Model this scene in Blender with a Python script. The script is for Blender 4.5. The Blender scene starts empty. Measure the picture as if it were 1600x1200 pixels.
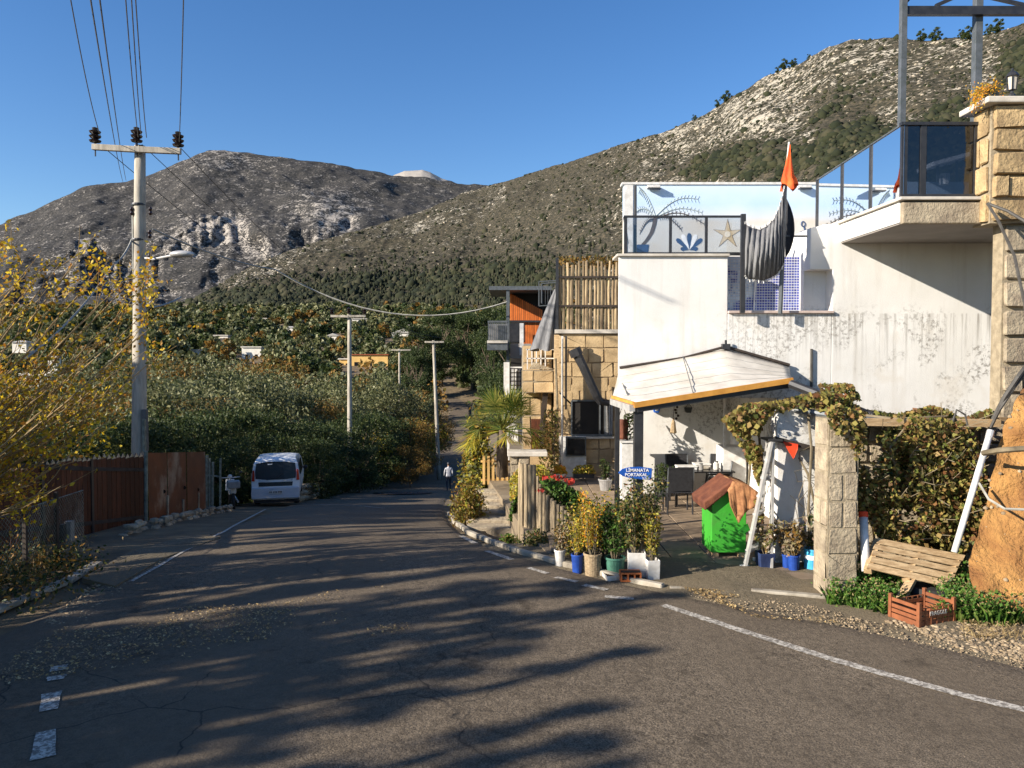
import bpy, math, random
import numpy as np
from mathutils import Vector, Matrix, noise as mnoise
random.seed(7); RNG = np.random.default_rng(7)
S = bpy.context.scene; COL = S.collection
PI = math.pi; R = math.radians
# ---------------------------------------------------------------- camera, sky, sun, exposure
PITCH = math.atan(40/1200.0)
cam = bpy.data.cameras.new('camera'); camo = bpy.data.objects.new('camera', cam); COL.objects.link(camo)
cam.sensor_width = 36; cam.lens = 27.0; cam.clip_start = .1; cam.clip_end = 20000
camo.location = (0, 0, 0); camo.rotation_euler = (PI/2-PITCH, 0, 0); S.camera = camo
SUN = Vector((-2.1, -1.0, 1.02)).normalized()
EL = math.asin(SUN.z); AZ = math.atan2(SUN.x, SUN.y)
w = bpy.data.worlds.new('World'); S.world = w; w.use_nodes = True
wn = w.node_tree.nodes; wl = w.node_tree.links
sky = wn.new('ShaderNodeTexSky'); sky.sky_type = 'NISHITA'; sky.sun_disc = False
sky.sun_elevation = EL; sky.sun_rotation = AZ % (2*PI); sky.altitude = 300; sky.air_density = 1.0; sky.dust_density = 0.3; sky.ozone_density = 2.5
bg = wn['Background']; hs_ = wn.new('ShaderNodeHueSaturation'); hs_.inputs['Hue'].default_value = .508; hs_.inputs['Saturation'].default_value = 1.26; wl.new(sky.outputs[0], hs_.inputs['Color']); wl.new(hs_.outputs[0], bg.inputs[0]); bg.inputs[1].default_value = 0.086
sl = bpy.data.lights.new('sun', 'SUN'); so = bpy.data.objects.new('sun', sl); COL.objects.link(so)
sl.energy = 5.0; sl.angle = R(.5); sl.color = (1, .91, .79)
so.rotation_euler = SUN.to_track_quat('Z', 'Y').to_euler()
S.view_settings.view_transform = 'Standard'; S.view_settings.look = 'None'; S.view_settings.gamma = 1
S.view_settings.use_curve_mapping = False; S.view_settings.exposure = 1.05
S.render.engine = 'CYCLES'; S.cycles.max_bounces = 6; S.cycles.transparent_max_bounces = 12
# ---------------------------------------------------------------- projection helpers (photo pixel + real distance -> place)
cp, sp = math.cos(PITCH), math.sin(PITCH)
def ray(px, py):
    a = (px-800)/1200.0; b = (600-py)/1200.0
    return a, cp+b*sp, b*cp-sp
def P(px, py, Y):
    a, y, z = ray(px, py); k = Y/y
    return Vector((a*k, Y, z*k))
PY = [-60,11.5,14,17,21,29,40,51,80,110,140,160,200,280,450,700,1200,3000]
PZ = [-3,-3,-3.2,-3.6,-4.25,-5.56,-7.2,-8.7,-11.7,-12.9,-12.8,-11.5,-8.5,0,20,48,80,120]
_ty = np.arange(-60, 3001, .5); _tz = np.interp(_ty, PY, PZ); _k = np.hanning(9); _k /= _k.sum()
_tz[4:-4] = np.convolve(_tz, _k, 'same')[4:-4]
def prof(Y): return np.interp(Y, _ty, _tz)
RY = [-20,2,6,8.2,10,12,14,17,21,29,40,51,80,110,140,170,260]
RL = [-6.5,-6.3,-6,-5.8,-5.7,-5.6,-5.6,-6,-6.8,-8.6,-9.6,-10.6,-10.6,-10.6,-11.6,-14,-30]
RR = [9,8.2,6.6,4.6,1.75,-.05,-.85,-1.35,-1.75,-2.5,-3.2,-3.9,-5.4,-6.6,-7.6,-9.5,-26]
_rk = np.hanning(11); _rk /= _rk.sum()
_ry = np.arange(-20, 261, .25); _rl = np.interp(_ry, RY, RL); _rr = np.interp(_ry, RY, RR)
_rl[5:-5] = np.convolve(_rl, _rk, 'same')[5:-5]; _rr[5:-5] = np.convolve(_rr, _rk, 'same')[5:-5]
def redge(Y): return np.interp(Y, _ry, _rr)
def ledge(Y): return np.interp(Y, _ry, _rl)
def sstep(t): t = np.clip(t, 0, 1); return t*t*(3-2*t)
def ground(X, Y):
    z = prof(Y)-.05
    z = z-sstep((ledge(Y)-1.9-X)/7)*2.6*sstep((Y-7)/6)*(1-sstep((Y-150)/80))
    z = z+np.clip((X-redge(Y)-1.2)*.16, 0, 40)*sstep((Y-30)/25)
    return z
def G(px, py, dz=0):
    a, y, z = ray(px, py); lo = 2.0
    t = 2.0
    while t < 1500:
        if z*t/y < ground(a*t/y, t)+dz: break
        lo = t; t *= 1.03
    for _ in range(30):
        m = (lo+t)/2
        if z*m/y < ground(a*m/y, m)+dz: t = m
        else: lo = m
    return Vector((a*t/y, t, z*t/y))
# ---------------------------------------------------------------- numpy noise
def _h(ix, iy, iz):
    n = (ix.astype(np.int64)*374761393+iy.astype(np.int64)*668265263+iz.astype(np.int64)*2147483647) & 0x7fffffff
    n = ((n ^ (n >> 13))*1274126177) & 0x7fffffff
    return ((n ^ (n >> 16)) & 0xffff)/65535.0
def vnoise(x, y, z):
    ix, iy, iz = np.floor(x), np.floor(y), np.floor(z); fx, fy, fz = x-ix, y-iy, z-iz
    fx, fy, fz = [f*f*(3-2*f) for f in (fx, fy, fz)]
    r = 0
    for dx in (0, 1):
        for dy in (0, 1):
            for dz in (0, 1):
                r = r+_h(ix+dx, iy+dy, iz+dz)*(fx if dx else 1-fx)*(fy if dy else 1-fy)*(fz if dz else 1-fz)
    return r*2-1
def fbm(x, y, z=0, o=5, ridged=False):
    x = np.asarray(x, float); y = np.asarray(y, float); z = np.zeros_like(x)+z
    a, s, r = 1., 0., 0.
    for i in range(o):
        n = vnoise(x+i*17.3, y+i*9.1, z+i*5.7)
        r = r+a*((1-2*np.abs(n)) if ridged else n); s += a; a *= .5; x, y, z = x*2.03, y*2.03, z*2.03
    return r/s
# ---------------------------------------------------------------- tagging
def tag(o, label=None, cat=None, group=None, kind=None):
    if label: o['label'] = label
    if cat: o['category'] = cat
    if group: o['group'] = group
    if kind: o['kind'] = kind
    return o
def thing(name, label, cat, loc=(0, 0, 0), group=None, rz=0):
    o = bpy.data.objects.new(name, None); o.empty_display_size = .2; COL.objects.link(o)
    o.location = loc; o.rotation_euler = (0, 0, rz)
    return tag(o, label, cat, group)
def wloc(o):
    v = Vector((0, 0, 0))
    while o: v += o.location; o = o.parent
    return v
def kids(o): return [c for c in ALLKIDS.get(o.name, [])]
ALLKIDS = {}
def adopt(o, p):
    if p: o.parent = p; ALLKIDS.setdefault(p.name, []).append(o)
def dup(root, loc=None, rz=None, label=None, sc=None, parent=None):
    c = root.copy(); COL.objects.link(c)
    if loc is not None: c.location = loc
    if rz is not None: c.rotation_euler = (0, 0, rz)
    if label: c['label'] = label
    if sc: c.scale = (sc, sc, sc) if not hasattr(sc, '__len__') else sc
    if parent: adopt(c, parent)
    for k in kids(root): dup(k, parent=c)
    return c
# ---------------------------------------------------------------- mesh builder
class MB:
    def __init__(s): s.v = []; s.f = []
    def add(s, vs, fs):
        n = len(s.v); s.v += [tuple(v) for v in vs]; s.f += [tuple(i+n for i in f) for f in fs]; return s
    def box(s, x0, x1, y0, y1, z0, z1):
        return s.add([(x0,y0,z0),(x1,y0,z0),(x1,y1,z0),(x0,y1,z0),(x0,y0,z1),(x1,y0,z1),(x1,y1,z1),(x0,y1,z1)],
            [(0,3,2,1),(4,5,6,7),(0,1,5,4),(1,2,6,5),(2,3,7,6),(3,0,4,7)])
    def pbox(s, px0, px1, py0, py1, Y, d, z0=None, z1=None):   # front face seen between two photo corners at distance Y, depth d
        a = P(px0, (py0+py1)/2, Y); b = P(px1, (py0+py1)/2, Y)
        zt = P(px0, py0, Y).z if z1 is None else z1; zb = P(px0, py1, Y).z if z0 is None else z0
        return s.box(a.x, b.x, Y, Y+d, zb, zt)
    def obox(s, c, u, v, w_):
        c, u, v, w_ = map(Vector, (c, u, v, w_)); q = []
        for k in (-1, 1):
            for (i, j) in ((-1,-1),(1,-1),(1,1),(-1,1)): q.append(c+i*u+j*v+k*w_)
        return s.add(q, [(0,3,2,1),(4,5,6,7),(0,1,5,4),(1,2,6,5),(2,3,7,6),(3,0,4,7)])
    def bar(s, p, q, w_, h=None, up=(0, 0, 1)):
        p, q = Vector(p), Vector(q); d = q-p; h = h or w_; up = Vector(up)
        if abs(d.normalized().dot(up)) > .97: up = Vector((0, 1, 0))
        a = d.cross(up).normalized()*w_/2; b = a.cross(d).normalized()*h/2
        return s.obox((p+q)/2, a, b, d/2)
    def tube(s, pts, r, n=8, cap=True):
        pts = [Vector(p) for p in pts]; m = len(pts); rs = r if hasattr(r, '__len__') else [r]*m
        rings = []; prev = None
        for i, p in enumerate(pts):
            d = (pts[min(i+1, m-1)]-pts[max(i-1, 0)]).normalized()
            a = prev if prev is not None else (Vector((0, 0, 1)) if abs(d.z) < .9 else Vector((1, 0, 0)))
            a = (a-d*a.dot(d)).normalized(); prev = a; b = d.cross(a)
            rings.append([p+(a*math.cos(2*PI*k/n)+b*math.sin(2*PI*k/n))*rs[i] for k in range(n)])
        vs = [v for rr in rings for v in rr]
        fs = [(i*n+k, i*n+(k+1) % n, (i+1)*n+(k+1) % n, (i+1)*n+k) for i in range(m-1) for k in range(n)]
        if cap: fs += [tuple(range(n))[::-1], tuple((m-1)*n+k for k in range(n))]
        return s.add(vs, fs)
    def lathe(s, c, pr, n=16, ax=None):
        c = Vector(c); vs = []; m = len(pr)
        for (r, z) in pr:
            for k in range(n):
                a = 2*PI*k/n; v = Vector((r*math.cos(a), r*math.sin(a), z))
                vs.append(c+(ax @ v if ax else v))
        fs = [(i*n+k, i*n+(k+1) % n, (i+1)*n+(k+1) % n, (i+1)*n+k) for i in range(m-1) for k in range(n)]
        if pr[0][0] > 1e-4: fs.append(tuple(range(n))[::-1])
        if pr[-1][0] > 1e-4: fs.append(tuple((m-1)*n+k for k in range(n)))
        return s.add(vs, fs)
    def poly(s, pts, e):
        pts = [Vector(p) for p in pts]; e = Vector(e); n = len(pts)
        return s.add(pts+[p+e for p in pts], [tuple(range(n))[::-1], tuple(range(n, 2*n))]+[(i, (i+1) % n, n+(i+1) % n, n+i) for i in range(n)])
    def ppoly(s, pix, Y, d):
        return s.poly([P(x, y, Y) for x, y in pix], (0, d, 0))
    def grid(s, rows):
        m, n = len(rows), len(rows[0])
        return s.add([v for r_ in rows for v in r_], [(i*n+j, i*n+j+1, (i+1)*n+j+1, (i+1)*n+j) for i in range(m-1) for j in range(n-1)])
    def ball(s, c, r, n=8, m=6, jit=0):
        c = Vector(c); r = r if hasattr(r, '__len__') else (r, r, r); vs = []
        for i in range(1, m):
            t = PI*i/m
            for k in range(n):
                a = 2*PI*k/n; q = 1+random.uniform(-jit, jit)
                vs.append(c+Vector((math.sin(t)*math.cos(a)*r[0]*q, math.sin(t)*math.sin(a)*r[1]*q, math.cos(t)*r[2]*q)))
        vs += [c+Vector((0, 0, r[2])), c-Vector((0, 0, r[2]))]
        fs = [(i*n+k, (i+1)*n+k, (i+1)*n+(k+1) % n, i*n+(k+1) % n) for i in range(m-2) for k in range(n)]
        T = (m-1)*n
        fs += [(T, k, (k+1) % n) for k in range(n)]+[(T+1, (m-2)*n+(k+1) % n, (m-2)*n+k) for k in range(n)]
        return s.add(vs, fs)
    def obj(s, name, mat, parent=None, world=True, smooth=False, bevel=0, solid=0, seg=2):
        o0 = wloc(parent) if (parent and world) else Vector((0, 0, 0))
        me = bpy.data.meshes.new(name); me.from_pydata([(v[0]-o0.x, v[1]-o0.y, v[2]-o0.z) for v in s.v], [], s.f); me.update()
        if smooth: me.shade_smooth()
        if mat: me.materials.append(mat)
        o = bpy.data.objects.new(name, me); COL.objects.link(o); adopt(o, parent)
        if solid:
            m = o.modifiers.new('solid', 'SOLIDIFY'); m.thickness = solid; m.offset = 0
        if bevel:
            m = o.modifiers.new('bevel', 'BEVEL'); m.width = bevel; m.segments = seg; m.limit_method = 'ANGLE'; m.angle_limit = R(35)
        return o
def npobj(name, V, F, mat, parent=None, world=True, smooth=False):
    o0 = wloc(parent) if (parent and world) else Vector((0, 0, 0))
    V = np.asarray(V, np.float32)-np.array(o0, np.float32); F = np.asarray(F, np.int32); k = F.shape[1]
    me = bpy.data.meshes.new(name); me.vertices.add(len(V)); me.vertices.foreach_set('co', V.ravel())
    me.loops.add(F.size); me.loops.foreach_set('vertex_index', F.ravel())
    me.polygons.add(len(F)); me.polygons.foreach_set('loop_start', np.arange(0, F.size, k, dtype=np.int32)); me.update(calc_edges=True)
    if smooth: me.shade_smooth()
    me.materials.append(mat); o = bpy.data.objects.new(name, me); COL.objects.link(o); adopt(o, parent)
    return o
def gridF(m, n):
    i, j = np.meshgrid(np.arange(m-1), np.arange(n-1), indexing='ij'); a = (i*n+j).ravel()
    return np.stack([a, a+1, a+n+1, a+n], 1)
def leaves(C, size, asp=.5, up=.0, rng=RNG):   # rhombic leaves at points C
    n = len(C); u = rng.normal(size=(n, 3)); u[:, 2] -= up; u /= np.linalg.norm(u, axis=1)[:, None]
    t = rng.normal(size=(n, 3)); v = np.cross(u, t); v /= np.linalg.norm(v, axis=1)[:, None]
    s = (size*rng.uniform(.6, 1.3, n))[:, None]
    V = np.stack([C-u*s, C+v*s*asp-u*s*.15, C+u*s, C-v*s*asp-u*s*.15], 1).reshape(-1, 3)
    return V, np.arange(4*n).reshape(-1, 4)
_bb = [(0,0,1),(.9,0,.3),(.25,.85,.3),(-.75,.5,.3),(-.7,-.55,.3),(.3,-.85,.3),(.6,.5,-.6),(-.3,.7,-.6),(-.8,0,-.6),(-.2,-.75,-.6),(.6,-.45,-.6)]
_bf = [(0,1,2),(0,2,3),(0,3,4),(0,4,5),(0,5,1),(1,6,2),(2,6,7),(2,7,3),(3,7,8),(3,8,4),(4,8,9),(4,9,5),(5,9,10),(5,10,1),(1,10,6)]
def blobs(C, r, flat=.7, rng=RNG, jit=.35):
    B = np.array(_bb); n = len(C); r = (np.zeros(n)+r)[:, None, None]
    a = rng.uniform(0, 2*PI, n); ca, sa = np.cos(a), np.sin(a)
    V = B[None]*(1+rng.uniform(-jit, jit, (n, len(B), 1))); V = np.stack([V[..., 0]*ca[:, None]-V[..., 1]*sa[:, None], V[..., 0]*sa[:, None]+V[..., 1]*ca[:, None], V[..., 2]*flat], 2)
    V = V*r+C[:, None, :]
    F = np.array(_bf)[None]+(np.arange(n)*len(B))[:, None, None]
    return V.reshape(-1, 3), F.reshape(-1, 3)
# ---------------------------------------------------------------- materials
def rgb(c): return (c[0], c[1], c[2], 1)
def newmat(name):
    m = bpy.data.materials.new(name); m.use_nodes = True; nt = m.node_tree
    return m, nt.nodes, nt.links, nt.nodes['Principled BSDF']
def node(ns, t, **k):
    n = ns.new(t)
    for a, b in k.items():
        if a in n.inputs.keys() if isinstance(a, str) else False: n.inputs[a].default_value = b
        else: setattr(n, a, b)
    return n
def ramp(ns, ls, fac, stops, interp='LINEAR'):
    r_ = ns.new('ShaderNodeValToRGB'); e = r_.color_ramp.elements; r_.color_ramp.interpolation = interp
    while len(e) < len(stops): e.new(.5)
    for i, (p, c) in enumerate(stops):
        e[i].position = p; e[i].color = rgb(c) if hasattr(c, '__len__') else (c, c, c, 1)
    ls.new(fac, r_.inputs[0]); return r_.outputs[0]
def noisef(ns, ls, co, scale, detail=4, rough=.55, dist=0):
    n = ns.new('ShaderNodeTexNoise'); n.inputs['Scale'].default_value = scale; n.inputs['Detail'].default_value = detail
    n.inputs['Roughness'].default_value = rough; n.inputs['Distortion'].default_value = dist; ls.new(co, n.inputs['Vector']); return n.outputs[0]
def math_(ns, ls, op, a, b=None):
    n = ns.new('ShaderNodeMath'); n.operation = op
    for i, v in enumerate((a, b)):
        if v is None: continue
        if isinstance(v, (int, float)): n.inputs[i].default_value = v
        else: ls.new(v, n.inputs[i])
    return n.outputs[0]
def mix(ns, ls, f, a, b, bt='MIX'):
    n = ns.new('ShaderNodeMix'); n.data_type = 'RGBA'; n.blend_type = bt
    for i, v in ((0, f), (6, a), (7, b)):
        if isinstance(v, (int, float)): n.inputs[i].default_value = v
        elif isinstance(v, tuple): n.inputs[i].default_value = rgb(v)
        else: ls.new(v, n.inputs[i])
    return n.outputs[2]
def coord(ns, ls, scale=None, kind='Object'):
    t = ns.new('ShaderNodeNewGeometry').outputs['Position'] if kind == 'World' else ns.new('ShaderNodeTexCoord').outputs[kind]
    if scale:
        m = ns.new('ShaderNodeMapping'); m.inputs['Scale'].default_value = scale; ls.new(t, m.inputs[0]); t = m.outputs[0]
    return t
def bump(ns, ls, h, bs, st=.5, dist=.02):
    b = ns.new('ShaderNodeBump'); b.inputs['Strength'].default_value = st; b.inputs['Distance'].default_value = dist
    ls.new(h, b.inputs['Height']); ls.new(b.outputs[0], bs.inputs['Normal'])
def M(name, c1, c2=None, scale=6, rough=.8, bmp=.3, bscale=40, bd=.01, stretch=None, rnd=0, metal=0, spec=.3, detail=5, lo=.35, hi=.65, dirt=None):
    m, ns, ls, b = newmat(name); co = coord(ns, ls, stretch)
    if c2 is None: c2 = tuple(x*.7 for x in c1)
    col = ramp(ns, ls, noisef(ns, ls, co, scale, detail), [(lo, c2), (hi, c1)])
    if dirt:
        col = mix(ns, ls, ramp(ns, ls, noisef(ns, ls, co, scale*.37, 6, .7), [(.52, 0.), (.68, 1.)]), col, dirt)
    if rnd:
        oi = ns.new('ShaderNodeObjectInfo'); hs = ns.new('ShaderNodeHueSaturation')
        mr = ns.new('ShaderNodeMapRange'); mr.inputs[3].default_value = 1-rnd; mr.inputs[4].default_value = 1+rnd
        ls.new(oi.outputs['Random'], mr.inputs[0]); ls.new(mr.outputs[0], hs.inputs['Value']); ls.new(col, hs.inputs['Color']); col = hs.outputs[0]
    ls.new(col, b.inputs['Base Color']); b.inputs['Roughness'].default_value = rough; b.inputs['Metallic'].default_value = metal
    b.inputs['Specular IOR Level'].default_value = spec
    if bmp: bump(ns, ls, noisef(ns, ls, co, bscale, 4, .6), b, bmp, bd)
    return m
def LEAF(name, cols, trans=.25, rough=.55):
    m, ns, ls, b = newmat(name); g = ns.new('ShaderNodeNewGeometry')
    col = ramp(ns, ls, g.outputs['Random Per Island'], [(i/max(1, len(cols)-1), c) for i, c in enumerate(cols)])
    ls.new(col, b.inputs['Base Color']); b.inputs['Roughness'].default_value = rough; b.inputs['Specular IOR Level'].default_value = .25
    t = ns.new('ShaderNodeBsdfTranslucent'); ls.new(col, t.inputs[0]); mx = ns.new('ShaderNodeMixShader'); mx.inputs[0].default_value = trans
    ls.new(b.outputs[0], mx.inputs[1]); ls.new(t.outputs[0], mx.inputs[2]); ls.new(mx.outputs[0], ns['Material Output'].inputs[0])
    return m
def GLASS(name, tint, gl=.12):
    m, ns, ls, b = newmat(name); t = ns.new('ShaderNodeBsdfTransparent'); t.inputs[0].default_value = rgb(tint)
    g = ns.new('ShaderNodeBsdfGlossy'); g.inputs['Roughness'].default_value = .015; g.inputs[0].default_value = (.95, .97, 1, 1)
    lw = ns.new('ShaderNodeFresnel'); lw.inputs[0].default_value = 1.5; mx = ns.new('ShaderNodeMixShader')
    f = math_(ns, ls, 'ADD', lw.outputs[0], gl); ls.new(f, mx.inputs[0]); ls.new(t.outputs[0], mx.inputs[1]); ls.new(g.outputs[0], mx.inputs[2])
    ls.new(mx.outputs[0], ns['Material Output'].inputs[0]); return m
def asphalt(name, base, grain, patch):
    m, ns, ls, b = newmat(name); co = coord(ns, ls, None, 'World')
    sp_ = noisef(ns, ls, co, 75, 3, .7); mid = noisef(ns, ls, co, 14, 5, .65); big = noisef(ns, ls, co, .55, 5, .6)
    col = ramp(ns, ls, sp_, [(.34, base), (.55, grain), (.7, tuple(min(1, x*1.7) for x in grain))])
    col = mix(ns, ls, ramp(ns, ls, big, [(.35, 0.), (.7, .75)]), col, patch)
    col = mix(ns, ls, ramp(ns, ls, mid, [(.4, .0), (.75, .55)]), col, tuple(x*.55 for x in base))
    tr = noisef(ns, ls, coord(ns, ls, (.55, .09, 1), 'World'), 1.0, 3, .5); col = mix(ns, ls, ramp(ns, ls, tr, [(.42, 0.), (.6, .55)]), col, tuple(x*1.25 for x in patch))
    st = noisef(ns, ls, co, 1.9, 6, .7); col = mix(ns, ls, ramp(ns, ls, st, [(.58, 0.), (.7, .6)]), col, tuple(x*.8 for x in base))
    # fine cracks
    v = ns.new('ShaderNodeTexVoronoi'); v.feature = 'DISTANCE_TO_EDGE'; v.inputs['Scale'].default_value = .8
    nz = ns.new('ShaderNodeTexNoise'); nz.inputs['Scale'].default_value = 1.5; nz.inputs['Detail'].default_value = 4; ls.new(co, nz.inputs[0])
    ls.new(mix(ns, ls, .35, co, nz.outputs[1]), v.inputs['Vector'])
    ck = math_(ns, ls, 'MULTIPLY', ramp(ns, ls, v.outputs[0], [(.0, 1.), (.006, 0.)]), ramp(ns, ls, big, [(.5, 0.), (.6, 1.)]))
    col = mix(ns, ls, ck, col, (.03, .028, .025))
    ls.new(col, b.inputs['Base Color']); b.inputs['Roughness'].default_value = .85; b.inputs['Specular IOR Level'].default_value = .12
    h = math_(ns, ls, 'ADD', noisef(ns, ls, co, 42, 4, .75), math_(ns, ls, 'MULTIPLY', mid, 1.2)); bump(ns, ls, h, b, .9, .012)
    return m
MAT = {}
MAT['asphalt'] = asphalt('asphalt', (.036, .029, .021), (.215, .17, .12), (.11, .086, .06))
MAT['shoulder'] = asphalt('shoulder_asphalt', (.07, .06, .043), (.2, .165, .11), (.14, .11, .07))
MAT['soil'] = M('soil', (.2, .145, .08), (.1, .075, .045), 1.3, .95, .9, 25, .03)
MAT['gravel'] = M('gravel', (.42, .33, .2), (.2, .15, .09), 40, .9, .4, 60, rnd=.2)
MAT['paint'] = M('road_paint', (.55, .52, .46), (.24, .22, .19), 18, .7, .4, 60, detail=8, lo=.38, hi=.55)
MAT['paving'] = M('paving_slab', (.27, .2, .13), (.19, .14, .095), 3, .75, .3, 30, rnd=.13, dirt=(.12, .09, .06))
MAT['joint'] = M('yard_concrete', (.25, .195, .125), (.17, .13, .085), 2.5, .85, .5, 30, dirt=(.1, .08, .055))
MAT['concrete'] = M('concrete', (.38, .34, .27), (.24, .21, .16), 4, .9, .5, 30, dirt=(.13, .11, .085))
MAT['concrete_pole'] = M('concrete_pole', (.47, .42, .34), (.3, .27, .22), 3, .9, .35, 30, stretch=(3, 3, .5), dirt=(.2, .17, .13))
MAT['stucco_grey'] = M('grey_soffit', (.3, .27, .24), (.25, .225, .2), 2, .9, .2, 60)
MAT['stone_warm'] = M('warm_stone', (.46, .33, .17), (.27, .19, .1), 3.5, .9, 1, 16, .03, rnd=.17, dirt=(.22, .15, .08))
MAT['stone_house'] = M('house_stone', (.52, .38, .21), (.36, .255, .135), 3, .88, .6, 25, .015, rnd=.15, dirt=(.34, .24, .12))
MAT['stone_pale'] = M('pale_stone', (.42, .35, .24), (.25, .2, .14), 4, .9, .9, 20, .03, rnd=.12, dirt=(.17, .14, .1))
MAT['mortar'] = M('mortar', (.34, .28, .19), (.22, .18, .12), 8, .95, .6, 30, .02)
MAT['mortar_dark'] = M('dark_mortar', (.36, .26, .14), (.24, .17, .1), 8, .95, .6, 30, .02)
MAT['coping'] = M('coping', (.58, .53, .45), (.42, .38, .32), 5, .7, .2, 40)
MAT['pink_trim'] = M('pink_trim', (.5, .4, .35), (.38, .3, .26), 6, .7, .2, 40)
MAT['metal_black'] = M('black_metal', (.018, .018, .02), (.03, .03, .032), 9, .4, .1, 60, spec=.5)
MAT['metal_grey'] = M('grey_metal', (.13, .14, .15), (.09, .1, .1), 8, .45, .1, 50, metal=.3)
MAT['metal_green'] = M('pale_green_metal', (.22, .25, .22), (.1, .12, .1), 8, .5, .2, 50, metal=.2)
MAT['alu'] = M('aluminium', (.6, .58, .54), (.42, .41, .39), 8, .38, .15, 60, metal=.35)
MAT['white_metal'] = M('white_metal', (.7, .69, .66), (.52, .5, .46), 8, .5, .15, 40)
MAT['plastic_black'] = M('black_plastic', (.02, .02, .022), (.04, .04, .04), 8, .5, .2, 60)
MAT['rubber'] = M('rubber', (.02, .02, .02), (.035, .033, .03), 8, .85, .3, 60)
MAT['fence_brown'] = M('brown_fence_board', (.1, .03, .012), (.05, .016, .007), 5, .6, .5, 20, stretch=(6, 6, .7), rnd=.3)
MAT['fence_tip'] = M('fence_tip', (.6, .5, .33), (.4, .3, .18), 6, .8)
MAT['wood_pale'] = M('pale_wood', (.56, .4, .22), (.34, .22, .11), 4, .8, .4, 20, stretch=(1.2, 8, 8), rnd=.18)
MAT['wood_gate'] = M('gate_wood', (.66, .42, .15), (.46, .28, .1), 4, .7, .3, 20, stretch=(8, 8, .8), rnd=.1)
MAT['wood_pole'] = M('rough_pole', (.46, .35, .2), (.2, .14, .085), 3, .85, .7, 25, .02, stretch=(6, 6, .6), rnd=.4)
MAT['wood_dark'] = M('dark_wood', (.06, .045, .035), (.03, .024, .02), 5, .8, .4, 20)
MAT['wood_orange'] = M('orange_wood', (.62, .16, .03), (.42, .1, .02), 4, .6, .3, 20, stretch=(6, 6, .6), rnd=.15)
MAT['wood_log'] = M('weathered_log', (.4, .31, .19), (.14, .11, .075), 2.5, .85, .9, 12, .03, stretch=(4, 4, .5), rnd=.22)
MAT['bark'] = M('bark', (.16, .12, .08), (.07, .05, .035), 6, .9, .9, 14, .03, stretch=(2, 2, .6))
MAT['twig'] = M('twig', (.38, .27, .13), (.22, .15, .07), 6, .8, .3, 30)
MAT['vine_stem'] = M('vine_stem', (.2, .16, .1), (.1, .08, .05), 6, .8, .3, 30)
MAT['cable'] = M('cable', (.05, .045, .04), (.08, .075, .065), 9, .6)
MAT['cable_pale'] = M('pale_cable', (.34, .33, .29), (.25, .24, .2), 9, .6)
MAT['ceramic'] = M('brown_ceramic', (.012, .008, .007), (.02, .01, .01), 9, .25, .1, 30, spec=.6)
MAT['roof_tarp'] = M('roof_tarp', (.6, .56, .49), (.46, .42, .36), 3, .55, .35, 20, .01, dirt=(.42, .38, .31))
MAT['orange_trim'] = M('orange_trim', (.62, .3, .06), (.48, .22, .04), 6, .6, .2, 30)
MAT['brown_cloth'] = M('brown_cloth', (.17, .06, .03), (.09, .03, .018), 6, .8, .7, 18, .02)
MAT['orange_cloth'] = M('orange_cloth', (.42, .2, .085), (.24, .105, .045), 14, .85, .5, 60)
MAT['red_cloth'] = M('red_cloth', (.75, .07, .02), (.55, .045, .015), 5, .8, .4, 40)
MAT['flag_cloth'] = M('orange_red_cloth', (.85, .13, .025), (.62, .075, .02), 5, .8, .4, 40)
MAT['grey_cloth'] = M('grey_cloth', (.2, .2, .2), (.12, .12, .125), 4, .85, .5, 60, stretch=(5, 5, .7))
MAT['sling'] = M('sling_fabric', (.018, .018, .02), (.03, .03, .033), 20, .8, .4, 200)
MAT['green_paint'] = M('green_paint', (.045, .34, .028), (.04, .28, .026), 4, .6, .25, 30, dirt=(.07, .2, .04))
MAT['green_dark'] = M('dark_green_marks', (.02, .2, .02), (.015, .13, .015), 6, .5)  # colours the leaf shadow dabs and one dark patch on the kennel
MAT['blue_paint'] = M('blue_sign_paint', (.015, .1, .42), (.01, .06, .28), 8, .45, .1, 40)
MAT['white_paint'] = M('white_letter_paint', (.8, .8, .8), (.7, .7, .7), 8, .5, 0)
MAT['pot_white'] = M('white_pot', (.66, .64, .6), (.48, .45, .4), 7, .5, .2, 30, dirt=(.35, .3, .22))
MAT['pot_blue'] = M('blue_pot', (.02, .07, .33), (.012, .04, .2), 7, .4, .15, 30)
MAT['pot_navy'] = M('navy_pot', (.035, .055, .13), (.02, .03, .08), 7, .45, .15, 30)
MAT['pot_green'] = M('green_pot', (.06, .17, .12), (.035, .1, .07), 7, .5, .2, 30)
MAT['pot_dark'] = M('dark_pot', (.05, .055, .05), (.03, .03, .03), 7, .5, .2, 30)
MAT['pot_sky'] = M('light_blue_tin', (.08, .42, .68), (.05, .3, .55), 7, .35, .1, 30)
MAT['pot_grey'] = M('grey_pot', (.3, .29, .27), (.2, .19, .18), 7, .6, .2, 30)
MAT['terracotta'] = M('terracotta', (.58, .17, .05), (.42, .11, .03), 7, .7, .3, 30)
MAT['basket'] = M('wicker_pot', (.4, .3, .18), (.2, .14, .08), 20, .8, .8, 60, .01, stretch=(1, 1, 4))
MAT['earth'] = M('potting_earth', (.07, .045, .03), (.03, .02, .015), 20, .95, .8, 50)
MAT['crate_brown'] = M('crate_plastic', (.27, .095, .04), (.17, .06, .028), 6, .5, .3, 30)
MAT['rock_orange'] = M('orange_earth_rock', (.42, .225, .07), (.2, .09, .03), 1.8, .95, 1, 18, .06, detail=9, dirt=(.16, .075, .03))
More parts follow.
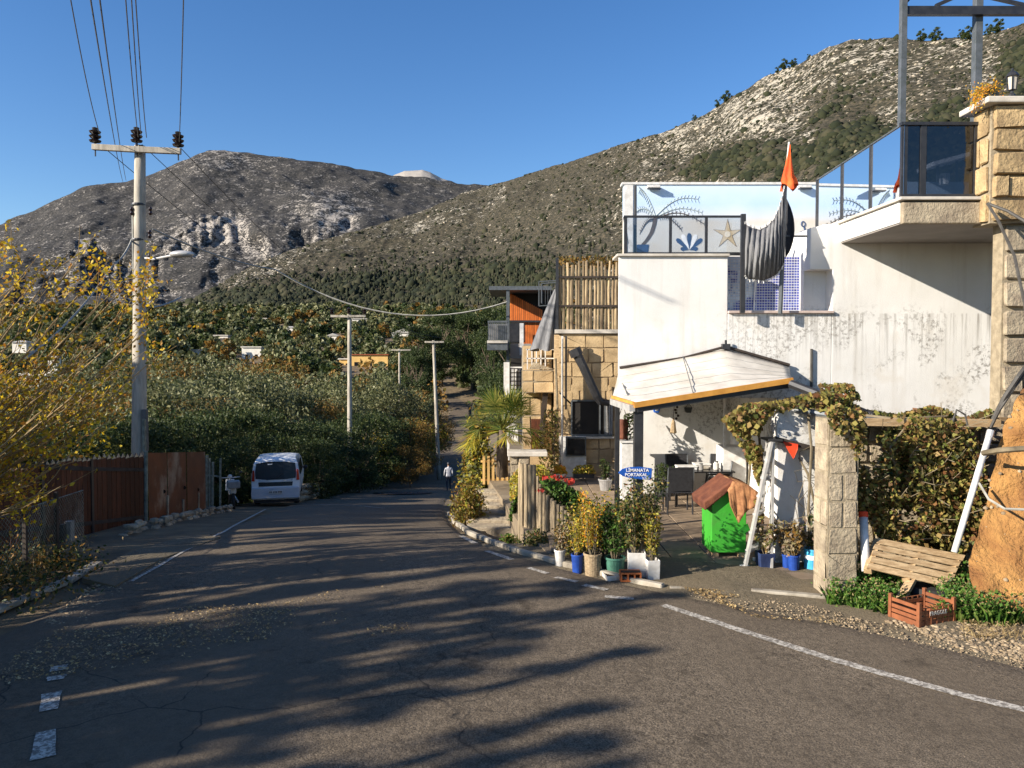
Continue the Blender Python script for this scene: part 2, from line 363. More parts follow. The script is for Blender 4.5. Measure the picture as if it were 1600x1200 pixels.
MAT['car_white'] = M('car_paint', (.8, .8, .78), (.77, .77, .75), 2, .25, 0, spec=.6)
MAT['car_bumper'] = M('car_lower_paint', (.55, .56, .58), (.5, .51, .53), 2, .4, 0)
MAT['car_glass'] = M('dark_car_glass', (.008, .009, .011), (.01, .011, .013), 2, .2, 0, spec=.3)
MAT['red_lens'] = M('red_lens', (.6, .05, .02), (.5, .03, .02), 4, .2, 0, spec=.6)
MAT['dark_glass'] = M('dark_window', (.012, .013, .016), (.008, .009, .01), 3, .12, 0, spec=.6)
MAT['dark_room'] = M('dark_interior', (.03, .026, .022), (.02, .018, .016), 3, .9, 0)
MAT['skin'] = M('skin', (.42, .25, .17), (.38, .22, .15), 8, .6, 0)
MAT['roof_red'] = M('red_roof', (.3, .08, .035), (.2, .05, .025), 5, .85, .6, 20)
MAT['far_white'] = M('far_white_wall', (.72, .68, .6), (.58, .54, .46), .5, .9, 0)
MAT['far_yellow'] = M('far_yellow_wall', (.66, .43, .15), (.55, .35, .12), .5, .9, 0)
MAT['far_grey'] = M('far_grey_roof', (.42, .4, .36), (.3, .28, .25), .5, .9, 0)
MAT['puddle'] = M('damp_patch', (.13, .15, .19), (.09, .1, .13), 4, .1, .2, 10, spec=.7)
MAT['olive'] = LEAF('olive_leaf', [(.045,.052,.016), (.09,.105,.035), (.15,.155,.065), (.25,.24,.12), (.055,.066,.022)])
MAT['darkleaf'] = LEAF('dark_leaf', [(.015,.03,.008), (.03,.05,.012), (.055,.075,.02), (.09,.1,.03)])
MAT['pineleaf'] = LEAF('pine_leaf', [(.02,.035,.01), (.04,.06,.015), (.07,.085,.025)])
MAT['autumn'] = LEAF('autumn_leaf', [(.6,.38,.015), (.7,.48,.02), (.35,.25,.03), (.5,.2,.02), (.18,.16,.03), (.7,.52,.04)], .45)
MAT['rust'] = LEAF('rust_leaf', [(.2,.1,.02), (.28,.15,.03), (.12,.09,.025), (.16,.13,.03)], .3)
MAT['vineleaf'] = LEAF('vine_leaf', [(.07,.06,.025), (.2,.17,.045), (.36,.3,.08), (.14,.17,.035), (.05,.055,.018), (.36,.25,.08), (.2,.085,.035), (.1,.075,.03)], .35)
MAT['yelgreen'] = LEAF('yellow_green_leaf', [(.35,.3,.03), (.5,.42,.05), (.16,.2,.03), (.42,.22,.03), (.25,.27,.04)], .35)
MAT['freshleaf'] = LEAF('fresh_leaf', [(.03,.08,.015), (.06,.14,.02), (.1,.2,.03), (.15,.22,.05)], .3)
MAT['orangebloom'] = LEAF('orange_bloom', [(.7,.22,.02), (.75,.4,.03), (.45,.3,.04), (.3,.28,.04)], .35)
MAT['redbloom'] = LEAF('red_bloom', [(.42,.025,.02), (.5,.06,.03), (.35,.02,.03)], .3)
MAT['succulent'] = LEAF('dusty_leaf', [(.2,.13,.1), (.3,.24,.15), (.14,.13,.06), (.4,.33,.24)], .2)
MAT['grassleaf'] = LEAF('weed_leaf', [(.04,.1,.015), (.08,.17,.02), (.14,.22,.04), (.2,.24,.07)], .3)
MAT['drygrass'] = LEAF('dry_leaf', [(.34,.26,.12), (.22,.15,.07), (.45,.34,.17)], .3)
MAT['palmleaf'] = LEAF('palm_leaf', [(.05,.09,.015), (.1,.14,.025), (.2,.2,.04), (.34,.3,.07)], .3)
MAT['litter'] = LEAF('litter_leaf', [(.5,.36,.16), (.38,.25,.1), (.25,.16,.07), (.6,.46,.24)], .2)
MAT['glass_clear'] = GLASS('clear_rail_glass', (.82, .84, .86), .02)
MAT['glass_tint'] = GLASS('tinted_rail_glass', (.34, .4, .5), .22)
# ================================================================ TERRAIN
def hillmat(name, rock, soil, scrub, s1, s2, s3, rlo, rhi, tint):
    m, ns, ls, b = newmat(name); co = coord(ns, ls, (1, 1, 2.2), 'World')
    fine = noisef(ns, ls, co, s1, 4, .75); med = noisef(ns, ls, co, s2, 5, .65); big = noisef(ns, ls, co, s3, 4, .6)
    at = ns.new('ShaderNodeAttribute'); at.attribute_name = 'rocky'
    veg = ns.new('ShaderNodeAttribute'); veg.attribute_name = 'woody'
    col = ramp(ns, ls, fine, [(.36, scrub), (.5, soil), (.62, tint)])
    k = math_(ns, ls, 'ADD', math_(ns, ls, 'ADD', math_(ns, ls, 'MULTIPLY', fine, .9), math_(ns, ls, 'MULTIPLY', med, .7)), at.outputs['Fac'])
    col = mix(ns, ls, ramp(ns, ls, k, [(rlo, 0.), (rhi, 1.)]), col, rock)
    col = mix(ns, ls, ramp(ns, ls, math_(ns, ls, 'ADD', fine, veg.outputs['Fac']), [(.85, 0.), (1.0, 1.)]), col, scrub)
    ls.new(col, b.inputs['Base Color']); b.inputs['Roughness'].default_value = .95; b.inputs['Specular IOR Level'].default_value = .1
    bump(ns, ls, math_(ns, ls, 'ADD', fine, med), b, 1, .35/s1)
    return m
MAT['mountain'] = hillmat('mountain_slope', (.33, .3, .265), (.048, .046, .044), (.018, .02, .021), .15, .03, .005, .86, .91, (.085, .078, .07))
MAT['hill'] = hillmat('hill_slope', (.37, .335, .27), (.05, .045, .034), (.016, .019, .01), .3, .06, .012, .9, .97, (.1, .082, .052))
def addattr(o, name, arr):
    a = o.data.attributes.new(name, 'FLOAT', 'POINT'); a.data.foreach_set('value', np.asarray(arr, np.float32).ravel())
def slope(name, ridge, yr, yf, pyf, nx, nt, prof_t, dispf, mat, x0=-500, x1=2150):
    px = np.linspace(x0, x1, nx); rp = np.array(ridge, float); ry = np.interp(px, rp[:, 0], rp[:, 1])
    Yr = np.interp(px, *zip(*yr)); Yf = np.interp(px, *zip(*yf)); t = np.concatenate([np.linspace(0, 1, nt), 1+np.linspace(.02, .5, 24)])
    T, PX = np.meshgrid(t, px, indexing='ij'); Tc = np.clip(T, 0, 1)
    Y = Yf+(Yr-Yf)*np.interp(Tc, *prof_t); PYv = pyf+(ry-pyf)*Tc
    A = (PX-800)/1200; B = (600-PYv)/1200; yy = cp+B*sp; zz = B*cp-sp
    back = np.clip(T-1, 0, 1); Yb = Y+back*Yr*.9
    X = A/yy*Y; X = X*(Yb/Y); Z = zz/yy*Y-back*Yr*.22
    dY, dZ, rocky, woody = dispf(PX, Tc, X, Yb, Z)
    X = X*(1+dY/Yb); V = np.stack([X, Yb+dY, Z+dZ], 2)
    o = npobj(name, V.reshape(-1, 3), gridF(len(t), nx), mat, smooth=True)
    addattr(o, 'rocky', rocky); addattr(o, 'woody', woody); tag(o, kind='structure')
    return o, V, rocky, woody
def d1(PX, t, X, Y, Z):
    band = sstep((t-.12)/.2)*(1-sstep((t-.62)/.15))*np.exp(-((PX-330)/290.)**4)
    g = fbm(PX/62+fbm(PX/50, t*6, 2, 3)*.35, t*2.0, 3, 5, True); g2 = fbm(PX/15, t*9, 9, 5, True)
    gl = fbm(X/260, Y/260, 1, 5); low = 1-sstep((t-.93)/.07)*.75
    band = band*np.clip(.55+1.3*fbm(PX/70, t*5, 12, 3), 0, 1.3); dY = (g*95+g2*24)*band+gl*60*low
    dZ = (fbm(X/150, Y/150, 2, 6)*26+fbm(X/35, Y/35, 4, 4)*8)*low+fbm(X/40, Y/40, 4, 3)*6
    rocky = band*(.1+.08*g)-.05+.12*np.exp(-((PX-520)/60)**2-((t-.75)/.12)**2)+.1*sstep((t-.8)/.2)*np.exp(-((PX-345)/60)**2)
    return dY*np.where(t > .97, .3, 1), dZ, rocky, -.15+0*t+.25*(1-sstep(t/.15))
slope('mountain', [(-500,455),(-300,430),(-100,388),(0,350),(50,330),(100,307),(145,290),(210,282),(240,272),(300,245),(325,236),(350,232),(380,239),(450,246),(550,262),(615,272),(700,281),(725,286),(775,291),(900,300),(2150,340)],
    [(-500,2300),(350,2600),(2150,2400)], [(-500,1250),(2150,1250)], 535, 680, 230, ([0,.3,.62,1],[0,.4,.52,1]), d1, MAT['mountain'])
def d3(PX, t, X, Y, Z):
    return fbm(X/200, Y/200, 1, 5)*30, fbm(X/90, Y/90, 2, 5)*18*(1-.6*t), .28+0*t, 0*t-.3
slope('distant_peak', [(540,300),(590,285),(615,274),(632,267),(645,266),(660,265),(672,269),(690,279),(740,296),(800,305)], [(0,4200),(2000,4200)], [(0,3300),(2000,3300)], 330, 160, 60, ([0,1],[0,1]), d3, MAT['mountain'], 540, 800)
def d2(PX, t, X, Y, Z):
    s = np.interp(PX, [0, 745, 1300, 2000], [1.1, 1.3, .6, .45])
    low = 1-sstep((t-.9)/.1)*.7
    dY = fbm(X/120/s, Y/160/s, 1, 5)*34*s*low
    dZ = (fbm(X/60, Y/60, 2, 6)*9+fbm(X/13, Y/13, 5, 4, True)*2.6)*low*s+fbm(X/14, Y/14, 6, 3)*1.2
    py = 560+(np.interp(PX, [150,300,450,745,1000,1300,1600], [520,470,390,290,217,72,32])-560)*t
    right = sstep((PX-880)/260)*sstep((t-.35)/.3)
    crest = np.exp(-((PX-(1130+700*(1-t)))/150.)**2)*.04
    # pale stony spur running down-left, dark pine slope beneath it
    rocky = -.04+right*.10+crest+(.07+.06*fbm(X/60, Y/60, 4, 3))*sstep((t-.8)/.1)*sstep((PX-330)/60)*(PX < 790)+.05*fbm(X/70, Y/70, 3, 4)
    pine = sstep(1-np.abs(py-(455-.1*(PX-600)))/62)*sstep((PX-180)/140)*(1-sstep((PX-820)/120))
    grv = sstep((fbm(X/45, Y/45, 8, 4)-.02)/.25)*sstep((PX-1180)/200)*sstep((.8-t)/.25)
    msk = sum(np.exp(-((PX-a)/c)**2-((py-b)/d)**2) for a, b, c, d in ((1315,185,42,45),(1215,255,90,26),(1400,245,90,34),(1592,110,26,60),(1500,185,50,40),(1130,262,60,16)))
    woody = .6*np.clip(msk, 0, 1)*(1+1.8*fbm(X/16, Y/16, 3, 4))-.12+.36*pine+.5*grv*(1-sstep((t-.75)/.2))+.12*(1-sstep(t/.3))
    return dY, dZ, rocky-.25*pine*(t < .85)-.3*np.clip(msk, 0, 1), woody
HR = [(-500,565),(0,545),(150,515),(240,485),(300,469),(370,428),(450,392),(550,361),(650,334),(725,300),(800,280),(850,265),(930,240),(1000,217),(1040,205),(1100,180),(1140,152),(1200,118),(1250,100),(1290,75),(1330,62),(1400,57),(1460,60),(1520,55),(1560,45),(1600,32),(1800,10),(2150,-20)]
hill_o, HV, HRK, HWD = slope('hill', HR, [(-500,900),(150,1000),(450,1150),(745,1250),(1000,850),(1300,560),(1600,430),(2150,380)],
    [(-500,420),(600,400),(740,330),(900,170),(1200,95),(2150,70)], 572, 1000, 340, ([0,.5,1],[0,.42,1]), d2, MAT['hill'])
# scrub bushes and boulders on the hill
def scatter_on(V, rock, wood, n, kind):
    m, k, _ = V.shape; i = RNG.integers(0, 339, n); lo = int(k*.12); j = RNG.integers(lo, int(k*.84), n)
    p = V[i, j]+(V[i+1, j]-V[i, j])*RNG.random((n, 1))+(V[i, np.minimum(j+1, k-1)]-V[i, j])*RNG.random((n, 1))
    pr = rock[i, j] if kind == 'rock' else wood[i, j]
    return p, pr, i/340.0
p_, w_, t_ = scatter_on(HV, HRK, HWD, 90000, 'bush')
keep = (RNG.random(len(p_)) < np.clip(.33+w_*1.6, .12, .95)); p_ = p_[keep]; w_ = w_[keep]
r_ = np.clip(RNG.lognormal(-.28, .5, len(p_))*(1.0+1.1*(w_ > .1)), .5, 4.5)*np.clip(p_[:, 1]/500, .55, 1.6)
V_, F_ = blobs(p_+np.array([0, 0, .25]), r_, .85)
MAT['scrub'] = LEAF('hill_scrub', [(.009,.013,.005), (.016,.02,.008), (.027,.03,.012), (.045,.042,.022)], 0, .9)
tag(npobj('hill_scrub', V_, F_, MAT['scrub']), 'dark scrub bushes dotted over the stony hillside', 'shrubs', kind='stuff')
p_, w_, t_ = scatter_on(HV, HRK, HWD, 60000, 'rock')
keep = (RNG.random(len(p_)) < np.clip(.05+w_*2.6, .02, .6)); p_ = p_[keep]
r_ = np.clip(RNG.lognormal(-.6, .5, len(p_)), .2, 2.4)*np.clip(p_[:, 1]/450, .6, 1.8)
V_, F_ = blobs(p_, r_, .6, jit=.5)
MAT['boulder'] = LEAF('limestone', [(.4,.345,.26), (.28,.24,.18), (.46,.4,.31)], 0, .95)
tag(npobj('boulder_field', V_, F_, MAT['boulder']), 'pale limestone outcrops scattered over the hillside', 'rocks', kind='stuff')
# ground sheet
rr = np.concatenate([np.linspace(.5, 12, 60), np.geomspace(12.2, 2800, 190)]); aa = np.radians(np.linspace(-180, 180, 361))
A_, R_ = np.meshgrid(aa, rr); X_ = R_*np.sin(A_); Y_ = R_*np.cos(A_); Z_ = ground(X_, Y_)
off = np.maximum(ledge(Y_)-X_, X_-redge(Y_)); Z_ = Z_+fbm(X_/3, Y_/3, 0, 4)*.07*sstep((off-.6)/2)+fbm(X_/40, Y_/40, 0, 4)*np.clip(R_-90, 0, 400)*.012
Z_ -= .5*sstep((X_+1)/1)*((Y_ > 11.2) & (Y_ < 30) & (X_ > redge(Y_)+.5))
o = npobj('ground', np.stack([X_, Y_, Z_], 2).reshape(-1, 3), gridF(*X_.shape), MAT['soil'], smooth=True); tag(o, kind='structure')
# road strip
ry_ = np.concatenate([np.arange(-20, 40, .4), np.arange(40, 262, 2.)]); u_ = np.linspace(0, 1, 25)
YY, UU = np.meshgrid(ry_, u_, indexing='ij'); L_, Q_ = ledge(YY), redge(YY); XX = L_+(Q_-L_)*UU+fbm(YY*1.2, UU*0, 3, 3)*.07*((UU == 0) | (UU == 1))
ZZ = prof(YY)+.0-.09*((UU == 0) | (UU == 1))+.035*np.sin(UU*PI)
o = npobj('road', np.stack([XX, YY, ZZ], 2).reshape(-1, 3), gridF(len(ry_), 25), MAT['asphalt'], smooth=True); tag(o, kind='structure')
def roadz(x, y): 
    u = np.clip((x-ledge(y))/(redge(y)-ledge(y)), 0, 1); return prof(y)+.035*np.sin(u*PI)
def RG(px, py):   # photo pixel on the road surface
    g = G(px, py, .05); return Vector((g.x, g.y, float(roadz(g.x, g.y))))
def stripe(name, pix, w_, mat, lift=.008, sub=14):
    pts = [RG(*p) for p in pix]; q = []
    for a, b in zip(pts[:-1], pts[1:]):
        for k in range(sub): q.append(a.lerp(b, k/sub))
    q.append(pts[-1]); rows = []
    for i, p in enumerate(q):
        d = (q[min(i+1, len(q)-1)]-q[max(i-1, 0)]); n = Vector((-d.y, d.x, 0)).normalized()*w_/2*random.uniform(.85, 1.1)
        r2 = []
        for s_ in (1, -1):
            v = p+n*s_; v.z = float(roadz(v.x, v.y))+lift; r2.append(v)
        rows.append(r2)
    m = MB().grid(rows); return tag(m.obj(name, mat), kind='structure')
def wornpaint():
    m, ns, ls, b = newmat('worn_line'); co = coord(ns, ls, None, 'World')
    f = ramp(ns, ls, noisef(ns, ls, co, 26, 7, .75), [(.45, 0.), (.57, .85)]); b.inputs['Roughness'].default_value = .75
    ls.new(mix(ns, ls, f, (.15, .13, .105), (.6, .55, .46)), b.inputs['Base Color']); return m
MAT['worn'] = wornpaint()
stripe('edge_line', [(1036,948),(1090,966),(1150,986),(1225,1010),(1300,1034),(1400,1062),(1500,1089),(1610,1115),(1720,1140)], .13, MAT['worn'])
for a, b in (((945,935),(990,938)),((912,916),(948,924)),((868,904),(902,911)),((826,889),(855,898)),((760,862),(800,876)),((720,838),(742,850))): stripe('edge_line', [a, b], .11, MAT['worn'], sub=4)
for q in (((67,1190),(72,1147)),((76,1114),(81,1086)),((87,1066),(89,1059)),((91,1051),(93,1043))): stripe('lane_dash', list(q), .155, MAT['worn'], sub=3)
stripe('lane_line', [(205,910),(250,885),(300,856),(350,832),(385,812),(415,796)], .06, MAT['worn'])
stripe('lane_line', [(470,788),(560,792),(600,796)], .1, MAT['worn'])
# shoulder on the right, in front of the house
sh = [(1055,941),(1100,953),(1200,985),(1300,1020),(1430,1058),(1600,1100),(1760,1140)]
# gravel verge sheet (slightly raised, uneven)
rows = []
for i in range(60):
    y = 4.+i*.15
    xr = float(redge(y)); row = []
    for j in range(30):
        x = xr-.5+j*.28+.15*math.sin(y*3.1); row.append((x, y, prof(y)-.02+min(1, j/5)*.04+float(fbm(np.array([x*1.5]), np.array([y*1.5]), 0, 4)[0])*.06*(j > 1)-.06*(j == 0)))
    rows.append(row)
tag(MB().grid(rows).obj('gravel_verge', MAT['shoulder'], smooth=True), kind='structure')
def pebbles(name, label, cat, poly, n, smin, smax, mat, zf=None, flat=.6, lift=0):
    xs = [p[0] for p in poly]; ys = [p[1] for p in poly]; C = []
    def inside(x, y):
        c = False; j = len(poly)-1
        for i in range(len(poly)):
            (xi, yi), (xj, yj) = poly[i], poly[j]
            if (yi > y) != (yj > y) and x < (xj-xi)*(y-yi)/(yj-yi)+xi: c = not c
            j = i
        return c
    wp = [G(*p) for p in poly]; poly = [(v.x, v.y) for v in wp]; xs = [p[0] for p in poly]; ys = [p[1] for p in poly]; k = 0
    while len(C) < n and k < n*8:
        k += 1; x = random.uniform(min(xs), max(xs)); y = random.uniform(min(ys), max(ys))
        if inside(x, y): C.append((x, y, (zf(x, y) if zf else float(prof(y)))+lift))
    C = np.array(C); r = np.exp(RNG.uniform(math.log(smin), math.log(smax), len(C)))
    V, F = blobs(C, r, flat); return tag(npobj(name, V, F, mat), label, cat, kind='stuff')
MAT['pebble'] = LEAF('pebble', [(.28,.21,.125), (.18,.13,.08), (.36,.28,.18), (.12,.09,.06)], 0, .9)
pebbles('gravel', 'loose gravel strewn along the road edge below the weeds', 'gravel', [(1280,955),(1400,985),(1600,985),(1650,1100),(1480,1060),(1330,1020),(1060,930),(1100,915)], 2300, .005, .018, MAT['pebble'])
pebbles('gravel', 'loose gravel and stones at the foot of the orange rock', 'gravel', [(1380,975),(1480,985),(1560,965),(1680,990),(1680,1060),(1500,1020)], 1500, .008, .034, MAT['pebble'])
pebbles('gravel', 'gravel spread over the left side of the road below the wire fence', 'gravel', [(-40,1050),(120,1000),(300,965),(480,945),(480,965),(330,1000),(180,1040),(0,1080)], 1500, .004, .013, MAT['pebble'], lambda x, y: float(roadz(x, y)))
pebbles('gravel', 'fine gravel along the left kerb of the road', 'gravel', [(60,985),(160,905),(240,870),(330,840),(330,850),(250,890),(190,930),(120,990)], 1800, .006, .03, MAT['pebble'], lambda x, y: float(max(prof(y), ground(x, y)+.05)))
def litter(poly, n, name, label):
    wp = [G(*p) for p in poly]; C = []
    for _ in range(n):
        a, b = random.random(), random.random(); p = wp[0].lerp(wp[1], a).lerp(wp[3].lerp(wp[2], a), b); C.append((p.x, p.y, float(roadz(p.x, p.y))+.012))
    C = np.array(C); C = C[fbm(C[:, 0]*.9, C[:, 1]*1.6, 2, 3) > -.12+.2*RNG.random(len(C))]; V, F = leaves(C, .02, .6); V[:, 2] = np.repeat(np.array(C)[:, 2], 4)+RNG.uniform(0, .02, len(V))
    tag(npobj(name, V, F, MAT['litter']), label, 'leaves', kind='stuff')
litter([(-60,1090),(120,975),(620,925),(640,1000)], 3000, 'fallen_leaves', 'dry fallen leaves scattered across the left half of the road')
litter([(1060,925),(1180,935),(1320,985),(1180,975)], 1500, 'fallen_leaves', 'dry leaves along the road edge below the paved yard')
# ---- paved yard in front of the white house
YX0 = .35
yard = [(.55,11.95),(1.05,11.0),(2.05,10.25),(3.05,10.05),(3.9,9.75),(4.85,9.35),(9,9.5),(9,31),(-1.0,31),(-1.0,22),(-.35,17.5),(.0,15.0),(.2,13.6)]
tag(MB().poly([(x, y, -3.9) for x, y in yard], (0, 0, .865)).obj('yard', MAT['joint']), kind='structure')
ps = thing('paving', 'large square beige paving slabs of the yard before the white house', 'paving', (2.5, 13, -3.0)); ps['kind'] = 'structure'; del ps['category']
def inpoly(x, y, poly):
    c = False; j = len(poly)-1
    for i in range(len(poly)):
        (xi, yi), (xj, yj) = poly[i], poly[j]
        if (yi > y) != (yj > y) and x < (xj-xi)*(y-yi)/(yj-yi)+xi: c = not c
        j = i
    return c
slabm = MB().box(-.292, .292, -.292, .292, -.03, .0); first = None
for i in range(9):
    for j in range(20):
        x, y = .3+i*.6, 9.8+j*.6
        if not all(inpoly(x+a, y+b, yard) for a in (-.3, .3) for b in (-.3, .3)) or x > 5.2: continue
        if first is None:
            first = slabm.obj('slab', MAT['paving'], ps, world=False, bevel=.006, seg=1); o = first
        else:
            o = first.copy(); COL.objects.link(o); adopt(o, ps)
        o.location = (x-2.5, y-13, random.uniform(-.004, .004)); o.rotation_euler = (0, 0, random.uniform(-.006, .006))
# kerb stones along the right edge of the road
def kerb(xy, w_=.14, h=.13, name='kerb', label='', L=.95):
    k = thing(name, label, 'kerb', (xy[0][0], xy[0][1], float(prof(xy[0][1])))); k['kind'] = 'structure'; del k['category']
    pts = [Vector((x, y, float(prof(y))+h/2-.03)) for x, y in xy]
    for a, b in zip(pts[:-1], pts[1:]):
        n = max(1, round((b-a).length/L))
        for i in range(n):
            p, q = a.lerp(b, (i+.02)/n), a.lerp(b, (i+.98)/n); j = Vector((random.uniform(-.015, .015), random.uniform(-.015, .015), random.uniform(-.012, .012)))
            MB().bar(p+j, q+j, w_, h).obj('kerb_stone', MAT['concrete'], k, bevel=.015, seg=1)
kerb([(-1.75,21),(-1.38,18),(-1.25,16.5),(-.85,14.3),(-.35,12.9),(.1,12),(.75,11.1),(1.5,10.35),(2.0,9.95)], .1, .085, label='low concrete kerb between the road and the plant pots')
kerb([(2.05,9.95),(3.05,9.8),(4.0,9.5),(4.75,9.15)], h=.055, w_=.11, label='flat concrete edging along the front of the paved yard')
g1 = [(-6.35,7.6),(-6.15,8.8),(-6.0,10.2),(-6.1,11.2)]
kerb(g1, .16, .07, label='broken concrete kerb below the wire fence', L=.9)
g2 = [(-7.35,14.6),(-7.6,17),(-8.1,20),(-8.8,23.5)]
kw = thing('fence_footing', 'low rubble stone footing under the brown board fence', 'wall', (-7.4, 14.6, float(prof(14.6)))); 
for i in range(46):
    t = i/45; x = np.interp(14.2+t*10, [14.2,17,20,24.5], [-7.2,-7.5,-8.15,-8.95]); y = 14.2+t*10
    for k in range(2):
        MB().ball((x+random.uniform(-.08, .12), y+random.uniform(-.1, .1), float(prof(y))-.05+k*.14), (random.uniform(.06, .12), random.uniform(.06, .12), random.uniform(.05, .09)), 6, 4, .2).obj('stone', MAT['stone_pale'], kw)
# concrete driveway apron by the fence
ap = [G(*p) for p in ((128,912),(205,868),(300,842),(345,846),(255,880),(180,925))]
tag(MB().poly([(p.x, p.y, float(prof(p.y))-.04) for p in ap], (0, 0, .07)).obj('driveway_apron', MAT['shoulder']), kind='structure')
# ================================================================ HELPERS FOR BUILT THINGS
def stones(parent, org, U, V, W_, H, nx, ny, dep, mat, name='stone', jit=.3, gap=.02, shape=None, N=None, bev=.012):
    org, U, V = Vector(org), Vector(U).normalized(), Vector(V).normalized(); N = Vector(N) if N else U.cross(V)*-1
    for r in range(ny):
        cnt = max(1, nx+random.choice((-1, 0, 0, 1))); xs = sorted([0]+[(i+random.uniform(-jit, jit))/cnt for i in range(1, cnt)]+[1])
        for a, b in zip(xs[:-1], xs[1:]):
            x0, x1, y0, y1 = a*W_+gap/2, b*W_-gap/2, r*H/ny+gap/2, (r+1)*H/ny-gap/2
            if shape and not shape((x0+x1)/2, (y0+y1)/2): continue
            if x1-x0 < gap: continue
            c = min(.25*(x1-x0), .25*(y1-y0), .06)
            j = lambda s_=.5: random.uniform(0, c*s_)
            q = [(x0+j(), y0+c*random.random()), (x0+c*random.random(), y0+j()), (x1-c*random.random(), y0+j()), (x1-j(), y0+c*random.random()),
                 (x1-j(), y1-c*random.random()), (x1-c*random.random(), y1-j()), (x0+c*random.random(), y1-j()), (x0+j(), y1-c*random.random())]
            d = dep*random.uniform(.6, 1.2)
            MB().poly([org+U*x+V*y for x, y in q], N*d).obj(name, mat, parent, bevel=bev if bev else 0, seg=1)
def text(body, parent, loc, size, mat, name='lettering', ext=.002, rot=(PI/2, 0, 0), bold=0):
    c = bpy.data.curves.new(name, 'FONT'); c.body = body; c.size = size; c.extrude = ext; c.align_x = 'CENTER'; c.align_y = 'CENTER'; c.offset = bold; c.resolution_u = 3
    t = bpy.data.objects.new(name, c); COL.objects.link(t); bpy.context.view_layer.update()
    me = bpy.data.meshes.new_from_object(t.evaluated_get(bpy.context.evaluated_depsgraph_get())); bpy.data.objects.remove(t)
    me.materials.clear(); me.materials.append(mat); o = bpy.data.objects.new(name, me); COL.objects.link(o); adopt(o, parent)
    o.location = Vector(loc)-(wloc(parent) if parent else Vector()); o.rotation_euler = rot; return o
def rpoly(poly, n, Y0, Y1, f=None):
    xs = [p[0] for p in poly]; ys = [p[1] for p in poly]; C = []
    while len(C) < n:
        x, y = random.uniform(min(xs), max(xs)), random.uniform(min(ys), max(ys))
        if inpoly(x, y, poly): C.append(tuple(P(x, y, random.uniform(Y0, Y1))))
    return np.array(C)
def foliage(name, C, size, mat, parent=None, asp=.55, rc=0, k=1, world=True, up=0):
    if k > 1: C = np.repeat(C, k, 0)+RNG.normal(size=(len(C)*k, 3))*rc
    V, F = leaves(C, size, asp, up); return npobj(name, V, F, mat, parent, world)
# ================================================================ WHITE HOUSE
def stuccomat(name, stain_lo, stain_hi):
    m, ns, ls, b = newmat(name); co = coord(ns, ls, None, 'World'); st = coord(ns, ls, (1, 1, .35), 'World')
    base = ramp(ns, ls, noisef(ns, ls, co, .8, 5, .6), [(.3, (.6, .585, .545)), (.7, (.71, .695, .66))])
    base = mix(ns, ls, ramp(ns, ls, noisef(ns, ls, coord(ns, ls, (3, 3, .25), 'World'), 2.2, 4, .6), [(.52, 0.), (.75, .45)]), base, (.5, .46, .4))
    sx = ns.new('ShaderNodeSeparateXYZ'); ls.new(co, sx.inputs[0])
    zb = ramp(ns, ls, math_(ns, ls, 'MULTIPLY', math_(ns, ls, 'ADD', sx.outputs[2], 3.2), .2), [(.2, 1.), (.5, .75), (.78, .6), (.85, 0.)])
    xb = ramp(ns, ls, math_(ns, ls, 'MULTIPLY', sx.outputs[0], .1), [(.3, .0), (.46, .9), (.8, 1.)])
    fine = noisef(ns, ls, co, 13, 6, .78); big = noisef(ns, ls, co, 1.1, 4, .6, .6)
    k = math_(ns, ls, 'MULTIPLY', ramp(ns, ls, fine, [(stain_lo, 0.), (stain_hi, 1.)]), ramp(ns, ls, big, [(.47, 0.), (.56, 1.)]))
    k = math_(ns, ls, 'MULTIPLY', math_(ns, ls, 'MULTIPLY', k, zb), xb)
    col = mix(ns, ls, k, base, (.13, .115, .09))
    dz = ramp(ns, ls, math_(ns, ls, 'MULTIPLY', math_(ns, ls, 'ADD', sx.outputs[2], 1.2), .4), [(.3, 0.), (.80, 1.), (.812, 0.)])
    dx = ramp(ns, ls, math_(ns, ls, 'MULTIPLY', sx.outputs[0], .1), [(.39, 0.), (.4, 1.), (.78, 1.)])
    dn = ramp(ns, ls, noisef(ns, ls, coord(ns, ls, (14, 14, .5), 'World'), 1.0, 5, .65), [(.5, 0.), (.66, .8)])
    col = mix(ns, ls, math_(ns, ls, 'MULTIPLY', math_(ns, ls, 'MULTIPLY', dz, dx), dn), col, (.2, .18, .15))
    pt = math_(ns, ls, 'MULTIPLY', ramp(ns, ls, noisef(ns, ls, co, 1.7, 4, .6), [(.56, 0.), (.66, .5)]), zb)
    col = mix(ns, ls, pt, col, (.55, .5, .42))
    ls.new(col, b.inputs['Base Color']); b.inputs['Roughness'].default_value = .92; b.inputs['Specular IOR Level'].default_value = .15
    bump(ns, ls, math_(ns, ls, 'ADD', noisef(ns, ls, co, 55, 4, .6), math_(ns, ls, 'MULTIPLY', noisef(ns, ls, co, 3, 4), 2)), b, .35, .01); return m
MAT['stucco'] = stuccomat('white_stucco', .50, .57)
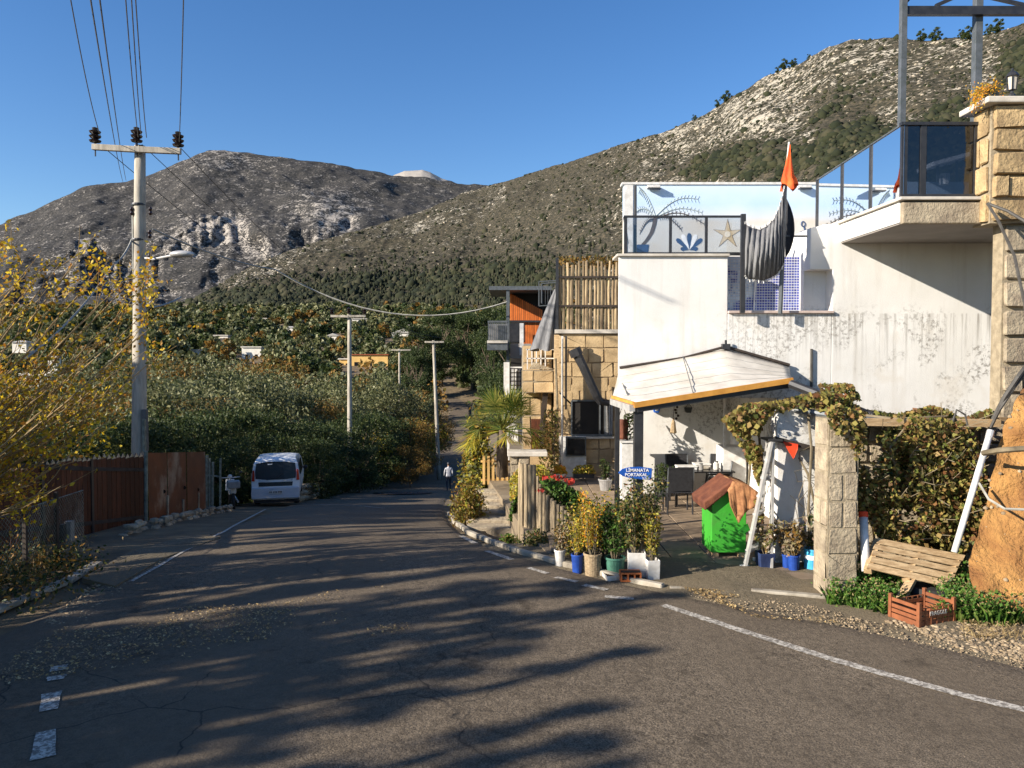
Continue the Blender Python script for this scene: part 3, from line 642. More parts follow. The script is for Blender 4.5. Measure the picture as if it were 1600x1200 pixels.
def mosaicmat():
    m, ns, ls, b = newmat('mosaic_tile'); co = coord(ns, ls, None, 'World')
    sx = ns.new('ShaderNodeSeparateXYZ'); ls.new(co, sx.inputs[0])
    fx = math_(ns, ls, 'FRACT', math_(ns, ls, 'MULTIPLY', sx.outputs[0], 20.)); fz = math_(ns, ls, 'FRACT', math_(ns, ls, 'MULTIPLY', sx.outputs[2], 20.))
    g = math_(ns, ls, 'MAXIMUM', math_(ns, ls, 'LESS_THAN', fx, .2), math_(ns, ls, 'LESS_THAN', fz, .28))
    vn = ns.new('ShaderNodeTexWhiteNoise'); fl = ns.new('ShaderNodeVectorMath'); fl.operation = 'FLOOR'
    sc = ns.new('ShaderNodeVectorMath'); sc.operation = 'MULTIPLY'; sc.inputs[1].default_value = (20, 0, 20); ls.new(co, sc.inputs[0]); ls.new(sc.outputs[0], fl.inputs[0]); ls.new(fl.outputs[0], vn.inputs['Vector'])
    blue = ramp(ns, ls, vn.outputs[0], [(0, (.02, .025, .2)), (.5, (.04, .055, .33)), (1, (.09, .12, .45))])
    pale = ramp(ns, ls, vn.outputs[0], [(0, (.3, .42, .6)), (1, (.6, .68, .76))])
    left = ramp(ns, ls, math_(ns, ls, 'MULTIPLY', sx.outputs[0], .1), [(.459, 1.), (.460, 0.)], 'CONSTANT')
    pat = math_(ns, ls, 'MULTIPLY', left, ramp(ns, ls, math_(ns, ls, 'ADD', math_(ns, ls, 'MULTIPLY', noisef(ns, ls, co, 3, 4, .6), 1.), math_(ns, ls, 'MULTIPLY', sx.outputs[2], .12)), [(.55, 0.), (.62, 1.)]))
    col = mix(ns, ls, pat, blue, pale); col = mix(ns, ls, g, col, (.55, .56, .6))
    ls.new(col, b.inputs['Base Color']); b.inputs['Roughness'].default_value = .3; bump(ns, ls, math_(ns, ls, 'SUBTRACT', 1., g), b, .5, .004); return m
MAT['mosaic'] = mosaicmat()
def muralmat():
    m, ns, ls, b = newmat('mural_paint'); co = coord(ns, ls, None, 'World'); sx = ns.new('ShaderNodeSeparateXYZ'); ls.new(co, sx.inputs[0])
    z = math_(ns, ls, 'ADD', sx.outputs[2], math_(ns, ls, 'MULTIPLY', noisef(ns, ls, co, 1.5, 3), .12))
    zt = P(1100, 286, 17.5).z; zm = P(1100, 336, 17.5).z
    f = math_(ns, ls, 'DIVIDE', math_(ns, ls, 'SUBTRACT', z, zm-.9), zt-zm+.9)
    col = ramp(ns, ls, f, [(.0, (.5, .44, .36)), (.5, (.56, .5, .42)), (.58, (.52, .56, .6)), (.75, (.4, .55, .74)), (1, (.52, .63, .74))])
    col = mix(ns, ls, ramp(ns, ls, noisef(ns, ls, co, .9, 4), [(.4, 0.), (.7, .5)]), col, (.62, .68, .72))
    ls.new(col, b.inputs['Base Color']); b.inputs['Roughness'].default_value = .85; return m
MAT['mural'] = muralmat()
GZ = -3.05
MAT['glass_dark'] = GLASS('dark_rail_glass', (.22, .24, .28), .03)
wh = thing('white_house', 'large white stucco house with stained lower wall, roof terrace and jutting balcony', 'house', (4, 14, GZ))
m = MB()
zl = P(1000, 401, 14).z; zs = P(1000, 622, 14).z; x0 = P(966, 500, 14).x; xa = P(1137, 500, 14).x; xb = P(1300, 500, 14).x; xr = 10.5; zt = P(1200, 490, 14).z
m.poly([(x0, 14, zs), (xa, 14, zs), (xa, 17.9, zs), (P(968,500,17.9).x, 17.9, zs)], (0, 0, zl-zs)).obj('upper_wall', MAT['stucco'], wh, bevel=.015)
MB().box(xa, xb, 14, 17.9, zs, zt).obj('upper_wall', MAT['stucco'], wh, bevel=.01)
zc = P(1340, 347, 14).z; xj = P(1310, 400, 14).x; xn = P(1266, 400, 14).x
# wall right of the notch, with the niche and sloping shoulder
zn0, zn1 = P(1283, 490, 14).z, P(1283, 421, 14).z
MB().poly([(xb, 14, GZ), (xr, 14, GZ), (xr, 14, zc), (xj, 14, zc), (xn, 14, P(1268, 356, 14).z), (xn, 14, zn1), (xb, 14, zn1)], (0, 3.9, 0)).obj('side_wall', MAT['stucco'], wh, bevel=.01)
MB().box(xn, xb-.002, 14.3, 17.9, zn0, zn1-.002).obj('niche_wall', MAT['stucco'], wh)
MB().box(P(1215, 500, 14).x, xb-.002, 14.01, 17.9, GZ, zs-.002).obj('lower_wall', MAT['stucco'], wh)
MB().box(P(963, 500, 14).x, xa+.02, 13.95, 14.6, zl+.002, zl+.05).obj('terrace_coping', MAT['coping'], wh, bevel=.01)
MB().box(xa, xb+.02, 13.94, 14.29, zt+.002, zt+.05).obj('ledge', MAT['pink_trim'], wh, bevel=.01)
# terrace back wall (ground floor) under the awning, with its right return
MB().box(P(964, 650, 17).x, 4.9, 17, 17.3, GZ, zs-.002).obj('back_wall', MAT['stucco'], wh)
MB().box(4.9, 5.15, 14.02, 17.3, GZ, zs-.004).obj('return_wall', MAT['stucco'], wh)
dr = MB().box(4.87, 4.9-.002, 14.6, 15.5, GZ, GZ+2.1).obj('door', MAT['dark_glass'], wh)
MB().bar((4.86, 14.58, GZ), (4.86, 14.58, GZ+2.15), .06).bar((4.86, 15.52, GZ), (4.86, 15.52, GZ+2.15), .06).bar((4.86, 14.55, GZ+2.14), (4.86, 15.55, GZ+2.14), .06).obj('door_frame', MAT['white_metal'], dr)
MB().pbox(1128, 1166, 690, 885, 15.6, .5, z0=GZ, z1=GZ+1.25).obj('white_cabinet', MAT['white_metal'], wh, bevel=.02)
MB().tube([P(1268, 545, 13.97), P(1267, 700, 13.97)], .025, 6).obj('drain_pipe', MAT['cable'], wh)
# notch: mosaic pool wall
MB().ppoly([(1128,401),(1262,401),(1290,368),(1290,500),(1128,500)], 14.5, .2).obj('mosaic_wall', MAT['mosaic'], wh)
MB().ppoly([(1181,402),(1183,402),(1179,489),(1177,489)], 14.47, .028).obj('tile_edge', MAT['white_paint'], wh)
MB().pbox(1252, 1256, 405, 495, 14.44, .04).obj('tile_edge', MAT['metal_black'], wh)
# white pier beside the pots
pr = thing('white_pier', 'tall white painted pier behind the stepladder and blue pots', 'wall', (4.2, 11.2, GZ))
a_ = P(1213, 760, 11.2).x; b_ = P(1292, 760, 11.2).x
MB().box(a_, b_, 11.2, 11.5, GZ, P(1250, 640, 11.2).z).obj('pier', MAT['stucco'], pr, bevel=.02)
MB().bar(P(1212, 686, 11.12), P(1292, 706, 11.1), .07).obj('wooden_bracket', MAT['wood_dark'], pr)
rc_ = MB().poly([P(1224, 690, 11.05), P(1247, 694, 11.05), P(1246, 703, 11.03), P(1240, 717, 11.02), P(1233, 706, 11.04)], (0, .02, 0)).obj('red_rag', MAT['red_cloth']); tag(rc_, 'small red rag hanging from the dark bracket of the white pier', 'cloth')
# mural wall on the roof terrace
mw = thing('mural_wall', 'rooftop parapet painted with blue sky, palm, shell, starfish and anchor', 'wall', (4, 17.5, zl))
YM = 17.5
MB().pbox(975, 1276, 286, 415, YM, .22).obj('wall', MAT['mural'], mw)
MB().pbox(972, 1278, 284.5, 288, YM-.03, .3).obj('wall_cap', MAT['white_metal'], mw)
MB().pbox(975, 989, 288.5, 400, YM-.02, .018).obj('white_band', MAT['white_metal'], mw)
def paint(name, pix, mat, d=.006): return MB().ppoly(pix, YM-d, d-.001).obj(name, mat, mw)
MAT['pt_brown'] = M('painted_brown', (.1, .07, .05), (.06, .045, .035), 8, .8, 0); MAT['pt_green'] = M('painted_frond', (.33, .38, .36), (.4, .47, .48), 8, .8, 0)
MAT['pt_navy'] = M('painted_navy', (.02, .06, .16), (.015, .04, .11), 8, .7, 0); MAT['pt_sand'] = M('painted_sand', (.46, .36, .22), (.56, .46, .32), 6, .8, 0)
MAT['pt_line'] = M('painted_outline', (.2, .15, .1), (.15, .11, .07), 8, .8, 0); MAT['pt_beige'] = M('painted_pale', (.66, .6, .5), (.6, .53, .42), 6, .8, 0)
tr = [(993,397),(1001,386),(1011,375),(1018,364),(1022,352),(1024,340)]
paint('painted_trunk', [(x-3.2, y) for x, y in tr]+[(x+3.4, y) for x, y in tr[::-1]], MAT['pt_brown'])
fr = MB(); fd = MB()
def pfrond(b, tip, sag, nb, L, mbx):
    pts = []
    for i in range(13):
        t = i/12; x = b[0]+(tip[0]-b[0])*t; y = b[1]+(tip[1]-b[1])*t-sag*math.sin(PI*t); pts.append((x, y))
    mbx.tube([P(x, y, YM-.006) for x, y in pts], .009, 4)
    for i in range(2, 13):
        x, y = pts[i]
        for s_ in (-1, 1):
            dx = (tip[0]-b[0])/abs(tip[0]-b[0]+1e-6)*L*.5; mbx.tube([P(x, y, YM-.006), P(x+dx*.7, y+s_*L*(.9 if s_ > 0 else .7), YM-.006)], .005, 3)
pfrond((1024,338),(1090,311),12,11,7,fr); pfrond((1024,338),(1000,296),8,11,7,fr); pfrond((1024,340),(1096,332),10,11,5,fr); pfrond((1024,340),(985,340),14,11,6,fr)
pfrond((1024,342),(1064,358),9,11,5,fd); pfrond((1024,342),(1100,350),13,11,5,fd); pfrond((1024,342),(1001,362),7,10,5,fd); fr.obj('painted_frond', MAT['pt_green'], mw); fd.obj('painted_frond', MAT['pt_brown'], mw)
paint('painted_pot', [(990,382),(1014,382),(1012,398),(993,398)], MAT['pt_navy'], .008)
for k, a in enumerate((-78, -48, -24, 0, 24, 48, 78)):
    ca, sa = math.cos(R(a)), math.sin(R(a)); cx, cy = 1077, 391; L = 27 if abs(a) < 60 else 14
    q = [(0, 1), (2.2, 8), (3.6, L-5), (2.2, L-1), (0, L), (-2.2, L-1), (-3.6, L-5), (-2.2, 8)]
    paint('painted_shell_rib', [(cx+x*ca+y*sa, cy+x*sa-y*ca) for x, y in q], MAT['pt_navy'] if k % 2 == 1 or abs(a) > 60 or a == 0 else MAT['white_paint'], .008-.0002*k)
st = []
for i in range(10):
    a = PI/2+i*PI/5; rr_ = 24 if i % 2 == 0 else 7.5; st.append((1137+rr_*math.cos(a), 366-rr_*math.sin(a)*1.02))
paint('painted_starfish', st, MAT['pt_line'], .006)
paint('painted_starfish', [(1137+(x-1137)*.9, 366+(y-366)*.9) for x, y in st], MAT['pt_sand'], .008)
MB().lathe(P(1137, 366, YM-.012), [(.07, 0), (.065, .003)], 12, Matrix.Rotation(PI/2, 3, 'X')).obj('painted_disc', MAT['pt_beige'], mw)
an = MB(); an.tube([P(1255+3*math.cos(a), 350+4*math.sin(a), YM-.008) for a in np.linspace(0, 2*PI, 11)], .012, 4)
an.tube([P(1256,354,YM-.008),P(1261,371,YM-.008),P(1264,388,YM-.008)], .016, 4); an.tube([P(1250,363,YM-.008),P(1266,358,YM-.008)], .012, 4); an.tube([P(1249,383,YM-.008),P(1256,390,YM-.008),P(1266,389,YM-.008),P(1272,380,YM-.008)], .014, 4)
an.obj('painted_anchor', MAT['pt_navy'], mw)
for x in (1022, 1259):
    wl_ = thing('wall_light', 'small white flush wall light at the %s top of the mural wall' % ('left' if x < 1100 else 'right'), 'lamp', tuple(P(x, 291, YM)))
    MB().pbox(x-10, x+10, 289, 293, YM-.16, .14).obj('housing', MAT['white_metal'], wl_, bevel=.01); MB().pbox(x-9, x+11, 293.3, 294.4, YM-.165, .13).obj('shade', MAT['metal_black'], wl_)
# roof terrace glass railing
rl = thing('terrace_railing', 'black framed clear glass railing along the roof terrace edge', 'railing', (3.2, 14.2, zl))
ZT = P(1060, 338, 14.2).z; YR = 14.2
for x in (978, 1048, 1104): MB().pbox(x-2, x+2, 338, 398, YR, .045, z0=zl+.05, z1=ZT).obj('post', MAT['metal_black'], rl)
MB().pbox(975, 1165, 336.5, 339.5, YR-.005, .055).obj('top_rail', MAT['metal_black'], rl); MB().pbox(975, 1161, 394, 398, YR-.003, .05, z0=zl+.052).obj('bottom_rail', MAT['metal_black'], rl)
for a, b in ((980,1046),(1050,1102),(1106,1159)): MB().pbox(a, b, 339.5, 394, YR+.02, .008).obj('glass_pane', MAT['glass_clear'], rl)
MB().bar((P(976,360,YR).x, YR+.06, ZT-.015), (P(981,360,17.4).x, 17.4, ZT-.015), .04, .03).obj('top_rail', MAT['metal_black'], rl)
MB().bar((P(976,360,YR).x, YR+.07, (zl+ZT)/2), (P(981,360,17.4).x, 17.4, (zl+ZT)/2), .012, ZT-zl-.1).obj('side_panel', MAT['metal_grey'], rl)
MB().tube([P(992.5,400,14.6), P(992.5,290,14.6)], .03, 8).obj('mast', MAT['metal_black'], rl)
# balcony
bl = thing('balcony', 'jutting concrete balcony with rough stone front and grey soffit', 'balcony', (7, 12, P(1405,348,12).z))
zb0, zb1 = P(1480,348,12).z, P(1480,315,12).z; bx = P(1405,330,12).x; bx2 = P(1312,378,14).x
MB().poly([(bx, 12, zb0), (9.7, 12, zb0), (9.7, 13.99, zb0), (bx2, 13.99, zb0)], (0, 0, zb1-zb0)).obj('slab', MAT['stucco'], bl, bevel=.01)
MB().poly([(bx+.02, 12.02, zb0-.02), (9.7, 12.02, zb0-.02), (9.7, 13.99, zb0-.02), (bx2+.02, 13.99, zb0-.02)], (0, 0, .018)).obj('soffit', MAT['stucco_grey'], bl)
MB().box(bx+.01, 9.7, 11.9, 11.998, zb0-.03, zb1-.02).obj('stone_front', MAT['stone_pale'], bl, bevel=.02)
MB().poly([(bx-.05, 11.86, zb1+.002), (9.4, 11.86, zb1+.002), (9.4, 12.2, zb1+.002), (bx+.25, 12.2, zb1+.002), (P(1283,358,15).x+.2, 15, zb1+.002), (P(1272,358,15).x, 15, zb1+.002)], (0, 0, .05)).obj('coping', MAT['coping'], bl, bevel=.01)
MB().poly([(bx2-.3, 14.04, zb0), (P(1272,361,15).x+.04, 15, zb0), (P(1272,361,15).x+.3, 15, zb0), (bx2+.2, 14.04, zb0)], (0, 0, zb1-zb0)).obj('return_wall', MAT['stucco'], bl)
gr_ = thing('balcony_railing', 'dark tinted glass railing with black posts on the jutting balcony', 'railing', (7, 12, zb1))
zr = P(1480,192,12).z; zr2 = P(1275,281,15).z; fa = Vector((P(1277,300,15).x, 15, zb1+.05)); fn = Vector((P(1412,300,12).x, 12, zb1+.05))
def lerp2(t, z=None): v = fa.lerp(fn, t); v.z = zb1+.055 if z is None else z; return v
ztop = lambda t: zr2+(zr-zr2)*t
for i in range(3):
    t0, t1 = i/3+.005, (i+1)/3-.005; a, b = lerp2(t0), lerp2(t1)
    MB().poly([a, b, Vector((b.x, b.y, ztop(t1)-.01)), Vector((a.x, a.y, ztop(t0)-.01))], (.01, 0, 0)).obj('glass_pane', MAT['glass_tint'], gr_)
MB().bar(lerp2(0, zr2), lerp2(1, zr), .035, .02).obj('top_rail', MAT['metal_grey'], gr_)
for t in (0, .333, .667): a = lerp2(t); MB().bar(a, (a.x, a.y, ztop(t)), .045).obj('post', MAT['metal_black'], gr_)
for x in (1413.5, 1443, 1527, 1546): MB().pbox(x-4.5, x+4.5, 194, 308, 12.02, .06, z0=zb1+.055, z1=zr-.03).obj('post', MAT['metal_black'], gr_)
MB().pbox(1409, 1551, 190, 195, 12.0, .08).obj('top_rail', MAT['metal_black'], gr_); MB().pbox(1411, 1550, 303, 308, 12.01, .07, z0=zb1+.056).obj('bottom_rail', MAT['metal_black'], gr_)
for a, b in ((1418,1439),(1448,1523),(1531,1542)): MB().pbox(a, b, 195, 304, 12.04, .01).obj('glass_pane', MAT['glass_dark'], gr_)
pw = MB().pbox(1278, 1520, 284, 330, 17.5, .2).obj('pool_wall', MAT['mural'], bl)
hw = thing('solar_heater', 'slanted white solar water heater seen through the balcony glass', 'heater', tuple(P(1480, 282, 17)))
MB().obox(P(1478, 253, 17), (.45, 0, .12), (0, .35, 0), (-.01, 0, .04)).obj('panel', MAT['white_metal'], hw); MB().bar(P(1465, 258, 17), P(1465, 284, 17), .04).bar(P(1495, 250, 17), P(1495, 284, 17), .04).obj('stand', MAT['metal_grey'], hw)
MB().lathe(P(1476, 280, 17.1), [(.1, -.12), (.11, 0), (.1, .12)], 10).obj('tank', MAT['white_metal'], hw)
# pergola frame above the balcony
pg = thing('metal_pergola', 'tall dark steel pergola frame rising above the balcony', 'pergola', tuple(P(1410, 308, 12.3)))
def post(mb, x, y0, y1, Y, w_): return mb.pbox(x-w_/2, x+w_/2, y0, y1, Y, w_/1200*Y)
post(MB(), 1412, -60, 312, 12.35, 9).obj('post', MAT['metal_grey'], pg, bevel=.004); post(MB(), 1529, -60, 312, 12.45, 11).obj('post', MAT['metal_grey'], pg, bevel=.004)
MB().pbox(1417, 1800, 9, 22, 12.37, .09).obj('beam', MAT['metal_black'], pg); MB().pbox(1400, 1800, -75, -60, 12.37, .09).obj('beam', MAT['metal_black'], pg)
for a, b in (((1417,2),(1427,-12)),((1462,9),(1500,-8)),((1530,-8),(1600,8))): MB().bar(P(*a, 12.45), P(*b, 12.45), .05).obj('brace', MAT['metal_black'], pg)
0 and [MB().bar(P(1412,15,12.4)+Vector((dx, .06, 0)), P(1412,15,12.4)+Vector((dx, 3.5, 0)), .08).obj('beam', MAT['metal_black'], pg) for dx in (0, 2.4)]
# stone column at the right edge
sc_ = thing('stone_column', 'thick column of rough warm stone at the right of the balcony', 'column', tuple(P(1600, 600, 11.6)))
ux = P(1550,240,11.7).x; u0, u1 = P(1550,312,11.7).z, P(1550,165,11.7).z
MB().box(ux, ux+1.6, 11.72, 12.15, u0-.35, u1).obj('core', MAT['mortar'], sc_)
stones(sc_, (ux, 11.72, u0-.33), (1, 0, 0), (0, 0, 1), 1.6, u1-u0+.33, 4, 5, .09, MAT['stone_warm'], N=(0, -1, 0), bev=.018, jit=.45)
stones(sc_, (ux, 12.15, u0-.33), (0, -1, 0), (0, 0, 1), .41, u1-u0+.33, 1, 4, .05, MAT['stone_warm'], N=(-1, 0, 0), bev=.03)
MB().box(ux-.17, ux+1.8, 11.55, 12.3, u1+.003, u1+.1).obj('cap', MAT['coping'], sc_, bevel=.02)
lx = P(1569,450,11.75).x; l0 = GZ
MB().box(lx, lx+1.4, 11.8, 12.05, l0, u0-.352).obj('shaft', MAT['mortar'], sc_)
stones(sc_, (lx, 11.8, -1.8), (1, 0, 0), (0, 0, 1), 1.4, u0-.36+1.8, 3, 9, .08, MAT['stone_pale'], N=(0, -1, 0), bev=.02)
ln = thing('lantern', 'black carriage lantern on the stone column cap', 'lamp', tuple(P(1581, 151, 11.9)))
c = P(1581, 151, 11.9); MB().lathe(c, [(.05, 0), (.05, .03), (.02, .05), (.02, .08), (.06, .1)], 8).obj('base', MAT['metal_black'], ln)
MB().lathe(c+Vector((0, 0, .1)), [(.055, 0), (.075, .2)], 6).obj('glass', MAT['coping'], ln)
gb = MB()
for k in range(6):
    a = PI/3*k; gb.bar(c+Vector((.06*math.cos(a), .06*math.sin(a), .1)), c+Vector((.08*math.cos(a), .08*math.sin(a), .3)), .014)
gb.obj('cage', MAT['metal_black'], ln); MB().lathe(c+Vector((0, 0, .3)), [(.1, 0), (.07, .05), (.02, .09), (.01, .13)], 8).obj('roof', MAT['metal_black'], ln)
fb = thing('flower_bush', 'clump of yellow chrysanthemums spilling over the column cap', 'flowers', tuple(P(1545, 155, 11.8)))
MB().lathe(P(1548,154,11.8), [(.09, 0), (.13, .14)], 10).obj('pot', MAT['pot_dark'], fb)
C = np.array([P(1543, 142, 11.75)])+RNG.normal(size=(900, 3))*np.array([.1, .09, .055]); C[:300] = np.array([P(1526,155,11.68)])+RNG.normal(size=(300,3))*np.array([.035,.05,.08])
foliage('blossom', C, .017, MAT['orangebloom'], fb)
# hammock / shade cloth, pole, flag
hp = thing('shade_cloth', 'sagging grey shade cloth laced between two poles above the mosaic wall', 'shade cloth', tuple(P(1160, 490, 13.7)))
top = [(1164,350),(1175,356),(1188,359),(1200,352),(1209,343),(1217,326),(1223,306),(1226,292)]; bot = [(1163,428),(1170,436),(1183,437),(1193,438),(1204,434),(1214,428),(1220,420),(1225,411)]
rows = []
for j in range(15):
    s_ = j/14; row = []
    for i in range(57):
        u = i/56*7; k = min(6, int(u)); f = u-k
        tx, ty = top[k][0]+(top[k+1][0]-top[k][0])*f, top[k][1]+(top[k+1][1]-top[k][1])*f; bx_, by_ = bot[k][0]+(bot[k+1][0]-bot[k][0])*f, bot[k][1]+(bot[k+1][1]-bot[k][1])*f
        x, y = tx+(bx_-tx)*s_, ty+(by_-ty)*s_; Yd = 13.75-.35*math.sin(PI*s_)*math.sin(PI*i/56)+.035*math.sin(i*1.15+s_*2.2)+.02*math.sin(i*2.7+s_*5)
        row.append(P(x, y, Yd))
    rows.append(row)
MB().grid(rows).obj('cloth', MAT['grey_cloth'], hp, smooth=True, solid=.006)
lc = MB()
for i in range(0, 57, 3):
    v, w2 = rows[0][i], rows[0][min(56, i+2)]; lc.tube([v, v+Vector((0, 0, .05)), w2], .008, 4)
    v, w2 = rows[-1][i], rows[-1][min(56, i+2)]; lc.tube([v, v-Vector((0, 0, .05)), w2], .008, 4)
lc.obj('lacing', MAT['white_metal'], hp)
rows = []
for j in range(12):
    s_ = j/11; row = []
    for i in range(5):
        f = i/4; xx = 1227+(14.5*math.sin(PI*min(1, s_*1.05)*.92)**.8 if 0 < s_ < 1 else 1)*f; row.append(P(xx, 308+(402-308)*s_, 13.95-.25*math.sin(PI*s_)*f))
    rows.append(row)
MB().grid(rows).obj('cloth', MAT['sling'], hp, smooth=True, solid=.006)
MB().pbox(1158, 1165, 334, 489, 13.75, .07).obj('pole', MAT['metal_black'], hp); MB().tube([P(1219,490,13.8), P(1223,395,13.8), P(1226.5,290,13.8)], .04, 8).obj('pole', MAT['metal_grey'], hp)
MB().tube([P(1224,369,13.83), P(1262,369,13.83)], .018, 6).obj('tie_bar', MAT['metal_grey'], hp)
fl_ = thing('flag', 'orange-red flag furled around the top of the shade cloth pole', 'flag', tuple(P(1226, 290, 13.8)))
MB().tube([P(1226.5,291,13.8), P(1233,222,13.8)], .018, 6).obj('staff', MAT['white_metal'], fl_)
c = P(1232, 226, 13.8); rows = []
for j in range(14):
    t = j/13; row = []; cz = c.z-.76*t; cx_ = P(1233-3*t+2.5*(t > .8), 300, 13.8).x
    for i in range(25):
        a = 2*PI*i/24; rad = (.015+.115*t**1.4*(1 if t < .85 else 1.02))*(1+.28*math.sin(a*5+t*3)+.12*math.sin(a*9)); row.append((cx_+rad*math.cos(a), 13.8+rad*math.sin(a), cz-.06*math.sin(a*3)*t))
    rows.append(row)
MB().grid(rows).obj('cloth', MAT['flag_cloth'], fl_, smooth=True)
# ================================================================ AWNING
aw = thing('awning', 'white sloping patio awning with orange edge board on black posts', 'awning', (2.2, 12.1, GZ))
E = {'lb': P(957,622,13.2), 'lf': P(990,631,12.0), 'rf': P(1238,592,12.3), 'rr': P(1233,573,13.95), 'pk': P(1133,546,13.95), 'll': P(968,577,13.95)}
rows = []; N_ = 24
for i in range(N_+1):
    u = i/N_; a = (E['ll'].lerp(E['pk'], u/.62) if u < .62 else E['pk'].lerp(E['rr'], (u-.62)/.38)); b = E['lf'].lerp(E['rf'], u)
    if u < .06: b = E['lb'].lerp(E['lf'], .5+u*8)
    row = []
    for j in range(11):
        v = j/10; p = a.lerp(b, v); p.z -= .05*math.sin(PI*v)+.012*math.sin(v*30)+.01*random.random(); row.append(p)
    rows.append(row)
first_row = [E['ll'].lerp(E['lb'], j/10)-Vector((0, 0, .03*math.sin(PI*j/10))) for j in range(11)]
MB().grid([first_row]+rows).obj('roof_sheet', MAT['roof_tarp'], aw, smooth=True, solid=.02)
sm = MB()
for j in (2, 4, 6, 8): sm.tube([r_[j]+Vector((0, 0, .011)) for r_ in rows], .003, 4)
sm.tube([E['ll'].lerp(E['pk'], .6).lerp(E['lf'].lerp(E['rf'], .37), t)+Vector((0, 0, .02)) for t in np.linspace(0, 1, 6)], .008, 4); sm.obj('seam', MAT['metal_grey'], aw)
MB().tube([E['ll']+Vector((0, -.02, .03)), E['ll'].lerp(E['pk'], .6)+Vector((0, -.02, -.01)), E['pk']+Vector((0, -.02, .05))], .024, 6).tube([E['pk']+Vector((0, -.02, .05)), E['rr']+Vector((0, -.02, .03))], .028, 6).obj('ridge_pipe', MAT['wood_dark'], aw)
MB().box(E['pk'].x-.07, E['pk'].x+.07, 13.86, 13.96, E['pk'].z, E['pk'].z+.1).tube([E['pk']+Vector((0, -.04, .1)), E['pk']+Vector((0, -.04, .17))], .02, 6).obj('ridge_bracket', MAT['metal_black'], aw)
MB().bar(E['lf']+Vector((0, -.03, -.02)), E['rf']+Vector((0, -.03, -.02)), .04, .085).bar(E['lb']+Vector((0, 0, .02)), E['lf']+Vector((0, -.02, .01)), .04, .045).obj('edge_board', MAT['orange_trim'], aw)
MB().bar(E['lf']+Vector((.05, .02, -.1)), E['rf']+Vector((0, .02, -.1)), .06, .07).obj('front_beam', MAT['metal_black'], aw); MB().bar(E['lb']+Vector((0, 0, -.06)), E['lf']+Vector((-.02, .0, -.07)), .09, .1).obj('gutter', MAT['alu'], aw)
for x, y0, Y, w_ in ((998, 632, 12.05, 14),): MB().pbox(x-w_/2, x+w_/2, y0, 870, Y, .14, z0=GZ).obj('post', MAT['metal_black'], aw, bevel=.006)
MB().pbox(961, 968, 627, 880, 13.3, .08, z0=GZ, z1=E['lb'].z-.06).obj('post', MAT['metal_black'], aw)
for u in (.0, .28, .55, .8): MB().bar(E['lf'].lerp(E['rf'], u)+Vector((.02, .04, -.07)), (E['ll'].lerp(E['pk'], u/.62) if u < .62 else E['pk'].lerp(E['rr'], (u-.62)/.38))+Vector((0, -.02, -.13)), .05, .06).obj('rafter', MAT['metal_grey'], aw)
MB().pbox(1131, 1134, 610, 700, 15.2, .05, z1=P(1130,600,15).z).obj('rod', MAT['white_metal'], aw)
# dark gutter arm on the right of the awning and pergola beams
gt = thing('vine_pergola', 'low pergola of pale wood beams and grey pipe carrying the grapevine', 'pergola', (6, 10.4, GZ))
MB().tube([P(1236,600,12.2), P(1300,625,11.6), P(1365,652,11)], .07, 8).obj('gutter_pipe', MAT['metal_black'], gt); MB().tube([P(1242,640,11.2), P(1310,652,10.8), P(1390,660,10.5)], .05, 8).obj('grey_pipe', MAT['metal_grey'], gt)
MB().bar(P(1318,659,10.3), P(1560,661,10.5), .1, .1).obj('beam', MAT['wood_pale'], gt); MB().bar(P(1300,655,11), P(1570,657,11.6), .08, .1).obj('beam', MAT['wood_pale'], gt)
MB().bar(P(1470,700,10.2), P(1490,655,10.3), .05).bar(P(1490,655,10.35), P(1508,690,10.2), .05).obj('brace', MAT['wood_dark'], gt)
for x in (1330, 1500): MB().bar(P(x, 664, 10.3), P(x, 664, 10.3)-Vector((0, 0, 2.2)), .08).obj('post', MAT['wood_dark'], gt)
# garden wall behind the vine
gw = thing('garden_wall', 'beige stone garden wall hidden behind the grapevine', 'wall', (6, 11.3, GZ)); gx0, gx1 = P(1292,700,11.2).x+.02, 7.6
MB().box(gx0, gx1, 11.32, 11.6, GZ, P(1400,672,11.2).z).obj('core', MAT['mortar'], gw); stones(gw, (gx0, 11.32, GZ), (1, 0, 0), (0, 0, 1), gx1-gx0, 2.1, 6, 7, .05, MAT['stone_pale'], N=(0, -1, 0))
# stone pillar
sp_ = thing('stone_pillar', 'square pale stone pillar standing at the corner of the paved yard', 'pillar', tuple(P(1318, 940, 9.5)))
a_, b_ = P(1291,800,9.5).x, P(1343,800,9.5).x; z1_ = P(1318,655,9.5).z
MB().box(a_+.03, b_-.01, 9.53, 9.95, -3.15, z1_).obj('core', MAT['mortar'], sp_)
stones(sp_, (a_+.03, 9.53, -3.12), (1, 0, 0), (0, 0, 1), b_-a_-.04, z1_+3.1, 1, 7, .014, MAT['stone_pale'], N=(0, -1, 0), jit=.05, bev=.003, gap=.01)
stones(sp_, (a_+.03, 9.95, -3.12), (0, -1, 0), (0, 0, 1), .42, z1_+3.1, 1, 7, .012, MAT['stone_pale'], N=(-1, 0, 0), jit=.05, bev=.003, gap=.01)
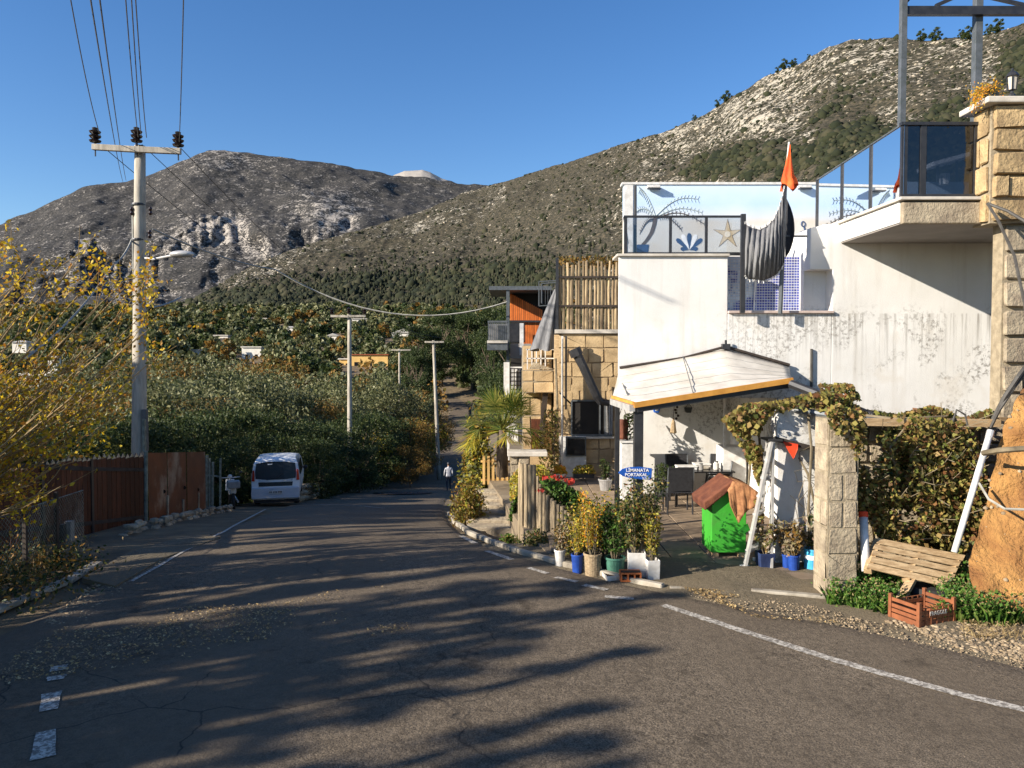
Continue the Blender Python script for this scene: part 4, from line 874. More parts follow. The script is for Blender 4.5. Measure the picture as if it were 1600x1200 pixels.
# ================================================================ STONE HOUSE AND NEIGHBOURS
sh_ = thing('stone_house', 'warm stone-clad house with a dark window beside the white house', 'house', (2, 19.5, GZ))
YH = 19.5; hx0, hx1 = P(872,650,YH).x, P(970,650,YH).x+.7; hz1 = P(900,521,YH).z
MB().box(hx0, hx1, YH+.05, YH+5, GZ, hz1).obj('core', MAT['mortar_dark'], sh_)
wx0, wx1, wz0, wz1 = P(893,650,YH).x, P(956,650,YH).x, P(900,680,YH).z, P(900,626,YH).z
stones(sh_, (hx0, YH+.05, GZ), (1, 0, 0), (0, 0, 1), hx1-hx0, hz1-GZ, 5, 10, .02, MAT['stone_house'], N=(0, -1, 0), gap=.007, bev=.004, shape=lambda x, z: not (wx0-.0 < hx0+x < wx1+.1 and wz0-.1 < GZ+z < wz1+.1))
stones(sh_, (wx0-.3, YH+.05, wz1), (1, 0, 0), (0, 0, 1), wx1-wx0+.6, .42, 3, 1, .02, MAT['stone_house'], N=(0, -1, 0), gap=.012, bev=.006)
stones(sh_, (wx0-.35, YH+.05, wz0), (1, 0, 0), (0, 0, 1), .33, wz1-wz0, 1, 2, .02, MAT['stone_house'], N=(0, -1, 0), gap=.012, bev=.006)
stones(sh_, (hx0, YH+5, GZ), (0, -1, 0), (0, 0, 1), 4.9, hz1-GZ, 7, 8, .02, MAT['stone_house'], N=(-1, 0, 0), gap=.012, bev=.006)
MB().box(hx0-.08, hx1, YH-.04, YH+5, hz1+.003, hz1+.1).obj('roof_edge', MAT['coping'], sh_)
wi = MB().box(wx0, wx1, YH+.0, YH+.045, wz0, wz1).obj('window', MAT['dark_room'], sh_)
wf = MB(); 
for x in (wx0, wx0+.72, wx0+.85, wx1): wf.bar((x, YH-.02, wz0), (x, YH-.02, wz1), .035)
wf.bar((wx0, YH-.02, wz0), (wx1, YH-.02, wz0), .05).bar((wx0, YH-.02, wz1), (wx1, YH-.02, wz1), .035); wf.obj('window_frame', MAT['metal_grey'], wi)
wg = MB()
for i in range(5): x = wx0+.88+i*.04; wg.bar((x, YH-.03, wz0), (x, YH-.03, wz1), .012)
wg.obj('window_grille', MAT['white_metal'], wi); MB().box(wx0-.05, wx1+.05, YH-.08, YH, wz0-.08, wz0-.03).obj('sill', MAT['coping'], wi)
ps_ = thing('pole_screen', 'upright screen of rough wooden poles on top of the stone house', 'screen', (hx0, YH, hz1)); zz0, zz1 = hz1+.1, P(920,412,YH).z
x = hx0+.04
while x < hx1-.1:
    r_ = random.uniform(.03, .05); zt_ = zz1+random.uniform(-.06, .1); MB().tube([(x, YH+.05, zz0), (x+random.uniform(-.02, .02), YH+.05, zz0+1), (x+random.uniform(-.03, .03), YH+.05, zt_)], [r_, r_*.95, r_*.8], 7).obj('pole', MAT['wood_pole'], ps_); x += r_*2+random.uniform(.0, .03)
for y in (433, 478, 517): z = P(900, y, YH).z; MB().bar((hx0-.03, YH-.0, z), (hx1, YH-.0, z), .05, .05).obj('rail', MAT['wood_dark'], ps_)
MB().bar((hx0-.03, YH, zz0-.05), (hx0-.03, YH, zz1+.15), .07).obj('corner_post', MAT['metal_black'], ps_)
C = np.array([(random.uniform(hx0, hx1), YH+random.uniform(.1, .8), zz1+random.uniform(-.05, .22)) for _ in range(900)])
dv = foliage('dry_creeper', C, .05, MAT['rust']); tag(dv, 'dry reddish creeper growing along the top of the wooden pole screen', 'plant')
fp = thing('flue_pipe', 'black elbowed stove flue slanting down across the stone house wall', 'pipe', tuple(P(935, 628, 18.9)))
MB().tube([P(898,546,18.7), P(911,572,18.7), P(932,618,18.8), P(938,627,18.85), P(952,630,18.9)], [.13,.11,.11,.1,.08], 10).obj('pipe', MAT['metal_black'], fp); MB().tube([P(897,545,18.7), P(902,556,18.7)], .16, 10).obj('cowl', MAT['metal_black'], fp)
pp = thing('timber_pole', 'pale timber pole with a grey drain pipe in front of the stone house', 'pole', tuple(P(869, 740, 19)))
MB().pbox(866, 873, 523, 745, 19.0, .1, z0=GZ).obj('pole', MAT['wood_pale'], pp); MB().pbox(877, 880, 525, 745, 19.2, .06, z0=GZ).obj('drain_pipe', MAT['white_metal'], pp); MB().pbox(883, 886, 525, 640, 19.2, .05).obj('conduit', MAT['metal_black'], pp)
eb = thing('meter_box', 'grey electricity meter box on a white panel of the stone house', 'box', tuple(P(895, 735, 19.3)))
MB().pbox(874, 916, 682, 745, 19.32, .1, z0=GZ).obj('panel', MAT['white_metal'], eb); MB().pbox(886, 914, 685, 711, 19.2, .1).obj('box', MAT['dark_glass'], eb, bevel=.01); MB().pbox(884, 916, 683, 713, 19.27, .04).obj('frame', MAT['metal_grey'], eb)
# lower wing with balcony box
lw_ = thing('stone_annex', 'lower stone-clad wing with a solid parapet balcony', 'house', (1, 21, GZ)); ax0, ax1 = P(817,650,21.4).x, hx0-.06
MB().box(ax0, ax1, 21.4, 24, GZ, P(840,540,21.4).z).obj('core', MAT['mortar'], lw_)
stones(lw_, (ax0, 21.4, GZ), (1, 0, 0), (0, 0, 1), ax1-ax0, P(840,540,21.4).z-GZ, 2, 7, .02, MAT['stone_house'], N=(0, -1, 0), gap=.012, bev=.006)
bz0, bz1 = P(840,614,20.4).z, P(840,579,20.4).z; b0 = P(816,600,20.4).x; MB().box(b0, ax1, 20.45, 21.38, bz0, bz1).obj('parapet', MAT['mortar'], lw_)
stones(lw_, (b0, 20.45, bz0), (1, 0, 0), (0, 0, 1), ax1-b0, bz1-bz0, 2, 2, .02, MAT['stone_house'], N=(0, -1, 0), gap=.012, bev=.006)
MB().poly([P(826,577,20.8), P(866,577,20.8), P(834,566,20.8)], (0, .2, 0)).obj('gable_stone', MAT['stone_pale'], lw_)
MB().bar(P(852,614,20.6), P(845,700,20.9), .14).obj('strut', MAT['wood_dark'], lw_); MB().pbox(830,846,655,703,21.2,.1).obj('shutter', MAT['fence_brown'], lw_)
cr = MB()
for i in range(5): cr.bar(P(824+i*7, 545, 21.2), P(824+i*7, 577, 21.2), .03)
cr.bar(P(822,546,21.2), P(868,546,21.2), .03).bar(P(822,560,21.2), P(868,560,21.2), .03).obj('lattice', MAT['white_metal'], lw_)
# trellis and white post
wt = thing('white_trellis', 'white wall panel with square lattice trellis behind the palm', 'trellis', tuple(P(805, 640, 23)))
MB().pbox(797, 826, 573, 690, 23.2, .12).obj('panel', MAT['stucco'], wt)
tb = MB()
for i in range(6): tb.bar(P(798+i*5.5, 575, 23.1), P(798+i*5.5, 650, 23.1), .03)
for i in range(12): tb.bar(P(797, 576+i*6.5, 23.08), P(826, 576+i*6.5, 23.08), .03)
tb.obj('lattice', MAT['wood_dark'], wt); MB().pbox(787, 796, 566, 720, 22.8, .2).obj('white_post', MAT['white_metal'], wt)
# grey upper building with orange slatted wall
gb_ = thing('grey_building', 'grey flat-roofed building with orange slatted wall and balcony', 'building', tuple(P(800, 740, 27)))
YG = 27; MB().pbox(764, 862, 447, 453, YG-.4, 3).obj('roof', MAT['metal_grey'], gb_); MB().pbox(791, 796, 452, 640, YG-.35, .15).obj('column', MAT['metal_grey'], gb_)
MB().pbox(798, 870, 453, 700, YG+1.2, 2).obj('wall', MAT['dark_room'], gb_)
for i in range(17):
    xa_ = 797+i*3; ty = 459+(xa_-797)*.52
    by = 503 if xa_ < 818 else 543
    MB().pbox(xa_, xa_+2.5, ty, by, YG+.9, .06).obj('slat', MAT['wood_orange'], gb_)
MB().pbox(797, 846, 500.5, 503.5, YG+.8, .08).obj('rail', MAT['metal_black'], gb_); MB().pbox(796, 820, 505, 535, YG+.4, .1).obj('dark_panel', MAT['metal_black'], gb_)
MB().pbox(761, 793, 536, 547, YG-1.5, 1.6).obj('balcony_slab', MAT['metal_grey'], gb_); MB().pbox(761, 793, 532, 536, YG-1.55, 1.6).obj('balcony_edge', MAT['yelgreen'] if 0 else MAT['coping'], gb_)
bm_ = MB().pbox(762, 793, 501, 504, YG-1.5, .05)
for i in range(11): bm_.pbox(762.5+i*3, 764+i*3, 503, 533, YG-1.48, .03)
bm_.obj('balcony_bars', MAT['metal_grey'], gb_); MB().pbox(763, 792, 506, 531, YG-1.3, .03).obj('balcony_panel', MAT['grey_cloth'], gb_)
MB().pbox(812, 818, 505, 555, YG-.5, .1).obj('chimney', MAT['white_metal'], gb_)
MB().pbox(797, 830, 537, 560, YG-.2, .1).obj('parapet', MAT['stucco_grey'], gb_)
af = MB()
for a, b in (((842,440),(876,438)),((842,440),(842,478)),((842,478),(876,476)),((876,438),(876,476)),((846,443),(873,441)),((846,443),(846,474))): af.bar(P(*a, 22), P(*b, 22), .03)
for i in range(7): af.bar(P(848+i*4, 443, 22.03), P(848+i*4, 475, 22.03), .012)
wfm = thing('wire_screen', 'pale wire-mesh frame behind the folded parasol', 'screen', tuple(P(858, 478, 22))); af.obj('mesh_panel', MAT['metal_grey'], wfm)
um = thing('parasol', 'folded grey parasol leaning beside the pole screen', 'parasol', tuple(P(873, 560, 20)))
MB().tube([P(874,600,20), P(872,445,20)], .03, 6).obj('pole', MAT['metal_grey'], um); rows = []
for j in range(12):
    t = j/11; y = 452+t*94; row = []; cx_, ry2 = 870-16*t*1.0, y
    for i in range(29):
        a = 2*PI*i/28; c = P(cx_, y, 19.9); rad = (.05+.3*t**.9)*(1+.3*math.sin(a*7)); row.append(c+Vector((rad*math.cos(a), rad*math.sin(a)*.8, -.05*math.sin(a*3)*t)))
    rows.append(row)
MB().grid(rows).obj('canopy', MAT['grey_cloth'], um, smooth=True)
# ================================================================ TREES
def limb(mb, a, b, r0, r1, bend=.12, n=6):
    a, b = Vector(a), Vector(b); L = (b-a).length; o = Vector((random.uniform(-1, 1), random.uniform(-1, 1), random.uniform(-.5, 1)))*bend*L
    pts = [a.lerp(b, i/(n-1))+o*math.sin(PI*i/(n-1)) for i in range(n)]
    mb.tube(pts, [r0+(r1-r0)*i/(n-1) for i in range(n)], 6); return pts
def make_tree(name, label, group, h, cr, leafmat, nleaf, lsize, loc=(0, 0, 0), nclump=26, trunk=.35, asp=.4, low=.25, tall=1.0, clump=.38, cat='tree', stems=1):
    t = thing(name, label, cat, loc, group); mb = MB(); C = []
    for s_ in range(stems):
        base = Vector((random.uniform(-.2, .2)*(stems > 1), random.uniform(-.2, .2)*(stems > 1), 0)); top = base+Vector((random.uniform(-.25, .25)*cr*.5, random.uniform(-.25, .25)*cr*.5, h*(trunk)))
        tp = limb(mb, base-Vector((0, 0, .3)), top, .045*h*.5, .03*h*.5, .08)
        for k in range(nclump//stems):
            a = random.uniform(0, 2*PI); u = random.random()**.6; z = random.uniform(low, 1)
            rad = cr*u*math.sqrt(max(.05, 1-((z-.55)/.5)**2))*tall
            c = Vector((rad*math.cos(a), rad*math.sin(a), h*z)); C.append(c)
            if k % 2 == 0:
                pts = limb(mb, top-Vector((0, 0, random.uniform(0, .15)*h*trunk)), c, .016*h*.5, .004*h*.5)
                for q in range(2): limb(mb, pts[3+q], pts[3+q]+Vector((random.uniform(-.4, .4), random.uniform(-.4, .4), random.uniform(0, .5)))*cr*.5, .006*h*.5, .002, n=4)
    C = np.array(C); m = len(C); w_ = RNG.uniform(.5, 1.4, m); w_ /= w_.sum(); idx = RNG.choice(m, nleaf, p=w_)
    s_ = RNG.uniform(.6, 1.25, m)[idx][:, None]*clump*cr
    d = RNG.normal(size=(nleaf, 3)); d /= np.linalg.norm(d, axis=1)[:, None]; L = C[idx]+d*s_*(RNG.random((nleaf, 1))**.5)*np.array([1, 1, .75])
    mb.obj('trunk', MAT['bark'], t, world=False, smooth=True); V, F = leaves(L, lsize, asp); npobj('crown', V, F, leafmat, t, world=False); return t
GO = 'olive trees massed beyond the left side of the road'
protos = []
for i in range(4):
    protos.append(make_tree('olive_tree', 'grey-green olive tree with an uneven rounded crown in the grove left of the road', GO, 5.2, 2.5, MAT['olive'], 9000, .085, nclump=34, low=.16, clump=.34))
GD = 'dark green trees in the shaded belt along the left roadside'
dk = [make_tree('broadleaf_tree', 'dark green bushy tree in the shaded belt behind the parked white minivan', GD, 5.5, 2.7, MAT['darkleaf'], 9000, .1, nclump=34, low=.08, clump=.36) for _ in range(2)]
GR = 'rust-coloured trees among the olives'
ru = make_tree('rusty_tree', 'rust-brown autumn tree standing out among the green olive trees', GR, 4.6, 2.2, MAT['rust'], 7000, .075, nclump=28, low=.2)
used = {}
def plant(pr, x, y, sc, z=None, label=None):
    z = float(ground(x, y)) if z is None else z; rz = random.uniform(0, 6.28)
    if not used.get(pr.name):
        used[pr.name] = 1; pr.location = (x, y, z-.1); pr.rotation_euler = (0, 0, rz); pr.scale = (sc, sc, sc*random.uniform(.9, 1.1)); o = pr
        if label: o['label'] = label
    else: o = dup(pr, (x, y, z-.1), rz, label, (sc, sc, sc*random.uniform(.9, 1.1)))
    return o
def pix(px, Y): return P(px, 600, Y).x
# top-of-crown rows: (px, Y, top pixel y)
def topped(pr, px, Y, ty, hp):
    x = pix(px, Y); g = float(ground(x, Y)); ht = P(px, ty, Y).z-g; return plant(pr, x, Y, max(.25, ht/hp))
rowA = [(235,27,640),(262,29,640),(292,31,645),(322,30,665),(345,33,640),(372,34,665),(398,38,650),(430,36,660),(455,40,645),(485,42,655),(512,42,665),(540,46,650),(565,50,640),(590,54,650),(612,58,655),(150,27,655),(80,28,650),(20,28,660),(190,25,665),(560,44,690),(500,36,690),(300,27,690),(260,24,690),(350,29,690)]
for i, (px, Y, ty) in enumerate(rowA): topped(dk[i % 2], px, Y, ty+random.uniform(-6, 6), 5.9)
rowB = [(225,44,612),(258,48,604),(290,46,610),(320,52,600),(352,50,606),(385,56,612),(418,54,600),(450,58,610),(482,60,604),(515,62,612),(548,66,608),(580,68,604),(606,72,612),(632,78,620),(185,46,606),(140,44,612),(95,46,600),(50,44,608),(5,46,612),(-40,44,606),(240,60,590),(300,64,585),(360,68,588),(420,70,584),(470,74,586),(520,78,590),(570,84,592),(600,88,596),(180,62,588),(120,64,584),(60,66,588)]
for i, (px, Y, ty) in enumerate(rowB): topped(protos[i % 4] if i % 9 else ru, px, Y, ty+random.uniform(-20, 10), 5.6)
for i, (px, Y, ty) in enumerate(((305,44,590),(425,50,596),(262,40,600),(350,43,604),(505,56,596),(558,60,590),(610,66,585),(470,52,606),(172,40,596),(385,62,578),(535,72,572),(448,74,570),(590,80,570),(285,60,572))): topped(protos[i % 4] if i % 4 else ru, px, Y, ty, 5.6)['label'] = 'taller olive tree standing up above the grove between the near and second utility poles' if i % 4 else 'rust-brown tree standing up above the olive grove'
for px, Y, ty in ((652,60,655),(640,52,690),(660,75,640),(668,95,625),(645,90,618),(628,64,660)): topped(ru, px, Y, ty, 4.9)
for px, Y, ty in ((400,80,575),(445,86,572),(330,76,574),(260,72,570),(150,76,566)): topped(ru, px, Y, ty, 4.9)
# tall dark evergreens behind the road bend and beside the houses
gp = make_tree('evergreen_tree', 'tall dark evergreen tree behind the bend of the road left of the houses', 'tall evergreens between the road bend and the houses', 9, 2.6, MAT['pineleaf'], 11000, .12, nclump=40, low=.12, trunk=.6, clump=.33)
for px, Y, ty, wf in ((805,60,480,.6),(815,72,470,.7),(800,46,540,.6),(790,52,560,.5),(772,190,476,1),(790,180,480,1),(755,200,474,1),(738,195,470,1),(715,215,478,1),(690,205,482,1),(668,190,492,1),(648,185,500,1),(728,240,474,1),(700,250,480,1),(762,150,520,.7),(778,130,540,.6),(765,172,500,.8),(652,150,540,.7),(640,170,530,.8)):
    o = topped(gp, px, Y, ty, 9.6); o.scale = (o.scale[0]*wf, o.scale[1]*wf, o.scale[2])
# roadside bushes, right side of the road
def bush(name, label, cat, x, y, z, rx, ry, rz, n, size, mats, stems=True, mix_=None):
    t = thing(name, label, cat, (x, y, z)); mb = MB(); k = max(5, int(n/90)); C = []
    for i in range(k):
        a = random.uniform(0, 2*PI); r_ = random.random()**.5; C.append((rx*r_*math.cos(a)*.8, ry*r_*math.sin(a)*.8, rz*random.uniform(.25, .95)*(1.05-.4*r_)))
    if stems:
        for c in C[:14]: limb(mb, (c[0]*.2, c[1]*.2, 0), c, .012, .004, .15, 5)
        mb.obj('stem', MAT['vine_stem'], t, world=False)
    mats = mats if isinstance(mats, list) else [mats]
    for m_ in mats:
        idx = RNG.integers(0, k, n//len(mats)); L = np.array(C)[idx]+RNG.normal(size=(len(idx), 3))*np.array([rx, ry, rz])*.17; L[:, 2] = np.abs(L[:, 2])
        V, F = leaves(L, size, .5); npobj('foliage', V, F, m_, t, world=False)
    return t
def gbush(label, px, py, w_, h_, mats, n=1500, size=.05, Y=None, cat='bush', name='bush'):
    g = G(px, py); Y = Y or g.y; p = P(px, py, Y); k = Y/1200.
    return bush(name, label, cat, p.x, Y, p.z, w_/2*k, w_/2*k*.8, h_*k, n, size, mats)
gbush('yellow-green bush at the road bend left of the gate', 744, 793, 56, 112, [MAT['yelgreen'], MAT['olive']], 2600, .06, 19.5)
gbush('round dusty bush at the kerb below the stone steps', 733, 826, 62, 70, [MAT['vineleaf'], MAT['rust'], MAT['yelgreen']], 2600, .04, 15.9)
gbush('tall leafy bush beside the wooden gate', 748, 758, 40, 120, [MAT['yelgreen'], MAT['darkleaf']], 2400, .06, 21.5)
gbush('sunlit bush by the road beyond the walking person', 736, 738, 24, 56, [MAT['yelgreen'], MAT['rust']], 1500, .09, 34)
gbush('orange-brown bush at the left edge of the far road', 685, 702, 34, 44, [MAT['rust'], MAT['yelgreen']], 1500, .12, 72)
gbush('yellowing bushes on the left verge of the far road', 655, 720, 60, 60, [MAT['yelgreen'], MAT['olive']], 2200, .12, 64)
gbush('low olive-green bush at the left verge behind the rubble wall', 590, 735, 60, 60, [MAT['olive'], MAT['yelgreen']], 2000, .1, 52)
gbush('dark shrub hanging over the rubble wall beside the minivan', 500, 745, 80, 60, [MAT['darkleaf']], 2200, .08, 38)
gbush('pale dirt-side bush at the top of the far road', 752, 660, 26, 34, [MAT['rust'], MAT['darkleaf']], 1500, .14, 120)
# palm
pm = thing('fan_palm', 'low bushy fan palm with drooping green and yellow fronds by the gate', 'palm', tuple(P(785, 720, 18.6)))
c0 = P(785, 672, 18.6); MB().tube([P(785,745,18.6), P(784,700,18.6), c0], [.14, .13, .1], 8).obj('trunk', MAT['bark'], pm, smooth=True); fm = MB(); dm_ = MB()
for k in range(64):
    a = random.uniform(0, 2*PI); el = random.uniform(-.35, 1.35); L = random.uniform(.45, .85); d = Vector((math.cos(a)*math.cos(el), math.sin(a)*math.cos(el), math.sin(el))); tip = c0+d*L
    mbx = dm_ if el < .0 else fm; mbx.tube([c0, tip], [.014, .008], 4, False); side = d.cross(Vector((0, 0, 1))).normalized(); up = side.cross(d)
    for j in range(13):
        b = (j-6)/6*1.25; dd = (d*math.cos(b)+side*math.sin(b)).normalized(); e = tip+dd*random.uniform(.45, .62)-Vector((0, 0, .1*abs(b)+(.12 if el < .3 else 0))); n_ = dd.cross(up).normalized()*.017
        m_ = tip.lerp(e, .5); mbx.add([tip, m_+n_, e, m_-n_], [(0, 1, 2, 3)])
fm.obj('frond', MAT['palmleaf'], pm)['kind'] = 'stuff'; dm_.obj('dry_frond', MAT['yelgreen'], pm)['kind'] = 'stuff'
# ================================================================ FOREGROUND AUTUMN TREE (left edge)
at_ = thing('autumn_tree', 'nearly bare tree with yellow leaves sweeping in from the left edge', 'tree', (-9.6, 8.6, float(ground(-9.6, 8.6))))
bm2 = MB(); LC = []; root = Vector((-9.6, 8.6, -3.4)); bm2.tube([root, root+Vector((.15, .1, .8)), root+Vector((.4, .1, 1.5))], [.17, .14, .12], 8)
fork = root+Vector((.4, .1, 1.5))
tg = [(232,408,9.6),(200,432,9.2),(175,400,9.8),(142,382,9.3),(105,395,9.9),(60,430,9.2),(20,380,10),(245,470,9.8),(252,500,9.3),(262,545,9.5),(205,560,9),(222,520,8.8),(180,600,9.2),(120,560,9.2),(90,500,9.0),(40,480,8.7),(150,480,9.6),(60,620,8.8),(130,640,9.6),(185,650,9.4),(20,560,8.6),(90,700,9.5),(30,700,9),(5,640,8.7),(70,560,9.6),(160,540,9.4),(0,460,9.1),(60,770,8.9),(110,610,8.7),(205,610,9.8),(215,470,9.2),(25,610,9.4),(-20,520,9.3),(140,690,9.3),(35,430,9.7),(190,505,9.6),(80,640,9.1),(10,740,8.8),(45,745,9.2)]
for (px, py, Y) in tg:
    tip = P(px, py, Y); s0 = fork+Vector((random.uniform(-.1, .1), random.uniform(-.1, .1), random.uniform(-.3, .1))); L = (tip-s0).length
    pts = []
    for i in range(12):
        t = i/11; p = s0.lerp(tip, t); p.z -= L*.13*math.sin(PI*t)*random.uniform(.9, 1.1); p += Vector((random.uniform(-1, 1), random.uniform(-1, 1), random.uniform(-1, 1)))*.02; pts.append(p)
    bm2.tube(pts, [.024*(1-i/11)**.8+.0035 for i in range(12)], 5)
    for k in range(17):
        i = random.randint(3, 10); b = pts[i].lerp(pts[i+1], random.random()); d = (pts[i+1]-pts[i]).normalized()
        dd = (d*1.0+Vector((random.uniform(-.5, .7), random.uniform(-.6, .6), random.uniform(-.3, .9)))).normalized(); l2 = random.uniform(.25, .75); q = [b, b+dd*l2*.5+Vector((0, 0, -.02)), b+dd*l2+Vector((0, 0, .05))]
        bm2.tube(q, [.006, .004, .002], 4, False); dens = 13 if random.random() < .55 else 3
        for z in range(dens+1): LC.append(q[1].lerp(q[2], random.uniform(-.6, 1.05))+Vector((random.gauss(0, .035), random.gauss(0, .035), random.gauss(0, .035))))
for k in range(2200):   # thicker foliage low at the left
    x, y = random.triangular(-60, 200, -30), random.uniform(590, 715); LC.append(P(x, y, random.uniform(8.8, 11)))
for cx_, cy_, s_, n_ in ((165,435,14,70),(120,445,12,60),(225,440,16,110),(215,470,16,90),(60,520,14,60),(20,430,12,60),(90,470,10,40),(240,545,12,50),(230,500,13,60),(15,470,16,60),(35,775,22,240),(15,765,18,120),(30,600,20,80),(140,640,22,90),(5,395,12,50),(150,410,9,50)):
    for _ in range(n_): LC.append(P(random.gauss(cx_, s_), random.gauss(cy_, s_*1.2), random.uniform(8.9, 9.8)))
bm2.obj('branch', MAT['twig'], at_, smooth=True); foliage('leaf', np.array([tuple(v) for v in LC]), .03, MAT['autumn'], at_, .6)['kind'] = 'stuff'
# dark undergrowth behind the wire fence at the left
for px, Y, w_, h_, lb in ((30, 10.9, 1.5, .6, 'low dark hedge behind the wire fence at the left edge'), (-90, 9.5, 1.6, .7, 'dark hedge behind the wire fence, cut by the left picture edge')):
    x = pix(px, Y); bush('hedge', lb, 'hedge', x, Y, float(ground(x, Y))-.2, w_, .8, h_, 3500, .035, [MAT['darkleaf'], MAT['rust']])
# ---- trees standing left of the view that throw the streaked shade over the road
GS = 'roadside trees left of the road outside the picture'
sh1 = make_tree('shade_tree', 'roadside tree left of the road whose shadow falls over the asphalt', GS, 8.0, 1.3, MAT['darkleaf'], 26000, .11, nclump=80, low=.03, trunk=.6, clump=.42, tall=1.2)
sh2 = make_tree('shade_tree', 'slender roadside tree left of the road with thin open crown', GS, 8.0, .45, MAT['darkleaf'], 9000, .07, nclump=60, low=.08, trunk=.7, clump=.5, tall=1.3)
TS = SUN.z
def shade(pr, X0, Y0, hh, hp, wsc=1.0):   # tree of height hh whose shadow tip reaches X0,Y0 on the road
    t = hh/1.02; x, y = X0-2.1*t, Y0-1.0*t; s_ = hh/hp
    o = plant(pr, x, y, s_, z=float(prof(y))-.1); o.scale = (s_*wsc, s_*wsc, s_); return o
SHD = [(sh1,-1.7,17.0,7.0,8.6,.8),(sh1,-1.9,19.2,7.2,8.6,1.),(sh1,-2.2,21.8,7.4,8.6,1.2),(sh1,-2.6,24.5,7.6,8.6,1.2),(sh1,-3.2,27.5,7.6,8.6,1.4),
       (sh1,-1.2,8.7,6.6,8.6,.5),(sh1,-1.0,7.4,6.6,8.6,.5),(sh1,-3.4,5.6,5.6,8.6,.7)]
SHD += [(sh1,-3.6,8.0,5.6,8.6,.55),(sh1,-3.8,7.0,5.4,8.6,.55),(sh1,-3.2,9.0,5.8,8.6,.45),(sh1,-2.6,6.3,6.,8.6,.5),(sh1,-4.2,6.0,5.2,8.6,.6)]
for k in range(18): SHD.append((sh2, float(redge(15.6+k*.62))-random.uniform(.2, 1.6), 15.6+k*.62, random.uniform(6.4, 7.8), 8.6, random.uniform(.5, .9)))
rs_ = random.Random(5); c = 10.2
while c > 2.2:
    base_tip = np.interp(c, [2, 4, 5.5, 6.6, 7.6, 8.6, 9.6, 10.2], [3.4, 2.2, 1.6, 1.2, 2.2, 2.8, 2.2, 1.0]); xt = float(base_tip)+rs_.uniform(-1.3, 1.5)
    SHD.append((sh2, xt, c+xt/2.1, rs_.uniform(7.4, 8.8), 8.6, rs_.uniform(.35, .7))); c -= rs_.uniform(.22, .36) if c > 6.8 else rs_.uniform(.4, .62)
for i, (c, xt) in enumerate(((10.9,2.2),(11.25,-.5),(11.6,4.4),(12.0,1.0),(12.9,3.4),(13.15,-.8),(13.4,4.6),(13.75,.8),(14.9,-1.5),(15.25,1.6),(15.6,-.4),(11.05,3.0),(12.3,2.6),(14.7,.2))): SHD.append((sh2, xt, c+xt/2.1, 7.6+.25*(i % 3), 8.6, .33+.1*(i % 2)))
for a in SHD: shade(*a)
HOU = []
for px_, py_, w_ in ((577,573,58),(547,572,34),(630,529,36),(393,561,30),(305,553,20),(563,507,26),(625,501,16),(452,517,16),(405,502,24),(640,512,12),(470,505,12),(520,531,20),(345,530,22),(590,533,14)):
    g_ = G(px_, py_); HOU.append((g_.x, g_.y, w_*g_.y/1200))
# distant woodland (one mass) over the valley floor
def wood():
    n = 2600; C = []
    while len(C) < n:
        Y = random.uniform(95, 620); px = random.uniform(-150, 900); X = (px-800)/1200*Y
        if any(abs(X-hx*Y/hy) < hw*.5+2.5 and hy-36 < Y < hy+hw*.8+3 for hx, hy, hw in HOU): continue
        if ledge(Y)-3 < X < redge(Y)+4 and Y < 240: continue
        C.append((X, Y, float(ground(X, Y))))
    C = np.array(C); V_all = []; k = 150
    hgt = RNG.uniform(3.5, 7.5, n); r_ = RNG.uniform(2, 4.4, n)
    d = RNG.normal(size=(n, k, 3)); d /= np.linalg.norm(d, axis=2)[..., None]; d[..., 2] = np.abs(d[..., 2])*.9+.05
    L = C[:, None, :]+d*np.stack([r_, r_, hgt], 1)[:, None, :]*RNG.uniform(.7, 1.05, (n, k, 1))
    return L.reshape(n*k, 3), n, k
L, n, k = wood()
sel = np.repeat(RNG.random(n) < .62, k); sel2 = np.repeat(RNG.random(n) < .3, k)
for nm, msk, mt, lb in (('woodland', sel, 'olive', 'olive-green scrubby woodland covering the valley floor below the hills'), ('woodland', ~sel & sel2, 'rust', 'patches of rust-brown autumn trees in the valley woodland'), ('woodland', ~sel & ~sel2, 'pineleaf', 'dark pines scattered through the valley woodland')):
    V, F = leaves(L[msk], .0023*L[msk][:, 1]+.1, .75); tag(npobj(nm, V, F, MAT[mt]), lb, 'woodland', kind='stuff')
n = 9000; pxs = RNG.uniform(150, 860, n); Ys = RNG.uniform(400, 640, n); jj = []
# pines climbing the lower hill
def hillpt(px, ti): 
    j = np.clip(((px+500)/2650*999).astype(int), 0, 999); return HV[(ti*339).astype(int), j]
pxs = RNG.uniform(180, 1000, 30000); ti = RNG.uniform(.02, .75, 30000); C = hillpt(pxs, ti); j = np.clip(((pxs+500)/2650*999).astype(int), 0, 999); wv = HWD[(ti*339).astype(int), j]
kp = RNG.random(len(C)) < np.clip(wv*2.4+.05, .03, 1); C = C[kp]; s_ = RNG.uniform(.6, 1.5, len(C))*np.clip(C[:, 1]/600, .7, 1.5)
V, F = blobs(C+np.array([0, 0, 1.5]), s_, 2.1, jit=.3); tag(npobj('pine_wood', V, F, MAT['scrub']), 'dark pine wood climbing the lower slope of the near hill', 'woodland', kind='stuff')
